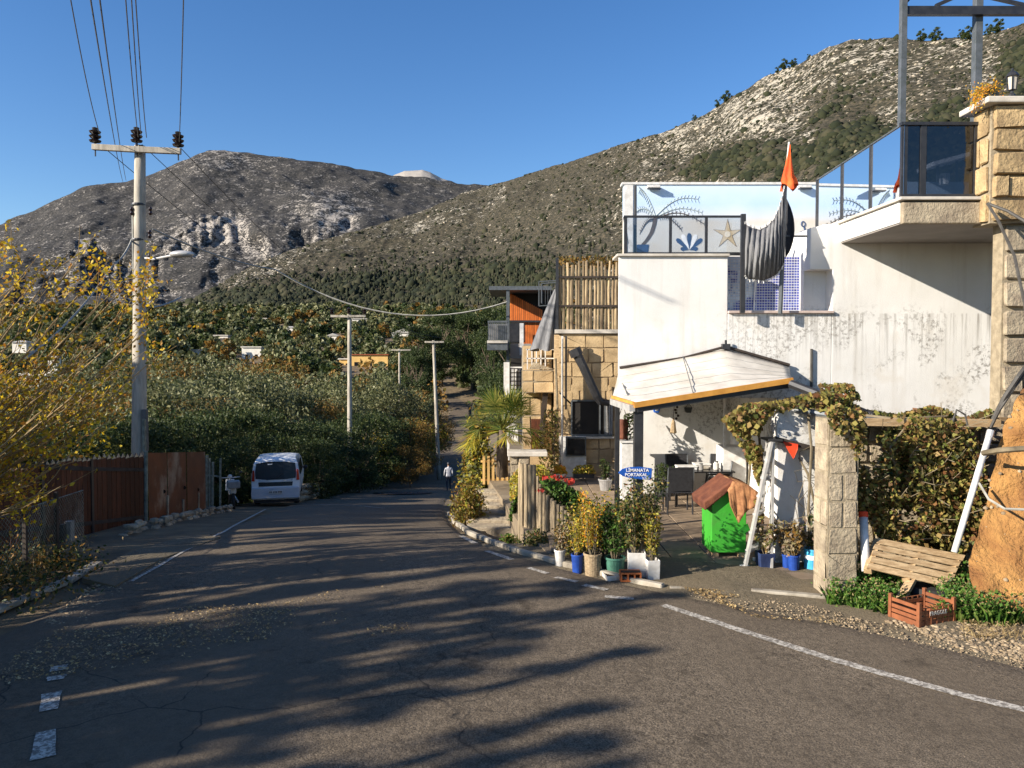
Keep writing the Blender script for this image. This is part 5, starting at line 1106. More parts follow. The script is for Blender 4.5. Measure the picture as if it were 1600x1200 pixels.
# trees on the hill crest and the shrubs near the top right
ck = make_tree('crest_tree', 'small dark tree silhouetted on the rocky hill crest', 'trees on the hill crest', 6, 3, MAT['pineleaf'], 2200, .35, nclump=22, low=.08)
for px, sc in ((1438,1.),(1458,1.2),(1500,.8),(1512,1.2),(1540,1),(1556,1.2),(1225,1),(1238,.8),(1262,.5),(1122,.7),(1136,1),(1085,.6),(1216,.6)):
    j = int((px+500)/2650*999); v = HV[339, j]; plant(ck, float(v[0]), float(v[1])-3, sc*float(v[1])/470., z=float(v[2])-1.6)
# ================================================================ VILLAGE HOUSES
def villa(px, py, w_, h_, Y, label, wall, roof, kind='flat', win=3, d=None, name='village_house'):
    Y = G(px, py).y if py > 500 and px > 90 else Y
    k = Y/1200; c = P(px, py, Y); W_, H = w_*k, h_*k*1.4; D = d or W_*.8; t = thing(name, label, 'house', (c.x, Y, c.z-H/2), 'village houses in the valley')
    MB().box(-W_/2, W_/2, 0, D, -1.2, H).obj('wall', wall, t, world=False)
    if kind == 'gable':
        MB().poly([(-W_/2-.3, -.4, H), (W_/2+.3, -.4, H), (0, -.4, H+W_*.2)], (0, D+.8, 0)).obj('roof', roof, t, world=False)
    elif kind == 'hip':
        MB().add([(-W_/2-.4, -.4, H), (W_/2+.4, -.4, H), (W_/2+.4, D+.4, H), (-W_/2-.4, D+.4, H), (-W_*.2, D/2, H+W_*.16), (W_*.2, D/2, H+W_*.16)], [(0,1,5,4), (1,2,5), (2,3,4,5), (3,0,4), (3,2,1,0)]).obj('roof', roof, t, world=False)
    else: MB().box(-W_/2-.3, W_/2+.3, -.5, D+.3, H, H+.3).obj('roof', roof, t, world=False)
    for i in range(win):
        x = -W_/2+W_*(i+.5)/win; wn_ = MB().box(x-W_*.07, x+W_*.07, -.06, -.01, H*.3, H*.7).obj('window', MAT['dark_glass'], t, world=False); MB().box(x-W_*.085, x+W_*.085, -.1, -.06, H*.24, H*.3).obj('sill', wall, wn_, world=False)
    return t
y_ = villa(577, 573, 58, 26, 175, 'yellow house with dark roof edge and solar heater behind the second utility pole', MAT['far_yellow'], MAT['roof_red'], 'flat', 3)
MB().obox((-4.5, 3, 6.3), (.5, 0, .9), (0, 1.1, 0), (-.1, 0, .06)).obj('solar_panel', MAT['white_metal'], y_, world=False)
vw = villa(547, 572, 34, 15, 172, 'pale glazed wing attached left of the yellow house', MAT['far_yellow'], MAT['far_white'], 'flat', 4)
villa(630, 529, 36, 12, 285, 'white gabled house with grey roof above the yellow house', MAT['far_white'], MAT['far_grey'], 'gable', 1)
villa(393, 561, 30, 26, 150, 'white two-storey house among the trees left of the second utility pole', MAT['far_white'], MAT['far_white'], 'flat', 2)
villa(305, 553, 20, 8, 170, 'small white house with flat roof near the tall utility pole', MAT['far_white'], MAT['far_white'], 'flat', 1)
villa(563, 507, 26, 12, 330, 'white house on the slope above and left of the white gabled house', MAT['far_white'], MAT['far_white'], 'flat', 3)
villa(625, 501, 16, 7, 350, 'small white house highest on the slope right of the second utility pole', MAT['far_white'], MAT['far_grey'], 'hip', 1)
villa(452, 517, 16, 7, 330, 'tiny pale house with hipped roof at the foot of the hill', MAT['far_white'], MAT['far_grey'], 'hip', 1)
villa(405, 502, 24, 6, 360, 'long pale roof at the foot of the hill above the rust trees', MAT['far_white'], MAT['far_white'], 'flat', 2)
villa(82, 567, 14, 12, 160, 'small white house seen through the autumn tree', MAT['far_white'], MAT['far_grey'], 'flat', 1)
villa(55, 592, 40, 8, 120, 'long low white wall-like house behind the autumn tree', MAT['far_white'], MAT['far_white'], 'flat', 2)
villa(30, 540, 22, 7, 220, 'pale house at the far left below the mountain', MAT['far_white'], MAT['far_grey'], 'hip', 1)
villa(520, 531, 20, 9, 250, 'small white cottage left of the second utility pole crossarm', MAT['far_white'], MAT['far_grey'], 'gable', 1)
villa(345, 530, 22, 8, 250, 'low white house among rust trees right of the near pole', MAT['far_white'], MAT['far_white'], 'flat', 2)
villa(590, 533, 14, 7, 250, 'tiny white house just left of the white gabled house', MAT['far_white'], MAT['far_white'], 'flat', 1)
villa(640, 512, 12, 5, 330, 'tiny white outbuilding right of the white gabled house', MAT['far_white'], MAT['far_white'], 'flat', 1)
villa(470, 505, 12, 5, 345, 'tiny white house beside the long pale roof', MAT['far_white'], MAT['far_white'], 'flat', 1)
# ================================================================ BOARD FENCE (left)
bf = thing('board_fence', 'tall dark brown board fence with pale pointed tips', 'fence', (-7.6, 15, float(prof(15))))
MAT['rust_panel'] = M('brown_sheet', (.16, .05, .018), (.1, .032, .013), 2, .5, .3, 20, rnd=.08, dirt=(.3, .22, .15))
def fpt(px, yb, Yd): return P(px, yb, Yd)
FX = [-90,60,110,160,226,275,322]; FY = [10.6,13.4,14.6,15.9,17.8,20.0,23.0]; FB = [880,853,846,838,828,812,798]; FT = [742,722,714,711,708,707,706]
def fq(px): return np.interp(px, FX, FY), np.interp(px, FX, FB), np.interp(px, FX, FT)
px = -88.0
while px < 227:
    Yd, yb, yt = fq(px); k = 1200/Yd; wb = .095*k*.92
    Y0, b0, t0 = fq(px); a = P(px, b0, Y0); Y1, b1, t1 = fq(px+wb); b = P(px+wb, b1, Y1)
    top = P(px, t0, Y0).z+random.uniform(-.02, .02); bot = min(a.z, b.z)+.02
    d = (b-a); d.z = 0; n_ = Vector((d.y, -d.x, 0)).normalized()*.018
    A = Vector((a.x, a.y, bot)); B = Vector((b.x, b.y, bot)); m_ = (A+B)/2
    brd = MB().poly([A, B, Vector((B.x, B.y, top-.09)), Vector((m_.x, m_.y, top-.0)), Vector((A.x, A.y, top-.09))], n_).obj('board', MAT['fence_brown'], bf)
    tp_ = MB().poly([Vector((A.x, A.y, top-.088))+n_*1.08, Vector((B.x, B.y, top-.088))+n_*1.08, Vector((m_.x, m_.y, top+.004))+n_*1.08], n_*.2-n_*.0).obj('tip', MAT['fence_tip'], brd)
    px += wb+.012*k
for y in (.35, 1.45):
    mb = MB(); q = [P(x, np.interp(x, FX, FB), np.interp(x, FX, FY))+Vector((.0, .05, y-.05)) for x in FX[:5]]
    for a, b in zip(q[:-1], q[1:]): mb.bar(a, b, .04, .08)
    mb.obj('rail', MAT['wood_dark'], bf)
for x in (62, 140, 224): a = P(x, fq(x)[1], fq(x)[0])+Vector((0, .08, -.1)); MB().bar(a, a+Vector((0, 0, 1.7)), .08).obj('post', MAT['metal_black'], bf)
sf = thing('sheet_fence', 'reddish brown sheet metal fence between the steel post and the motorbike', 'fence', tuple(P(232, 828, 18)))
ed = [232, 262, 292, 322]
for x0_, x1_ in zip(ed[:-1], ed[1:]):
    Y0, b0, t0 = fq(x0_+1); Y1, b1, t1 = fq(x1_-1); a, b = P(x0_+1, b0-4, Y0), P(x1_-1, b1-4, Y1); ta, tb_ = P(x0_, t0, Y0).z, P(x1_, t1, Y1).z
    MB().poly([a, b, Vector((b.x, b.y, tb_)), Vector((a.x, a.y, ta))], (0, .03, 0)).obj('panel', MAT['rust_panel'], sf)
for x, h in ((262, .8), (286, .6), (310, .7)): Y0, b0, t0 = fq(x); a = P(x, b0, Y0)+Vector((0, -.05, -.1)); MB().bar(a, a+Vector((.02, 0, h)), .07).obj('stub_post', MAT['stone_pale'], sf)
for x, y in ((256, 768), (288, 762), (309, 765)): MB().lathe(P(x, y, fq(x)[0]-.01), [(.05, -.006), (.05, .006)], 8, Matrix.Rotation(PI/2, 3, 'X')).obj('hole', MAT['dark_room'], sf)
st_ = thing('steel_post', 'thin pale green steel post standing before the board fence', 'post', tuple(P(228, 838, 17.3)))
MB().tube([P(228,840,17.3), P(228,705,17.3)], .045, 8).obj('pipe', MAT['metal_green'], st_); MB().pbox(222,226,655,706,18,.08).obj('cable_duct', MAT['metal_green'], st_); MB().box(*[f(P(228,838,17.3)[i]) for i in (0, 1, 2) for f in (lambda v: v-.07, lambda v: v+.07)]).obj('foot', MAT['concrete'], st_)
# wire fence near left
wf_ = thing('wire_fence', 'rusty chain-link fence on dark posts along the left verge', 'fence', (-6.6, 9, float(prof(9))))
pts = [Vector((-6.75, 6.8, 0)), Vector((-6.6, 8.6, 0)), Vector((-6.65, 10.4, 0)), Vector((-6.9, 12.3, 0))]
for p in pts: p.z = float(ground(p.x, p.y))-.05
for a, b in zip(pts[:-1], pts[1:]):
    for k in range(2): p = a.lerp(b, k/2); MB().bar(p-Vector((0, 0, .1)), p+Vector((random.uniform(-.02, .02), 0, 1.15)), .05).obj('post', MAT['wood_dark'], wf_)
    ms = MB(); L = (b-a).length; n = int(L/.07)
    for i in range(n+1):
        p = a.lerp(b, i/n); o2 = 14
        for s_ in (1, -1):
            j = i+s_*o2; 
            q = a.lerp(b, min(max(j/n, 0), 1)); f = abs(min(max(j, 0), n)-i)/o2
            if f > .05: ms.tube([p+Vector((0, 0, .05)), q+Vector((0, 0, .05+1.0*f))], .0035, 3, False)
            q2 = p+Vector((0, 0, 1.05)); 
            if f > .05: ms.tube([q2, q+Vector((0, 0, 1.05-1.0*f))], .0035, 3, False)
    ms.tube([a+Vector((0, 0, 1.05)), b+Vector((0, 0, 1.05))], .006, 4); ms.tube([a+Vector((0, 0, .08)), b+Vector((0, 0, .08))], .006, 4)
    ms.obj('mesh', MAT['metal_green'], wf_)['kind'] = 'stuff'
C = []
for _ in range(900):
    t = random.random(); k = int(t*3); p = pts[k].lerp(pts[k+1], t*3-k); C.append((p.x+random.gauss(0, .12), p.y, p.z+random.uniform(0, .35)))
tag(foliage('dry_weeds', np.array(C), .05, MAT['drygrass'], asp=.15), 'dry weeds tangled along the foot of the wire fence', 'weeds', kind='stuff')
gp_ = thing('gate_post', 'grey concrete gate post between wire fence and board fence', 'post', tuple(P(106, 870, 12.6))); MB().pbox(101, 111, 815, 905, 12.6, .12).obj('shaft', MAT['pot_grey'], gp_, bevel=.01); MB().pbox(93, 100, 820, 910, 12.5, .08).obj('steel_tube', MAT['metal_black'], gp_)
# posts right of the sheet fence
gg = thing('scrap_frame', 'rusty frame of upright poles leaning beside the sheet fence', 'frame', tuple(P(333, 800, 24)))
for x, y0, w_ in ((323, 712, .07), (328, 716, .05), (332, 722, .06), (344, 716, .05)): MB().bar(P(x, 797, 24), P(x+random.uniform(-1, 1), y0, 24), w_).obj('upright', MAT['metal_green'], gg)
MB().bar(P(322,742,24), P(345,745,24), .04).obj('crossbar', MAT['metal_green'], gg)
# ================================================================ UTILITY POLES
def upole(px, yt, yb, Y, label, dia=.32, arm=None, tilt=0, slope=0, ins=True, armw=.14):
    b = P(px, yb, Y); t_ = P(px, yt, Y); tx = t_.x+tilt; g = float(ground(b.x, Y)); b.z = min(b.z, g)-.2
    u = thing('utility_pole', label, 'utility pole', tuple(b), 'utility poles down the left side of the road'); n = 8
    MB().tube([b.lerp(Vector((tx, Y, t_.z)), i/n) for i in range(n+1)], [dia/2*(1.15-.4*i/n) for i in range(n+1)], 14).obj('pole', MAT['concrete_pole'], u, smooth=True)
    if arm:
        L, R_ = arm; zc_ = t_.z-.12; A = Vector((L, Y-.18, zc_+slope/2)); B = Vector((R_, Y-.12, zc_-slope/2)); m_ = Vector((tx, Y-.2, zc_-.02))
        MB().bar(A, m_, armw*.8, armw).bar(m_, B, armw*.8, armw).obj('crossarm', MAT['concrete_pole'], u, bevel=.01)
        if ins:
            for q in (A.lerp(B, .03), Vector((tx, Y-.17, zc_+.05)), A.lerp(B, .97)):
                i_ = MB().lathe(q+Vector((0, 0, .1)), [(.03, -.1), (.03, 0), (.12, .02), (.14, .06), (.06, .09), (.12, .13), (.14, .17), (.06, .2), (.12, .24), (.135, .28), (.06, .31), (.07, .36), (.02, .38)], 10).obj('insulator', MAT['ceramic'], u); MB().tube([q-Vector((0, 0, .22)), q+Vector((0, 0, .1))], .018, 6).obj('pin', MAT['metal_black'], i_)
    return u
YU = 19.0; k = YU/1200
ax, bx_ = P(151, 237, YU).x, P(286, 243, YU).x
u1 = upole(215, 228, 705, YU, 'tall near concrete utility pole with street lamp and dark insulators', .33, (ax, bx_), .06, .09)
for c_ in list(u1.children):
    if 'kind' in c_: del c_['kind']
for y in (320, 375): MB().lathe(P(217, y, YU), [(.155, -.03), (.16, 0), (.155, .03)], 14).obj('band', MAT['metal_black'], u1)
for x, y in ((235,330),(234,366),(234,403),(206,330)): MB().lathe(P(x, y, YU-.1), [(.03, -.1), (.05, -.05), (.03, 0), (.05, .05), (.03, .1)], 8).obj('spool', MAT['ceramic'], u1)
MB().tube([P(224,403,YU), P(240,405,YU-.3), P(270,399,YU-.7)], .03, 8).obj('lamp_arm', MAT['alu'], u1)
c = P(284, 397, YU-.8); lm = MB(); lm.ball(c, (.3, .13, .085), 12, 8).obj('street_lamp_head', MAT['alu'], u1, smooth=True)
MB().tube([P(209,500,YU-.05), P(208,378,YU-.1), P(207,325,YU)], .028, 6).obj('conduit', MAT['cable_pale'], u1); MB().pbox(221.5,229,640,705,YU-.2,.1).obj('duct', MAT['metal_grey'], u1)
u2 = upole(546, 491, 660, 46, 'second concrete utility pole in front of the yellow house', .3, (P(518,489,46).x, P(572,489,46).x), 0, 0)
u3 = upole(624, 545, 612, 78, 'thin far utility pole right of the yellow house', .24, (P(612,542,78).x, P(642,542,78).x), 0, 0, False)
u4 = upole(686, 532, 692, 62, 'leaning utility pole at the left verge of the far road', .3, (P(664,532,62).x, P(694,532,62).x), -.45, 0, False)
for u in (u2, u3, u4):
    for c_ in list(u.children):
        if 'kind' in c_: del c_['kind']
def wire(p, q, sag, r=.012, mat='cable', n=16, name='wire', label='thin overhead power line', sh=False):
    pts = [Vector(p).lerp(Vector(q), i/n)-Vector((0, 0, sag*4*(i/n)*(1-i/n))) for i in range(n+1)]
    o = MB().tube(pts, r, 4).obj(name, MAT[mat]); return tag(o, label, 'cable', 'overhead wires')
def topz(px, py, Y): return P(px, py, Y)
wire(P(157,213,YU-.2), P(100,-60,11), .25, .009, label='power line rising to the leftmost insulator of the near pole')
for px, x2, py in ((192,132,284),(197,148,282)): wire(P(px, py, YU+28), P(x2, -60, 10), .3, .012, label='pair of thin power lines passing left of the near pole')
for px, x2, wd in ((216,192,'left'),(221,202,'middle'),(229,208,'right')): wire(P(px, 215, YU-.2), P(x2, -60, 11), .25, .009, label='power line rising from the middle insulator of the near pole, %s of three' % wd)
wire(P(280,222,YU-.2), P(288,-60,11), .2, .009, label='power line rising to the right insulator of the near pole')
for px, py, x2, y2, wd in ((157,226,522,484,'left'),(222,226,546,482,'middle'),(283,232,568,484,'right')): wire(P(px, py, YU-.1), P(x2, y2, 46), .5, .012, label='far power line from the %s insulator of the near pole to the second pole' % wd)
for x2, y2 in ((666,528),(690,528)): wire(P(x2-118, 484, 46), P(x2, y2, 62), .3, .01, label='distant power line between the second and the leaning pole')
wire(P(238,358,YU), P(430,421,27), .15, .024, 'cable_pale', label='thick pale cable sagging from the near pole to the houses'); wire(P(430,421,27), P(792,472,26.3), .95, .024, 'cable_pale', label='thick pale cable sagging from the near pole to the houses')
wire(P(206,374,YU), P(178,412,16), .1, .024, 'cable_pale', label='pale cable dropping from the near pole to the left'); wire(P(178,412,16), P(40,560,11), .15, .02, 'cable_pale', label='pale cable dropping from the near pole to the left')
wire(P(240,480,YU+4), P(283,464,30), .05, .03, 'cable_pale', label='short pale cable right of the near pole')
# ================================================================ MINIVAN
vg = float(prof(29)); vx = P(431, 790, 28.6).x; van = thing('minivan', 'white minivan parked on the left roadside, seen from behind', 'minivan', (vx, 28.6, vg), rz=R(13))
sec = [(-.0, .24, .80), (.02, .42, .84), (.03, .8, .865), (.05, 1.0, .86), (.1, 1.25, .83), (.2, 1.6, .76), (.3, 1.74, .70), (.42, 1.8, .62)]
# side profile (y, z) from rear bottom over the roof to the front
prf = [(0,.28),(-.04,.45),(-.02,.62),(.03,.95),(.07,1.2),(.13,1.6),(.2,1.74),(.42,1.82),(1.6,1.83),(2.4,1.74),(2.9,1.5),(3.3,1.12),(3.9,.98),(4.1,.82),(4.15,.5),(4.1,.28)]
def hw_(z): return float(np.interp(z, [.2,.45,.9,1.0,1.3,1.65,1.8,1.85], [.8,.85,.87,.87,.85,.79,.72,.66]))
rows = []
for (y, z) in prf: rows.append([(x*hw_(z), y+.05*abs(x)**3*(1 if y < 1 else 0), z-(.04*abs(x)**4 if z > 1.6 else 0)) for x in np.linspace(-1, 1, 13)])
mb = MB().grid(rows)
for s_ in (-1, 1):
    for i in range(1, len(prf)-1):
        pass
    side = [(s_*hw_(z), y+(.05 if y < 1 else 0), z-(.04 if z > 1.6 else 0)) for y, z in prf]; mb.add(side, [tuple(range(len(side)))])
body = mb.obj('body', MAT['car_white'], van, world=False, smooth=False, bevel=.02)
def vq(pts, d=-.012): return [(x, float(np.interp(z, [.28,.45,.62,.95,1.2,1.6,1.76], [0,-.04,-.02,.03,.07,.13,.2]))+.05*abs(x/hw_(z))**3+d, z) for x, z in pts]
def rear(name, pts, mat, d=-.012, t=.02):
    q = vq(pts, d); return MB().poly(q, (0, t, 0)).obj(name, MAT[mat], van, world=False, bevel=.006)
rear('rear_window', [(-.72,1.06),(-.3,1.02),(.3,1.02),(.72,1.06),(.74,1.3),(.7,1.62),(.3,1.68),(-.3,1.68),(-.7,1.62),(-.74,1.3)], 'car_glass', -.03, .05)
bp = MB().poly([(-.86,-.09,.32),(.86,-.09,.32),(.87,-.1,.55),(.85,-.06,.74),(-.85,-.06,.74),(-.87,-.1,.55)], (0, .14, 0)).obj('rear_bumper', MAT['car_bumper'], van, world=False, bevel=.03)
MB().poly([(-.6,-.005,.78),(.6,-.005,.78),(.62,.02,.93),(-.62,.02,.93)], (0, .02, 0)).obj('dark_trim', MAT['car_glass'], van, world=False)
MB().box(-.26, .26, -.115, -.1, .52, .63).obj('number_plate', MAT['white_metal'], van, world=False); 
pl = MB(); 
for i, x in enumerate((-.2,-.15,-.06,-.01,.04,.12,.17,.22)): pl.box(x-.015, x+.015, -.119, -.116, .545, .605)
pl.obj('plate_mark', MAT['metal_black'], van, world=False)['kind'] = 'stuff'
for s_ in (-1, 1):
    MB().poly([(s_*.75,.01,.98),(s_*.86,.06,.98),(s_*.83,.1,1.35),(s_*.77,.06,1.4),(s_*.755,.04,1.2)], (0, .03, 0)).obj('tail_light', MAT['red_lens'], van, world=False)
    MB().poly([(s_*.2,.01,.97),(s_*.6,.01,.96),(s_*.62,.03,1.03),(s_*.3,.03,1.0)], (0, .02, 0)).obj('chrome_strip', MAT['alu'], van, world=False)
    for y in (.75, 3.35):
        w_ = MB().lathe((0, 0, 0), [(.2, -.1), (.31, -.1), (.33, -.05), (.33, .05), (.31, .1), (.2, .1)], 20, Matrix.Rotation(PI/2, 3, 'Y')).obj('wheel', MAT['rubber'], van, world=False); w_.location = (s_*.72, y, .31)
        MB().lathe((s_*.08, 0, 0), [(.02, -.03), (.2, -.03), (.21, .03), (.02, .03)], 14, Matrix.Rotation(PI/2, 3, 'Y')).obj('rim', MAT['alu'], w_, world=False)
    q = [(s_*(hw_(z)+.005), y, z) for y, z in ((.5,1.12),(.6,1.55),(1.3,1.6),(1.3,1.08))]; MB().poly(q, (s_*.01, 0, 0)).obj('side_window', MAT['car_glass'], van, world=False)
    q = [(s_*(hw_(z)+.005), y, z) for y, z in ((1.38,1.08),(1.38,1.6),(2.3,1.58),(2.75,1.1))]; MB().poly(q, (s_*.01, 0, 0)).obj('side_window', MAT['car_glass'], van, world=False)
    MB().ball((s_*.98, 2.7, 1.1), (.1, .06, .08), 8, 6).obj('wing_mirror', MAT['plastic_black'], van, world=False)
MB().tube([(-.3,-.02,1.05),(.05,.0,1.1),(.2,.02,1.2)], .012, 5).obj('wiper', MAT['plastic_black'], van, world=False); MB().box(-.8, .8, .05, 4.0, .16, .3).obj('underbody', MAT['plastic_black'], van, world=False)
# motorbike beside the van
mp = P(362, 797, 26.2); mp.z = float(prof(26.2)); mk = thing('motorbike', 'small motorbike with white panels parked behind the minivan', 'motorbike', tuple(mp), rz=R(25))
for y in (-.62, .62):
    w_ = MB().lathe((0, y, .29), [(.22, -.04), (.28, -.045), (.3, 0), (.28, .045), (.22, .04)], 18, Matrix.Rotation(PI/2, 3, 'Y')).obj('wheel', MAT['rubber'], mk, world=False)
    sp2 = MB()
    for k in range(6): a = k*PI/6; sp2.tube([(0, y-.22*math.cos(a), .29-.22*math.sin(a)), (0, y+.22*math.cos(a), .29+.22*math.sin(a))], .008, 4)
    sp2.obj('spokes', MAT['alu'], w_, world=False)
MB().poly([(-.1,-.6,.55),(-.1,-.1,.45),(-.1,.25,.5),(-.1,.1,.62),(-.1,-.3,.72),(-.1,-.65,.74)], (.2, 0, 0)).obj('body', MAT['car_white'], mk, world=False, bevel=.03); MB().box(-.11, .11, -.6, .02, .72, .82).obj('seat', MAT['plastic_black'], mk, world=False, bevel=.03)
MB().tube([(0,.62,.29),(0,.42,.95)], .03, 6).tube([(-.32,.36,.98),(0,.42,.95),(.32,.36,.98)], .018, 6).obj('fork', MAT['alu'], mk, world=False); MB().poly([(-.16,.48,.5),(.16,.48,.5),(.14,.44,.9),(-.14,.44,.9)], (0, .04, 0)).obj('leg_shield', MAT['car_white'], mk, world=False, bevel=.02)
MB().box(-.2, .2, -.95, -.6, .78, 1.02).obj('carrier_box', MAT['pot_grey'], mk, world=False, bevel=.03); MB().tube([(.14,-.75,.3),(.14,-.1,.28),(.1,.1,.35)], .035, 8).obj('exhaust', MAT['alu'], mk, world=False); MB().ball((0, .5, .98), (.08, .06, .08), 8, 6).obj('headlight', MAT['alu'], mk, world=False)
for s_ in (-1, 1): MB().tube([(s_*.28,.38,.98),(s_*.34,.36,1.12)], .008, 4).ball((s_*.35, .36, 1.14), (.05, .02, .04), 8, 6).obj('mirror', MAT['metal_black'], mk, world=False)
# rubble wall beyond the van
rw = thing('rubble_wall', 'low rubble stone wall on the left roadside past the minivan', 'wall', tuple(P(505, 765, 38)))
for i in range(34):
    t = i/33; y = 33+t*9; x = ledge(y)-.35
    for k in range(3): MB().ball((float(x)+random.uniform(-.1, .1), y, float(prof(y))+.1+k*.24), (random.uniform(.14, .2), random.uniform(.14, .22), random.uniform(.11, .16)), 6, 4, .2).obj('stone', MAT['stone_pale'], rw)
tag(MB().poly([(float(P(690,745,46).x)-1.9+1.5*math.cos(a)*1.1, 43+2.6*math.sin(a), float(prof(43))+.06-(2.6*math.sin(a))*.15) for a in np.linspace(0, 2*PI, 18)[:-1]], (0, 0, .004)).obj('damp_patch', MAT['puddle']), kind='structure')
# walking person
g = G(701, 768); g = Vector((P(701,768,47).x, 47, float(prof(47)))); per = thing('person', 'person in a pale grey top and dark trousers walking down the road', 'person', tuple(g), rz=.2)
def skin(name, js, es, mat, par, root=0, sub=1):
    me = bpy.data.meshes.new(name); me.from_pydata([j[0] for j in js], es, []); me.materials.append(mat); o = bpy.data.objects.new(name, me); COL.objects.link(o); adopt(o, par)
    o.modifiers.new('skin', 'SKIN'); me.skin_vertices.new() if not len(me.skin_vertices) else None
    for i, j in enumerate(js): me.skin_vertices[0].data[i].radius = j[1]; me.skin_vertices[0].data[i].use_root = (i == root)
    m_ = o.modifiers.new('sub', 'SUBSURF'); m_.levels = sub; m_.render_levels = sub; return o
J = [((0,0,.93),(.15,.11)), ((0,0,1.15),(.14,.1)), ((0,.01,1.38),(.17,.1)), ((0,.01,1.5),(.055,.055)), ((0,.02,1.56),(.055,.06)), ((0,.03,1.64),(.085,.1)), ((0,.03,1.72),(.07,.08)),
     ((.19,0,1.4),(.055,.055)), ((.24,-.06,1.15),(.045,.045)), ((.24,.06,.93),(.035,.035)), ((.235,.1,.84),(.035,.022)), ((-.19,0,1.4),(.055,.055)), ((-.24,.07,1.15),(.045,.045)), ((-.24,.2,.97),(.035,.035)), ((-.235,.25,.9),(.035,.022)),
     ((.1,0,.84),(.09,.09)), ((.11,.12,.5),(.062,.062)), ((.11,.06,.1),(.042,.045)), ((.12,.2,.04),(.04,.03)), ((-.1,0,.84),(.09,.09)), ((-.11,-.05,.48),(.062,.062)), ((-.11,-.24,.14),(.042,.045)), ((-.12,-.14,.05),(.04,.03))]
Ed = [(0,1),(1,2),(2,3),(3,4),(4,5),(5,6),(2,7),(7,8),(8,9),(9,10),(2,11),(11,12),(12,13),(13,14),(0,15),(15,16),(16,17),(17,18),(0,19),(19,20),(20,21),(21,22)]
m_p, ns, ls, b = newmat('person_clothes'); co = coord(ns, ls); sx = ns.new('ShaderNodeSeparateXYZ'); ls.new(co, sx.inputs[0])
ls.new(ramp(ns, ls, math_(ns, ls, 'MULTIPLY', sx.outputs[2], .5), [(0, (.02,.02,.02)), (.05, (.03,.03,.04)), (.46, (.42,.42,.44)), (.765, (.36,.21,.15))], 'CONSTANT'), b.inputs['Base Color']); b.inputs['Roughness'].default_value = .8
skin('body', J, Ed, m_p, per, 0, 2); MB().ball((0, .0, 1.7), (.1, .11, .1), 10, 8).obj('hair', MAT['metal_black'], per, world=False, smooth=True); MB().ball((0, .14, 1.64), (.015, .02, .02), 6, 4).obj('nose', MAT['skin'], per, world=False)
# ================================================================ GATE, STEPS, PALISADE
gt2 = thing('picket_gate', 'small yellow wooden picket gate above the stone steps', 'gate', tuple(P(770, 757, 19)))
for i in range(6): x = 754+i*7.2; MB().pbox(x, x+4, 713+random.uniform(-1.5, 1), 757, 19, .03).obj('picket', MAT['wood_gate'], gt2)
for y in (721, 750): MB().pbox(751, 797, y-1.5, y+1.5, 19.035, .03).obj('rail', MAT['wood_gate'], gt2)
gpl = thing('gate_pillar', 'squat stone gate pillar with pale cap beside the picket gate', 'pillar', tuple(P(812, 800, 17.5)))
a_, b_ = P(797,740,17.5).x, P(828,740,17.5).x; zt_ = P(812,713,17.5).z; MB().box(a_, b_, 17.53, 18, -3.9, zt_).obj('core', MAT['mortar'], gpl); stones(gpl, (a_, 17.53, -3.8), (1, 0, 0), (0, 0, 1), b_-a_, zt_+3.8, 2, 8, .035, MAT['stone_pale'], N=(0, -1, 0)); MB().box(a_-.06, b_+.4, 17.42, 18.05, zt_+.003, zt_+.1).obj('cap', MAT['coping'], gpl, bevel=.015)
stp = thing('stone_steps', 'worn pale stone steps leading up from the kerb to the gate', 'steps', tuple(P(770, 825, 15.5)))
for i in range(6):
    Y0 = 15.2+i*.46; z = float(prof(15.2))+.0+i*.06; cx_ = P(776-.3*i, 800, Y0).x; MB().poly([(cx_-.62, Y0, z-.6), (cx_+.5, Y0-.12, z-.6), (cx_+.5, Y0+.5, z-.6), (cx_-.58, Y0+.5, z-.6)], (0, 0, .6)).obj('step', MAT['stone_pale'], stp, bevel=.02)
tag(MB().poly([(-.95,14.6,-3.9),(.1,13.7,-3.9),(.15,18.5,-3.9),(-.95,19,-3.9)], (0, 0, .3)).obj('bank', MAT['soil']), kind='structure')
for lb, px, py, w_, h_, mts, Y in (('low green plant tucked between the steps and the palisade', 806, 815, 20, 45, [MAT['darkleaf'], MAT['freshleaf']], 15.0), ('weeds at the bottom of the stone steps', 800, 848, 60, 14, [MAT['grassleaf'], MAT['vineleaf']], 14.0)): gbush(lb, px, py, w_, h_, mts, 700, .035, Y)
pal = thing('log_palisade', 'retaining wall of upright weathered logs stepping down beside the yard', 'wall', tuple(P(815, 860, 14)))
px = 812.0; i = 0
while px < 932:
    t = (px-812)/120; Yl = 13.9-1.75*t; r_ = random.uniform(.028, .046); yt = np.interp(px, [812,835,848,870,900,932], [722,728,765,785,812,842]); zt_ = P(px, yt, Yl).z+random.uniform(-.02, .02)
    x = P(px, 800, Yl).x; MB().tube([(x, Yl, -3.6), (x+random.uniform(-.012, .012), Yl, (zt_-3.2)/2), (x+random.uniform(-.01, .01), Yl, zt_)], [r_*1.05, r_, r_*.92], 8).obj('log', MAT['wood_log'], pal, smooth=False); px += r_*2*1200/Yl*.84
pl_ = [P(x, y, Y) for x, y, Y in ((828,745,14.2),(850,752,14.3),(935,815,12.6))]
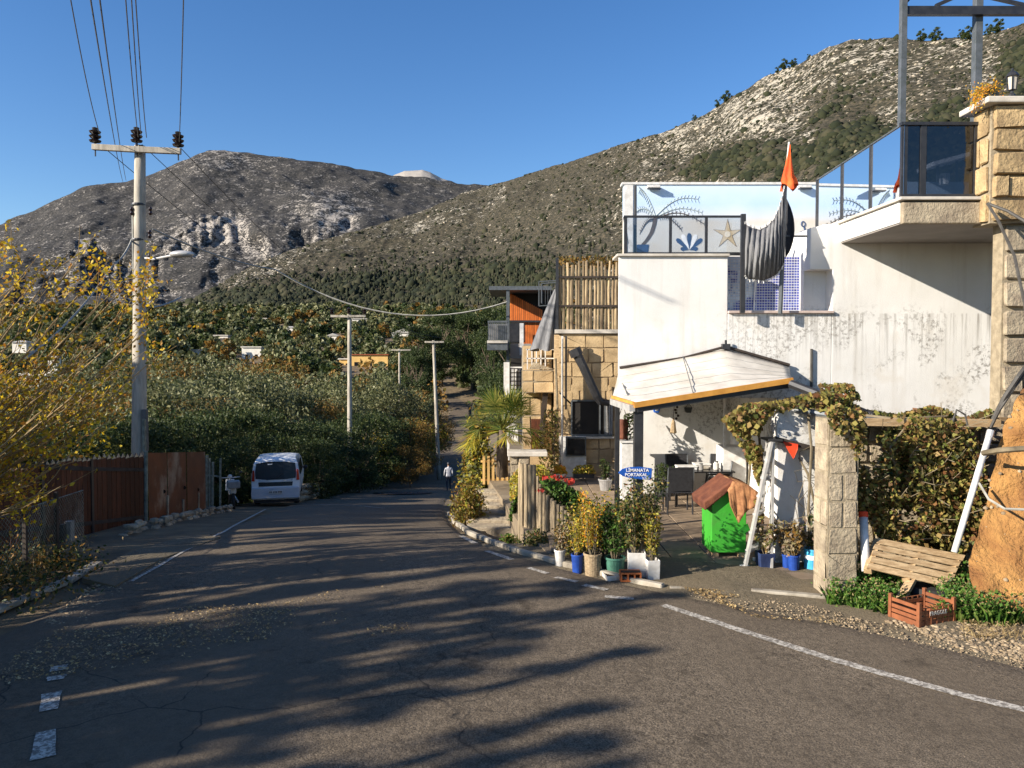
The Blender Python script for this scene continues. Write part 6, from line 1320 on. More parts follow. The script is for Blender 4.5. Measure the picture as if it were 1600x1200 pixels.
# planter with red geraniums along the palisade
hd = thing('geranium_hedge', 'dense green hedge with red geraniums on top of the log palisade', 'hedge', tuple(P(880, 800, 13.6)))
C1 = rpoly([(842,752),(868,748),(900,768),(940,800),(930,822),(905,815),(868,785),(846,770)], 2600, 13.2, 14.3); foliage('foliage', C1, .035, MAT['darkleaf'], hd); C1 = rpoly([(842,752),(868,746),(900,765),(925,785),(930,815),(868,778)], 900, 13.1, 13.6); foliage('foliage', C1, .035, MAT['freshleaf'], hd)
C = []
for cx_, cy_ in ((853,747),(862,748),(872,750),(881,748),(893,751),(844,765),(866,746),(888,755)):
    for _ in range(15): C.append(tuple(P(random.gauss(cx_, 3), random.gauss(cy_, 2.4), random.uniform(13.1, 13.6))))
foliage('blossom', np.array(C), .03, MAT['redbloom'], hd, .8)
yb = thing('yellow_shrub', 'yellow-green shrub spilling over the left end of the palisade', 'shrub', tuple(P(825, 770, 14.2))); C1 = rpoly([(796,745),(815,728),(850,726),(862,745),(848,768),(812,770),(797,785)], 1800, 13.9, 14.9); foliage('foliage', C1, .03, MAT['yelgreen'], yb)
MB().tube([P(828,780,14.3), P(835,735,14.4)], .03, 6).obj('stem', MAT['vine_stem'], yb)
cl = thing('climbing_plant', 'tangled climber growing up the timber pole of the stone house', 'plant', tuple(P(862, 745, 18.6)))
C1 = rpoly([(852,640),(872,640),(876,740),(848,745),(838,690)], 700, 18.3, 18.9); foliage('foliage', C1, .05, MAT['vineleaf'], cl); MB().tube([P(868,745,18.7), P(864,700,18.6), P(871,640,18.8), P(868,560,18.8)], .03, 5).obj('stem', MAT['vine_stem'], cl)
# ================================================================ POTS AND PLANTS
def pot(label, px, py, wt, h_, mat, Y=None, kind='round', plant_=None, taper=.8, name='plant_pot', cat='plant pot', grp=None, z=None):
    g = P(px, py, 10); Y = Y or (-3.03/g.z*10); c = P(px, py, Y); c.z = -3.03 if z is None else z; k = Y/1200; r_ = wt*k/2; H = h_*k
    t = thing(name, label, cat, tuple(c), grp, rz=random.uniform(-.3, .3) if kind == 'square' else random.uniform(0, 6))
    if kind == 'square':
        mb = MB(); a = r_*taper; mb.add([(-a,-a,0),(a,-a,0),(a,a,0),(-a,a,0),(-r_,-r_,H),(r_,-r_,H),(r_,r_,H),(-r_,r_,H),(-r_*.88,-r_*.88,H),(r_*.88,-r_*.88,H),(r_*.88,r_*.88,H),(-r_*.88,r_*.88,H),(-r_*.85,-r_*.85,H*.86),(r_*.85,-r_*.85,H*.86),(r_*.85,r_*.85,H*.86),(-r_*.85,r_*.85,H*.86)],
            [(0,3,2,1)]+[(i, (i+1) % 4, 4+(i+1) % 4, 4+i) for i in range(4)]+[(4+i, 4+(i+1) % 4, 8+(i+1) % 4, 8+i) for i in range(4)]+[(8+i, 8+(i+1) % 4, 12+(i+1) % 4, 12+i) for i in range(4)]); mb.obj('pot', mat, t, world=False, bevel=.006)
        MB().box(-r_*.86, r_*.86, -r_*.86, r_*.86, H*.8, H*.87).obj('soil', MAT['earth'], t, world=False)
    else:
        MB().lathe((0,0,0), [(r_*taper*.96, 0), (r_*taper, .01), (r_*.97, H*.88), (r_*1.06, H*.885), (r_*1.06, H*.99), (r_*1.0, H), (r_*.92, H*.99), (r_*.9, H*.84)], 20).obj('pot', mat, t, world=False, smooth=False, bevel=.003); MB().lathe((0, 0, H*.82), [(r_*.9, 0), (r_*.9, .015)], 14).obj('soil', MAT['earth'], t, world=False)
    if plant_:
        ph, pw, lm_, n_, sz, st_n = plant_; ph *= k; pw *= k; C = []; sm_ = MB()
        for i in range(st_n):
            a = random.uniform(0, 2*PI); tip = Vector((math.cos(a)*pw/2*random.random()**.7, math.sin(a)*pw/2*random.random()**.7, H+ph*random.uniform(.5, 1))); pts = limb(sm_, (tip.x*.15, tip.y*.15, H*.8), tip, .008, .003, .1, 5)
            for _ in range(n_//st_n):
                f = random.uniform(.25, 1.05); q = pts[0].lerp(pts[-1], f) if f > 1 else pts[min(4, int(f*4))].lerp(pts[min(4, int(f*4)+1)], f*4 % 1); C.append(q+Vector((random.gauss(0, pw*.07), random.gauss(0, pw*.07), random.gauss(0, .03))))
        sm_.obj('stem', MAT['vine_stem'], t, world=False); C = np.array([tuple(c_) for c_ in C]); ms = lm_ if isinstance(lm_, list) else [lm_]
        for q, m_ in enumerate(ms): V, F = leaves(C[q::len(ms)], sz, .45); npobj('foliage', V, F, m_, t, world=False)
    return t
L = MAT
pot('white pot of pink-brown succulents, first in the row by the kerb', 875, 884, 18, 26, L['pot_white'], plant_=(48, 46, [L['succulent'], L['rust']], 900, .022, 14), taper=.75)
pot('cobalt blue pot with yellow shrub, second in the kerb row', 902, 895, 19, 30, L['pot_blue'], plant_=(60, 50, [L['yelgreen']], 900, .022, 12))
pot('wicker-covered pot with yellow-orange foliage in the kerb row', 926, 899, 28, 36, L['basket'], plant_=(96, 56, [L['yelgreen'], L['orangebloom']], 1700, .022, 18), taper=.85)
pot('dark grey pot half hidden behind the green bowl', 944, 897, 22, 28, L['pot_dark'], Y=10.9, plant_=(72, 50, [L['darkleaf'], L['freshleaf']], 1100, .028, 12))
pot('wide dull green bowl planter in the kerb row', 961, 899, 32, 30, L['pot_green'], plant_=(80, 60, [L['freshleaf'], L['darkleaf']], 1700, .028, 18))
pot('tall white square planter behind the orange brick', 994, 902, 28, 42, L['pot_white'], kind='square', plant_=(112, 84, [L['vineleaf'], L['darkleaf']], 2000, .03, 20), taper=.92)
pot('white square planter with a thin leafy sapling, last in the kerb row', 1019, 907, 20, 34, L['pot_white'], kind='square', plant_=(92, 40, [L['yelgreen'], L['vineleaf']], 650, .03, 8), taper=.95)
pot('old white tray half hidden under the green bowl planter', 958, 905, 30, 9, L['pot_white'], kind='square', taper=.9, name='tray', cat='tray')
gbush('leafy dark green bush behind the kerb pots', 918, 872, 90, 84, [MAT['darkleaf'], MAT['yelgreen'], MAT['vineleaf']], 3600, .03, 11.7)
gbush('yellow-green bush around the awning post', 985, 862, 80, 78, [MAT['freshleaf'], MAT['vineleaf'], MAT['yelgreen']], 2600, .03, 11.6)
gbush('weeds and low plants at the foot of the palisade', 845, 868, 56, 40, [MAT['darkleaf'], MAT['vineleaf']], 1500, .03, 12.7)
br = thing('brick_planter', 'orange hollow clay brick lying by the white planters', 'brick', tuple(P(985, 908, 10.25))); bc = P(985, 908, 10.22); bc.z = -3.0
bk = MB(); bk.box(bc.x-.13, bc.x+.15, bc.y-.0, bc.y+.18, bc.z, bc.z+.02); bk.box(bc.x-.13, bc.x+.15, bc.y, bc.y+.18, bc.z+.1, bc.z+.12)
for x in (-.13, -.04, .05, .13): bk.box(bc.x+x, bc.x+x+.02, bc.y+.001, bc.y+.179, bc.z+.02, bc.z+.1)
bk.box(bc.x-.129, bc.x+.149, bc.y+.16, bc.y+.178, bc.z+.02, bc.z+.1); bk.obj('block', MAT['terracotta'], br); MB().box(bc.x-.12, bc.x+.14, bc.y+.02, bc.y+.1, bc.z+.121, bc.z+.13).obj('dust', MAT['earth'], br)
pot('grey flared pot with spiky plant at the stone house corner', 946, 766, 22, 20, L['pot_grey'], Y=17.4, plant_=(28, 20, [L['darkleaf']], 220, .05, 9), taper=.7)
for i, (x0_, lb) in enumerate(((885, 'black planter trough with yellow flowers under the meter box'),)):
    t = thing('planter_trough', lb, 'planter', tuple(P(912, 745, 18.7))); MB().pbox(896, 929, 741, 747, 18.7, .2).obj('trough', MAT['metal_black'], t); C = rpoly([(894,740),(900,727),(925,727),(932,740)], 420, 18.7, 18.9); foliage('foliage', C, .035, MAT['yelgreen'], t)
t = thing('planter_trough', 'small pale trough of orange flowers beside the timber pole', 'planter', tuple(P(875, 745, 18.2))); MB().pbox(866, 884, 741, 746, 18.2, .2).obj('trough', MAT['coping'], t); foliage('foliage', rpoly([(864,741),(868,728),(882,728),(887,741)], 350, 18.2, 18.4), .035, MAT['orangebloom'], t)
# pots before the white pier
pot('navy square pot at the feet of the stepladder', 1195, 888, 25, 26, L['pot_navy'], kind='square', plant_=(52, 46, [L['vineleaf'], L['succulent']], 420, .04, 9))
pot('small ribbed blue pot left of the cobalt pot by the white pier', 1229, 888, 14, 24, L['pot_blue'], Y=10.95, plant_=(46, 30, [L['succulent']], 260, .04, 7))
cb = pot('ribbed cobalt blue pot in the middle before the white pier', 1240, 893, 19, 27, L['pot_blue'], plant_=(54, 56, [L['succulent'], L['rust']], 520, .038, 12))
tn = pot('light blue paint tin with white label and bare twigs', 1269, 891, 25, 35, L['pot_sky'], plant_=(66, 34, [L['darkleaf'], L['succulent']], 200, .045, 7), taper=1.0)
c = wloc(tn); rr_ = 12.5*c.y/1200; MB().lathe(c+Vector((0, 0, .17)), [(rr_*1.005+.002, 0), (rr_*1.005+.002, .06)], 20).obj('label_band', MAT['white_paint'], tn)
# red toy / orange flowers near ladder
# ================================================================ SIGN
sg = thing('arrow_sign', 'blue fish-shaped arrow sign with white lettering on the black posts', 'sign', tuple(P(993, 740, 11.95)))
q = [(966,739),(972,733),(984,730),(1000,729.5),(1019,732),(1018,750),(1000,749),(984,747),(973,744)]; MB().ppoly(q, 11.93, .025).obj('board', MAT['blue_paint'], sg, bevel=.004)
text('LİMANATA', sg, P(996, 735, 11.922), .07, MAT['white_paint'], bold=.0008); text('PORTAKAL', sg, P(994, 742, 11.922), .07, MAT['white_paint'], bold=.0008); text('SUYU', sg, P(1009, 747.5, 11.922), .045, MAT['white_paint'])
# ================================================================ TABLE AND CHAIRS
CH = 'black sling chairs round the terrace table'
def chair(label, loc, rz):
    t = thing('patio_chair', label, 'chair', loc, CH, rz)
    for x in (-.24, .24):
        for (y0, y1, zt_) in ((-.22, -.2, .66), (.24, .2, .45)):
            MB().tube([(x, y0, 0), (x, y1, .42)], .016, 6).obj('leg', MAT['metal_black'], t, world=False)
    MB().box(-.23, .23, -.2, .24, .41, .43).obj('seat', MAT['sling'], t, world=False, bevel=.006); bk_ = MB().obox((0, .27, .68), (.225, 0, 0), (0, .03, .22), (0, .008, -.002)).obj('backrest', MAT['sling'], t, world=False)
    for s_ in (-1, 1): MB().tube([(s_*.24,.21,.42),(s_*.24,.3,.9)], .016, 6).obj('back_upright', MAT['metal_grey'], t, world=False); MB().tube([(s_*.24,-.2,.42),(s_*.25,-.18,.64),(s_*.25,.24,.64)], .016, 6).obj('armrest', MAT['metal_black'], t, world=False)
    MB().tube([(-.24,.3,.9),(.24,.3,.9)], .016, 6).obj('back_rail', MAT['metal_black'], t, world=False); return t
cx_ = P(1057, 783, 15.0); chair('black sling chair with its back to the road at the terrace table', (cx_.x, 14.9, -3.0), PI)
tx = P(1092, 770, 15.8)
chair('black sling chair on the far side of the terrace table', (P(1062,770,16.4).x, 16.45, -3.0), 0); chair('black chair at the right end of the terrace table', (P(1122,775,15.6).x, 15.75, -3.0), -PI/2-.2)
chair('black chair nearest the door, behind the right end of the table', (P(1130,770,16.3).x-.05, 16.4, -3.0), -.4)
tb_ = thing('patio_table', 'dark rectangular patio table laid with white trays under the awning', 'table', (tx.x, 15.75, -3.0))
MB().box(-.62, .62, -.4, .4, .70, .73).obj('tabletop', MAT['car_glass'], tb_, world=False, bevel=.005)
for x in (-.55, .55):
    for y in (-.34, .34): MB().box(x-.025, x+.025, y-.025, y+.025, 0, .699).obj('leg', MAT['metal_black'], tb_, world=False)
for i, (x, y, w_, h, mt, nm, lb) in enumerate(((-.3,-.1,.2,.08,'white_metal','tray','white tray on the left of the terrace table'),(.05,.05,.16,.11,'pot_white','box','white box in the middle of the terrace table'),(.3,-.15,.06,.16,'pot_white','jar','pale jar at the right end of the terrace table'),(-.02,-.2,.05,.12,'pot_grey','mug','small grey mug at the front of the terrace table'))):
    o = thing(nm, lb, nm, (tx.x+x, 15.75+y, -2.268))
    if nm in ('tray', 'box'): MB().box(-w_, w_, -.12, .12, 0, h*.7).obj('body', MAT[mt], o, world=False, bevel=.01); MB().box(-w_-.01, w_+.01, -.13, .13, h*.7+.001, h).obj('lid', MAT['white_metal'], o, world=False, bevel=.006)
    else: MB().lathe((0,0,0), [(w_*.9, 0), (w_, .01), (w_, h*.8), (w_*.7, h*.85), (w_*.7, h)], 12).obj('body', MAT[mt], o, world=False); MB().lathe((0,0,h+.001), [(w_*.75, 0), (w_*.75, .015)], 12).obj('rim', MAT['metal_grey'], o, world=False)
pst = thing('plant_stand', 'narrow dark stand with trailing plant left of the chairs', 'plant stand', tuple(P(1035, 785, 15.2))); zg = -3.0; a_ = P(1035, 785, 15.2)
for dx in (-.11, .11):
    for dy in (0, .2): MB().bar((a_.x+dx, 15.2+dy, zg), (a_.x+dx, 15.2+dy, zg+.8), .03).obj('leg', MAT['metal_black'], pst)
for z in (.25, .8): MB().box(a_.x-.13, a_.x+.13, 15.18, 15.42, zg+z, zg+z+.02).obj('shelf', MAT['metal_black'], pst)
foliage('foliage', np.array([(a_.x+random.gauss(0, .08), 15.2+random.gauss(0, .08), zg+random.uniform(.35, .9)) for _ in range(420)]), .03, MAT['darkleaf'], pst)
# wall ornaments
wo = thing('wall_basket', 'small blue basket hung on the white terrace wall', 'basket', tuple(P(1026, 640, 16.95))); MB().ppoly([(1020.5,636.5),(1032,636.5),(1030,645),(1022.5,645)], 16.88, .1).obj('basket', MAT['blue_paint'], wo, bevel=.01); MB().tube([P(1022,637,16.9), P(1026,631,16.97), P(1031,637,16.9)], .008, 5).obj('handle', MAT['metal_black'], wo)
MB().ppoly([(1023.5,638.5),(1029,638.5),(1028.5,642),(1024,642)], 16.872, .006).obj('white_patch', MAT['white_paint'], wo)
wb = thing('wall_planter', 'dark hanging basket in the shade of the terrace wall', 'basket', tuple(P(1076, 640, 16.95))); MB().ppoly([(1070,637),(1082,637),(1080,645),(1073,645)], 16.85, .12).obj('basket', MAT['pot_dark'], wb, bevel=.01); MB().tube([P(1071,637,16.9), P(1076,630,16.97), P(1081,637,16.9)], .008, 5).obj('handle', MAT['metal_black'], wb)
wc = thing('wind_chime', 'bottle-shaped woven ornament hanging under the awning', 'ornament', tuple(P(1052, 652, 16.8))); MB().lathe(P(1052,677,16.8), [(.06, 0), (.075, .02), (.06, .12), (.045, .24), (.02, .3), (.02, .34)], 8).obj('bottle', MAT['basket'], wc); MB().tube([P(1052,652,16.8), P(1054,630,16.8)], .006, 4).obj('cord', MAT['cable'], wc)
sh2_ = thing('hanging_shells', 'string of small dark shells beside the bottle ornament', 'ornament', tuple(P(1058, 640, 16.8)))
for i in range(5): MB().ball(P(1057+random.uniform(-3, 3), 636+i*4.5, 16.8), .03, 6, 4).obj('shell', MAT['wood_dark'], sh2_)
MB().tube([P(1058,630,16.8), P(1058,656,16.8)], .004, 4).obj('cord', MAT['cable'], sh2_)
hb = thing('hanging_bag', 'woven bags and leafy pot hung on the white wall beside the stone house', 'bag', tuple(P(978, 690, 16.4)))
rows = []
for j in range(8):
    t_ = j/7; rows.append([P(962+4*t_+ (20-6*t_)*u, 655+32*t_, 16.3-.12*math.sin(PI*u))-Vector((0, .02*math.sin(u*14), 0)) for u in np.linspace(0, 1, 9)])
MB().grid(rows).obj('bag', MAT['brown_cloth'], hb, smooth=True, solid=.02); MB().tube([P(966,655,16.3), P(973,632,16.5), P(980,655,16.3)], .012, 5).obj('strap', MAT['wood_dark'], hb)
foliage('foliage', rpoly([(975,648),(990,645),(994,680),(980,690),(972,670)], 200, 16.2, 16.5), .04, MAT['darkleaf'], hb)
wbx = thing('white_cupboard', 'plain white cupboard between the black posts', 'cupboard', tuple(P(980, 765, 16.2))); MB().pbox(971, 1000, 692, 768, 16.2, .4, z0=-3.03).obj('body', MAT['white_metal'], wbx, bevel=.01); MB().pbox(969, 1002, 689, 692, 16.17, .46).obj('top', MAT['white_metal'], wbx)
# ================================================================ KENNEL (green box)
kn = thing('green_kennel', 'bright green box kennel with brown peaked roof on wooden feet', 'kennel', tuple(P(1138, 872, 11.55))); YK = 11.5
zf = -3.03; xl, xr_ = P(1112,820,YK).x, P(1166,820,YK).x
MB().poly([(xl, YK, zf+.1), (xr_, YK, zf+.1), (xr_, YK, P(1160,776,YK).z), (P(1146,757,YK).x, YK, P(1146,757,YK).z), (xl, YK, P(1112,790,YK).z)], (0, .6, 0)).obj('body', MAT['green_paint'], kn, bevel=.008)
for x in (1114, 1154):
    MB().pbox(x, x+9, 859, 870, YK+.01, .1, z0=zf, z1=zf+.098).obj('foot', MAT['wood_pale'], kn); MB().pbox(x, x+9, 859, 870, YK+.45, .1, z0=zf, z1=zf+.098).obj('foot', MAT['wood_pale'], kn)
MB().pbox(1107, 1110.5, 795, 862, YK+.3, .04, z0=zf).obj('side_edge', MAT['wood_pale'], kn)
pk = P(1146, 750, YK-.08); el_ = P(1099, 785, YK-.08); er = P(1186, 790, YK-.08)
MB().poly([pk, el_, el_-Vector((-.03, 0, .13)), pk-Vector((0, 0, .12))], (0, .78, 0)).obj('roof', MAT['brown_cloth'], kn, bevel=.02); MB().poly([pk, er, er-Vector((.03, 0, .05)), pk-Vector((0, 0, .08))], (0, .78, 0)).obj('roof', MAT['brown_cloth'], kn, bevel=.02)
vn_ = MB()
for i in range(16): vn_.lathe(P(1118+i*1.3+random.uniform(-3, 3), 842-i*2.3+random.uniform(-4, 4), YK-.003), [(random.uniform(.008, .018), 0), (.001, .003)], 6, Matrix.Rotation(PI/2, 3, 'X'))
vn_.obj('leaf_shadow_dabs', MAT['green_dark'], kn)['kind'] = 'stuff'  # leaf shadow on the kennel front, put in as dark green dabs
MB().ppoly([(1153,829),(1168,818),(1172,828),(1163,834)], YK-.012, .01).obj('dark_patch', MAT['green_dark'], kn)
oc = thing('orange_cloth', 'tan-orange cloth draped over the kennel roof', 'cloth', tuple(P(1158, 770, YK-.1)))
edge = [(1138,768),(1146,753),(1158,755),(1172,760),(1184,769)]; low = [(1141,790),(1154,818),(1165,800),(1171,796),(1184,792)]; rows = []
for j in range(9):
    f = j/8; row = []
    for i in range(17):
        u = i/16*4; k = min(3, int(u)); g_ = u-k; e = Vector(edge[k]).lerp(Vector(edge[k+1]), g_); l = Vector(low[k]).lerp(Vector(low[k+1]), g_); p = e.lerp(l, f); row.append(P(p.x, p.y, YK-.12-.022*math.sin(i*.9+f*2)*f-.012*math.sin(i*2.3+f*4)-.03*f))
    rows.append(row)
MB().grid([[v+Vector((0, .5, .02)) for v in rows[0]]]+rows).obj('cloth', MAT['orange_cloth'], oc, smooth=True, solid=.008)
# stepladder
ld = thing('stepladder', 'paint-spattered aluminium stepladder standing open by the white pier', 'ladder', tuple(P(1180, 888, 11.0)))
tp0 = P(1205, 690, 11.0); f1 = P(1163, 886, 10.95); f2 = P(1183, 886, 11.35); b1 = P(1200, 888, 10.9); b2 = P(1212, 884, 11.4); zg = -3.03
for v in (f1, f2, b1, b2): v.z = zg
t1, t2 = tp0, tp0+Vector((.05, .3, 0))
MB().bar(f1, t1, .1, .035, up=(1, 0, 0)).obj('front_rail', MAT['alu'], ld); MB().bar(f2, t2, .09, .03, up=(1, 0, 0)).obj('front_rail', MAT['alu'], ld)
MB().bar(b1+Vector((.05, 0, 0)), t1+Vector((.03, 0, 0)), .035).obj('back_rail', MAT['alu'], ld); MB().bar(b2, t2+Vector((.04, 0, 0)), .035).obj('back_rail', MAT['alu'], ld)
for i in range(1, 7): f = i/7.; MB().bar(f1.lerp(t1, f), f2.lerp(t2, f), .09, .03).obj('tread', MAT['alu'], ld)
for i in (1, 3, 5): f = i/7.; MB().bar(b1.lerp(t1, f), b2.lerp(t2, f), .025).obj('brace', MAT['alu'], ld)
MB().obox((t1+t2)/2+Vector((.03, 0, .02)), (.1, 0, 0), (0, .18, 0), (0, 0, .015)).obj('top_cap', MAT['plastic_black'], ld); MB().bar(f1.lerp(t1, .35), b1.lerp(t1, .35), .02).obj('stay', MAT['wood_dark'], ld)
for v in (f1, f2): MB().obox(v+Vector((0, 0, .03)), (.06, 0, 0), (0, .03, 0), (0, 0, .03)).obj('foot', MAT['white_metal'], ld)
# ================================================================ VINE
vi = thing('grapevine', 'large browning grapevine covering the garden wall and pergola', 'vine', tuple(P(1400, 880, 10.2)))
VP = [(1292,668),(1330,655),(1400,650),(1470,655),(1505,660),(1530,690),(1542,740),(1545,790),(1530,830),(1512,862),(1480,868),(1440,862),(1400,850),(1385,848),(1370,835),(1355,806),(1330,795),(1322,770),(1318,740),(1300,715)]
nv = lambda C: C[fbm(C[:, 0]*2.2, C[:, 2]*2.2, C[:, 1]*1.5, 3) > -.2]
C = nv(rpoly(VP, 21000, 9.75, 10.9)); foliage('foliage', C, .033, MAT['vineleaf'], vi, .85)['kind'] = 'stuff'
C = nv(rpoly(VP, 2600, 10.3, 11.1)); foliage('foliage', C, .05, MAT['darkleaf'], vi, .8)['kind'] = 'stuff'
VT = [(1130,655),(1160,632),(1210,628),(1250,618),(1285,612),(1320,618),(1345,640),(1400,648),(1450,635),(1480,640),(1500,655),(1545,640),(1560,655),(1540,672),(1440,668),(1380,664),(1330,660),(1300,655),(1240,640),(1200,650),(1185,680),(1150,672)]
C = rpoly(VT, 4200, 10.9, 12.2); foliage('foliage', C, .042, MAT['vineleaf'], vi, .85)['kind'] = 'stuff'
C = rpoly([(1288,640),(1310,632),(1352,645),(1352,690),(1338,720),(1325,690),(1300,672)], 800, 9.3, 9.9); foliage('foliage', C, .036, MAT['vineleaf'], vi, .85)['kind'] = 'stuff'
VS = [[(1128,655),(1150,640),(1170,665),(1180,700),(1172,728),(1160,700),(1150,685)],[(1175,690),(1192,700),(1188,760),(1178,740)],[(1280,600),(1330,600),(1345,625),(1290,628)],[(1180,780),(1192,785),(1190,850),(1182,845)]]
for q in VS: C = rpoly(q, 420, 11.2, 12.3); foliage('foliage', C, .04, MAT['vineleaf'], vi, .85)['kind'] = 'stuff'
vs_ = MB()
for q in ([(1266,888,11.0),(1263,800,11.05),(1268,700,11.0),(1262,640,11.2),(1240,625,11.8)],[(1280,890,11.1),(1276,800,11.0),(1262,740,11.05),(1248,715,11.1)],[(1288,780,11.0),(1275,740,11.1),(1284,700,11.1),(1279,650,11.2)],[(1400,890,10.5),(1410,760,10.3),(1390,700,10.2),(1420,660,10.3)],[(1470,890,10.6),(1455,780,10.3),(1480,700,10.2)],[(1268,640,11.2),(1320,645,11),(1400,655,10.4),(1480,650,10.4)],[(1182,640,12),(1190,720,12),(1186,800,12),(1188,885,12)],[(1170,640,12.2),(1172,730,12.1),(1166,800,12.1)]):
    vs_.tube([P(*a) for a in q], [.02]*(len(q)-1)+[.01], 6)
vs_.obj('stem', MAT['vine_stem'], vi)['kind'] = 'stuff'
tw = MB()
for _ in range(26):
    a = P(random.uniform(1240, 1290), random.uniform(700, 860), 11.1); tw.tube([a, a+Vector((random.uniform(-.12, .12), -.02, random.uniform(.05, .2))), a+Vector((random.uniform(-.25, .25), -.04, random.uniform(.1, .35)))], .005, 3, False)
for _ in range(60):
    x, y = random.uniform(1365, 1540), random.uniform(650, 850); a = P(x, y, 9.8); tw.tube([a, a+Vector((random.uniform(-.2, .2), -.1, random.uniform(-.1, .2)))], .005, 3, False)
tw.obj('tendril', MAT['vine_stem'], vi)['kind'] = 'stuff'
# ================================================================ ORANGE EARTH ROCK, PALLET, CRATE, TYRE
ok = [(1600,606),(1580,618),(1566,650),(1556,690),(1546,730),(1538,775),(1528,815),(1512,862),(1508,895),(1522,930),(1548,962),(1585,975)]
rows = []
for i in range(46):
    f = i/45*(len(ok)-1); k = min(len(ok)-2, int(f)); e = Vector(ok[k]).lerp(Vector(ok[k+1]), f-k); t = i/45; row = []
    Yb = 10.3-1.5*t
    for j in range(44):
        u = j/43; p = P(e.x, e.y, Yb); ang = u*PI*.62; x = p.x+2.6*u+.15*u; y = Yb-.75*math.sin(ang*1.2)*(.35+t)+1.2*u*u
        p = Vector((x, y, p.z+.25*math.sin(PI*u)*(1-t))); row.append(p)
    rows.append(row)
A_ = np.array([[tuple(v) for v in r_] for r_ in rows]); dn = fbm(A_[..., 0]*1.4, A_[..., 2]*1.4, A_[..., 1], 5)*.34+fbm(A_[..., 0]*2.6, A_[..., 2]*1.8, 7, 4, True)*.13+fbm(A_[..., 0]*6, A_[..., 2]*6, 3, 4, True)*.06+fbm(A_[..., 0]*20, A_[..., 2]*20, 3, 2)*.012
A_[..., 1] -= dn; A_[..., 0] -= dn*.3
topr = A_[0:1].copy(); topr[..., 1] += 1.5; lft = None
o = npobj('earth_rock', A_.reshape(-1, 3), gridF(46, 44), MAT['rock_orange'], smooth=True); tag(o, 'bulging orange earth and rock bank at the right edge', 'rock')
rb = [(A_[i, j], 1) for i, j in zip(RNG.integers(4, 45, 220), RNG.integers(0, 30, 220))]; V, F = blobs(np.array([v for v, _ in rb]), np.exp(RNG.uniform(math.log(.008), math.log(.035), 220)), .8, jit=.4); tag(npobj('embedded_stones', V, F, MAT['pebble']), 'small stones stuck in the orange earth bank', 'stones', kind='stuff')
plt = thing('pallet', 'slatted wooden pallet propped on its side against a post', 'pallet', tuple(P(1430, 930, 9.4)))
TL, TR, BR, BL = P(1370,841,9.75), P(1507,868,9.75), P(1482,919,9.35), P(1354,889,9.35); nrm = (TR-TL).cross(BL-TL).normalized()*.02
if nrm.y > 0: nrm = -nrm
for i in range(5):
    f0, f1_ = i/5+.012, (i+1)/5-(.035 if i in (1, 2) else .012); a, b, c, d = TL.lerp(BL, f0), TR.lerp(BR, f0), TR.lerp(BR, f1_), TL.lerp(BL, f1_); j = Vector((random.uniform(-.02, .02), 0, 0)); MB().poly([a+j, b+j, c+j, d+j], nrm).obj('slat', MAT['wood_pale'], plt, bevel=.004, seg=1)
for f in (.03, .5, .95): a, b = TL.lerp(TR, f), BL.lerp(BR, f); MB().bar(a-nrm*2, b-nrm*2, .09, .07).obj('runner', MAT['wood_pale'], plt)
MB().bar(P(1428,900,9.45), P(1406,938,9.1), .1, .06).obj('prop_leg', MAT['wood_pale'], plt, bevel=.004)
wp = thing('white_pipe', 'short white plastic pipe with red cap beside the stone pillar', 'pipe', tuple(P(1352, 892, 9.6))); MB().tube([P(1353,893,9.5), P(1349,806,9.75)], .052, 12).obj('pipe', MAT['white_metal'], wp, smooth=True); MB().tube([P(1349,808,9.74), P(1348.5,800,9.76)], .058, 12).obj('cap', MAT['red_cloth'], wp)
lp = thing('leaning_pole', 'grey-white metal pole leaning against the vine by the orange rock', 'pole', tuple(P(1491, 862, 9.4))); MB().tube([P(1491,863,9.4), P(1547,676,9.7)], .038, 10).obj('pole', MAT['white_metal'], lp, smooth=True); MB().tube([P(1545,684,9.68), P(1548,673,9.71)], .044, 10).obj('end_cap', MAT['alu'], lp)
ty = thing('tyre', 'old black tyre lying half under the pallet', 'tyre', tuple(P(1447, 925, 9.3))); c = P(1450, 926, 9.5); c.z = -3.02+.1; MB().lathe(c, [(.17, -.08), (.29, -.1), (.33, -.05), (.33, .05), (.29, .1), (.17, .08)], 24).obj('casing', MAT['rubber'], ty, smooth=False)
MB().obox(c+Vector((.02, -.33, .03)), (.07, 0, 0), (0, .004, 0), (0, 0, .012)).obj('white_mark', MAT['white_paint'], ty)
ct = thing('plastic_crate', 'brown plastic fruit crate standing in the weeds by the road', 'crate', tuple(P(1438, 975, 8.6)), rz=R(-38)); gz = -3.0; ct.location = (P(1440,965,8.75).x, 8.75, gz); ct.rotation_euler = (0, 0, R(22))
W2, D2, H2 = .27, .19, .27
for s_ in (-1, 1):
    for z0, z1 in ((0, .06), (.075, .115), (.13, .17), (.2, H2)):
        hh = .205 if z0 == .2 else z1
        MB().box(-W2, W2, s_*D2-.007, s_*D2+.007, z0, hh).obj('side_slat', MAT['crate_brown'], ct, world=False); MB().box(s_*W2-.007, s_*W2+.007, -D2+.008, D2-.008, z0, z1 if z0 != .2 else H2-.03).obj('end_slat', MAT['crate_brown'], ct, world=False)
for x in (-W2, W2):
    for y in (-D2, D2): MB().box(x-.02, x+.02, y-.02, y+.02, 0, H2+.01).obj('corner_post', MAT['crate_brown'], ct, world=False, bevel=.004)
for x in (-.18, -.09, 0, .09, .18):
    for s_ in (-1, 1): MB().box(x-.008, x+.008, s_*(D2+.009)-.006, s_*(D2+.009)+.006, 0, .2).obj('rib', MAT['crate_brown'], ct, world=False)
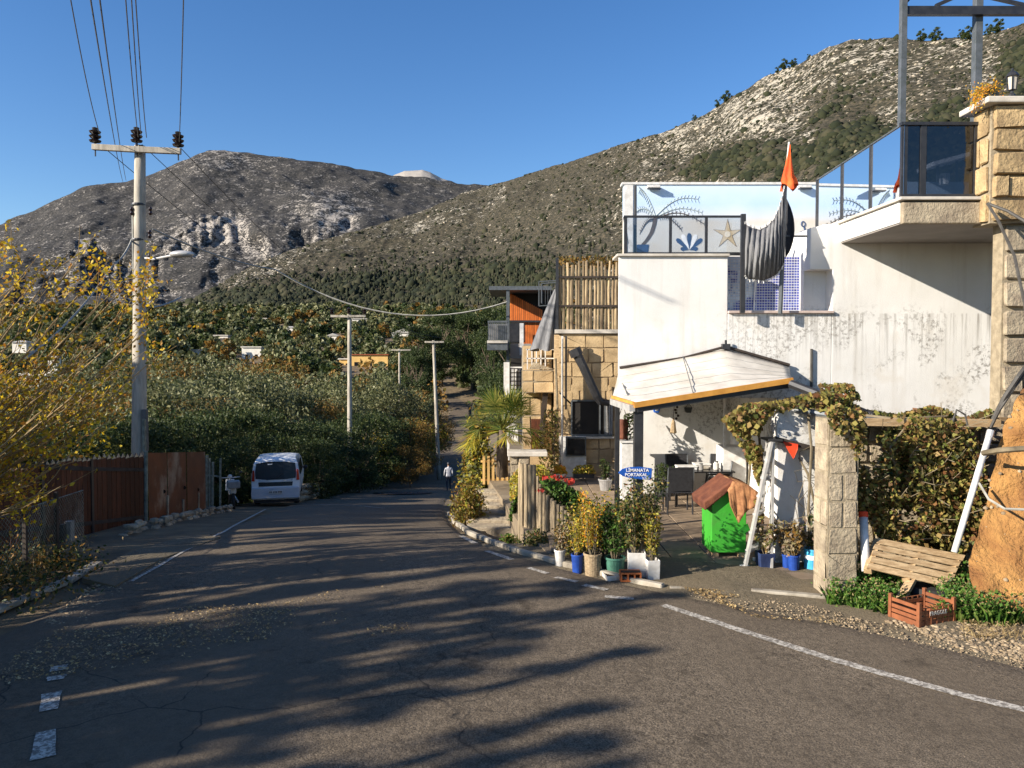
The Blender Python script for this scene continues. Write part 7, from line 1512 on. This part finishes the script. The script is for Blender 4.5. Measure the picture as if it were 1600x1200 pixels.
MB().box(-W2+.01, W2-.01, -D2+.01, D2-.01, .01, .02).obj('floor', MAT['crate_brown'], ct, world=False); pn = MB().box(-.13, .13, -D2-.022, -D2-.016, .1, .18).obj('name_panel', MAT['crate_brown'], ct, world=False)
tx_ = text('FRAGOLE', ct, wloc(ct), .062, MAT['coping'], bold=.001); tx_.location = (0, -D2-.025, .14)
# weeds
def weeds(poly, n, sz, label, h=.28, mats=('grassleaf', 'freshleaf')):
    wp_ = [G(*p) for p in poly]; q = [(v.x, v.y) for v in wp_]; t = thing('weed_patch', label, 'weeds', (q[0][0], q[0][1], -3.0)); mb = [[], []]; fs = [[], []]
    xs = [p[0] for p in q]; ys = [p[1] for p in q]; c_ = 0
    while c_ < n:
        x, y = random.uniform(min(xs), max(xs)), random.uniform(min(ys), max(ys))
        if not inpoly(x, y, q): continue
        c_ += 1; hh = h*random.uniform(.15, .8)*(.6+.6*mnoise.noise((x*2, y*2, 0))); a = random.uniform(0, 2*PI); l = random.uniform(.2, .9)*hh; w_ = sz*random.uniform(.5, 1.2); dx, dy = math.cos(a), math.sin(a); k = c_ % 2; B = len(mb[k])
        mb[k] += [(x-dy*w_, y+dx*w_, -3.03), (x+dy*w_, y-dx*w_, -3.03), (x+dx*l*.5+dy*w_*1.3, y+dy*l*.5-dx*w_*1.3, -3.03+hh*.7), (x+dx*l, y+dy*l, -3.03+hh), (x+dx*l*.5-dy*w_*1.3, y+dy*l*.5+dx*w_*1.3, -3.03+hh*.7)]; fs[k].append((B, B+1, B+2, B+3, B+4))
    lc_ = np.array([(v[0]+random.gauss(0, .03), v[1]+random.gauss(0, .03), -3.03+random.uniform(.02, h*.75)) for v in (mb[0]+mb[1])[::4]])
    foliage('small_leaves', lc_, .022, MAT['freshleaf'], t, .6)['kind'] = 'stuff'; foliage('dry_leaves', lc_[::3]+.01, .02, MAT['drygrass'], t, .4)['kind'] = 'stuff'
    for k in (0, 1): me = npobj('leaves', np.array(mb[k]), np.array(fs[k]), MAT[mats[k]], t); me['kind'] = 'stuff'
    return t
weeds([(1290,950),(1300,925),(1360,905),(1400,915),(1405,955),(1385,968),(1330,955)], 2600, .008, 'bright green weeds between the stone pillar and the crate', .42)
weeds([(1470,975),(1465,940),(1500,912),(1545,925),(1580,955),(1600,985),(1540,985)], 3200, .009, 'bright green weeds between the crate and the orange rock', .46)
weeds([(1385,912),(1500,905),(1500,925),(1400,935)], 900, .007, 'sparse weeds under the pallet around the tyre', .3)
C = []; 
for _ in range(700): x, y = random.uniform(1500, 1600), random.uniform(960, 1010); g = G(x, y); C.append((g.x, g.y, -3+random.uniform(0, .05)))
tag(foliage('dry_grass', np.array(C), .04, MAT['drygrass'], asp=.15), 'dry trampled grass below the orange rock', 'grass', kind='stuff')
# cables by the rock
def cabl(q, r_, lb, mat='cable'): tag(MB().tube([P(*a) for a in q], r_, 6).obj('cable', MAT[mat]), lb, 'cable', 'cables by the orange rock')
cabl([(1543,318,11.5),(1560,345,11.3),(1585,400,11.2),(1600,470,11),(1612,540,11)], .022, 'black cable hanging from the balcony corner past the stone column')
cabl([(1543,318,11.5),(1575,330,11.3),(1612,352,11)], .022, 'black cable running from the balcony corner to the right edge')
cabl([(1612,560,10),(1590,590,9.9),(1570,620,9.9),(1552,655,10)], .03, 'thick black cable bundle curving down onto the orange rock'); cabl([(1612,570,10),(1585,605,9.9),(1562,640,9.9),(1548,668,10)], .02, 'thin black cable beside the thick bundle on the orange rock')
cabl([(1536,708,9.4),(1560,704,9.2),(1585,702,9.1),(1620,700,9)], .035, 'brown strap of cables crossing the orange rock', 'vine_stem'); cabl([(1530,755,9.4),(1545,780,9.2),(1570,795,9),(1620,797,8.9)], .016, 'pale cable looping over the orange rock', 'cable_pale')
cabl([(1488,660,10),(1495,640,10),(1508,648,10),(1512,665,10)], .014, 'small loop of black cable on the pergola beam'); cabl([(1512,690,9.9),(1525,720,9.8),(1536,745,9.7)], .014, 'short black cable hanging behind the leaning pole')
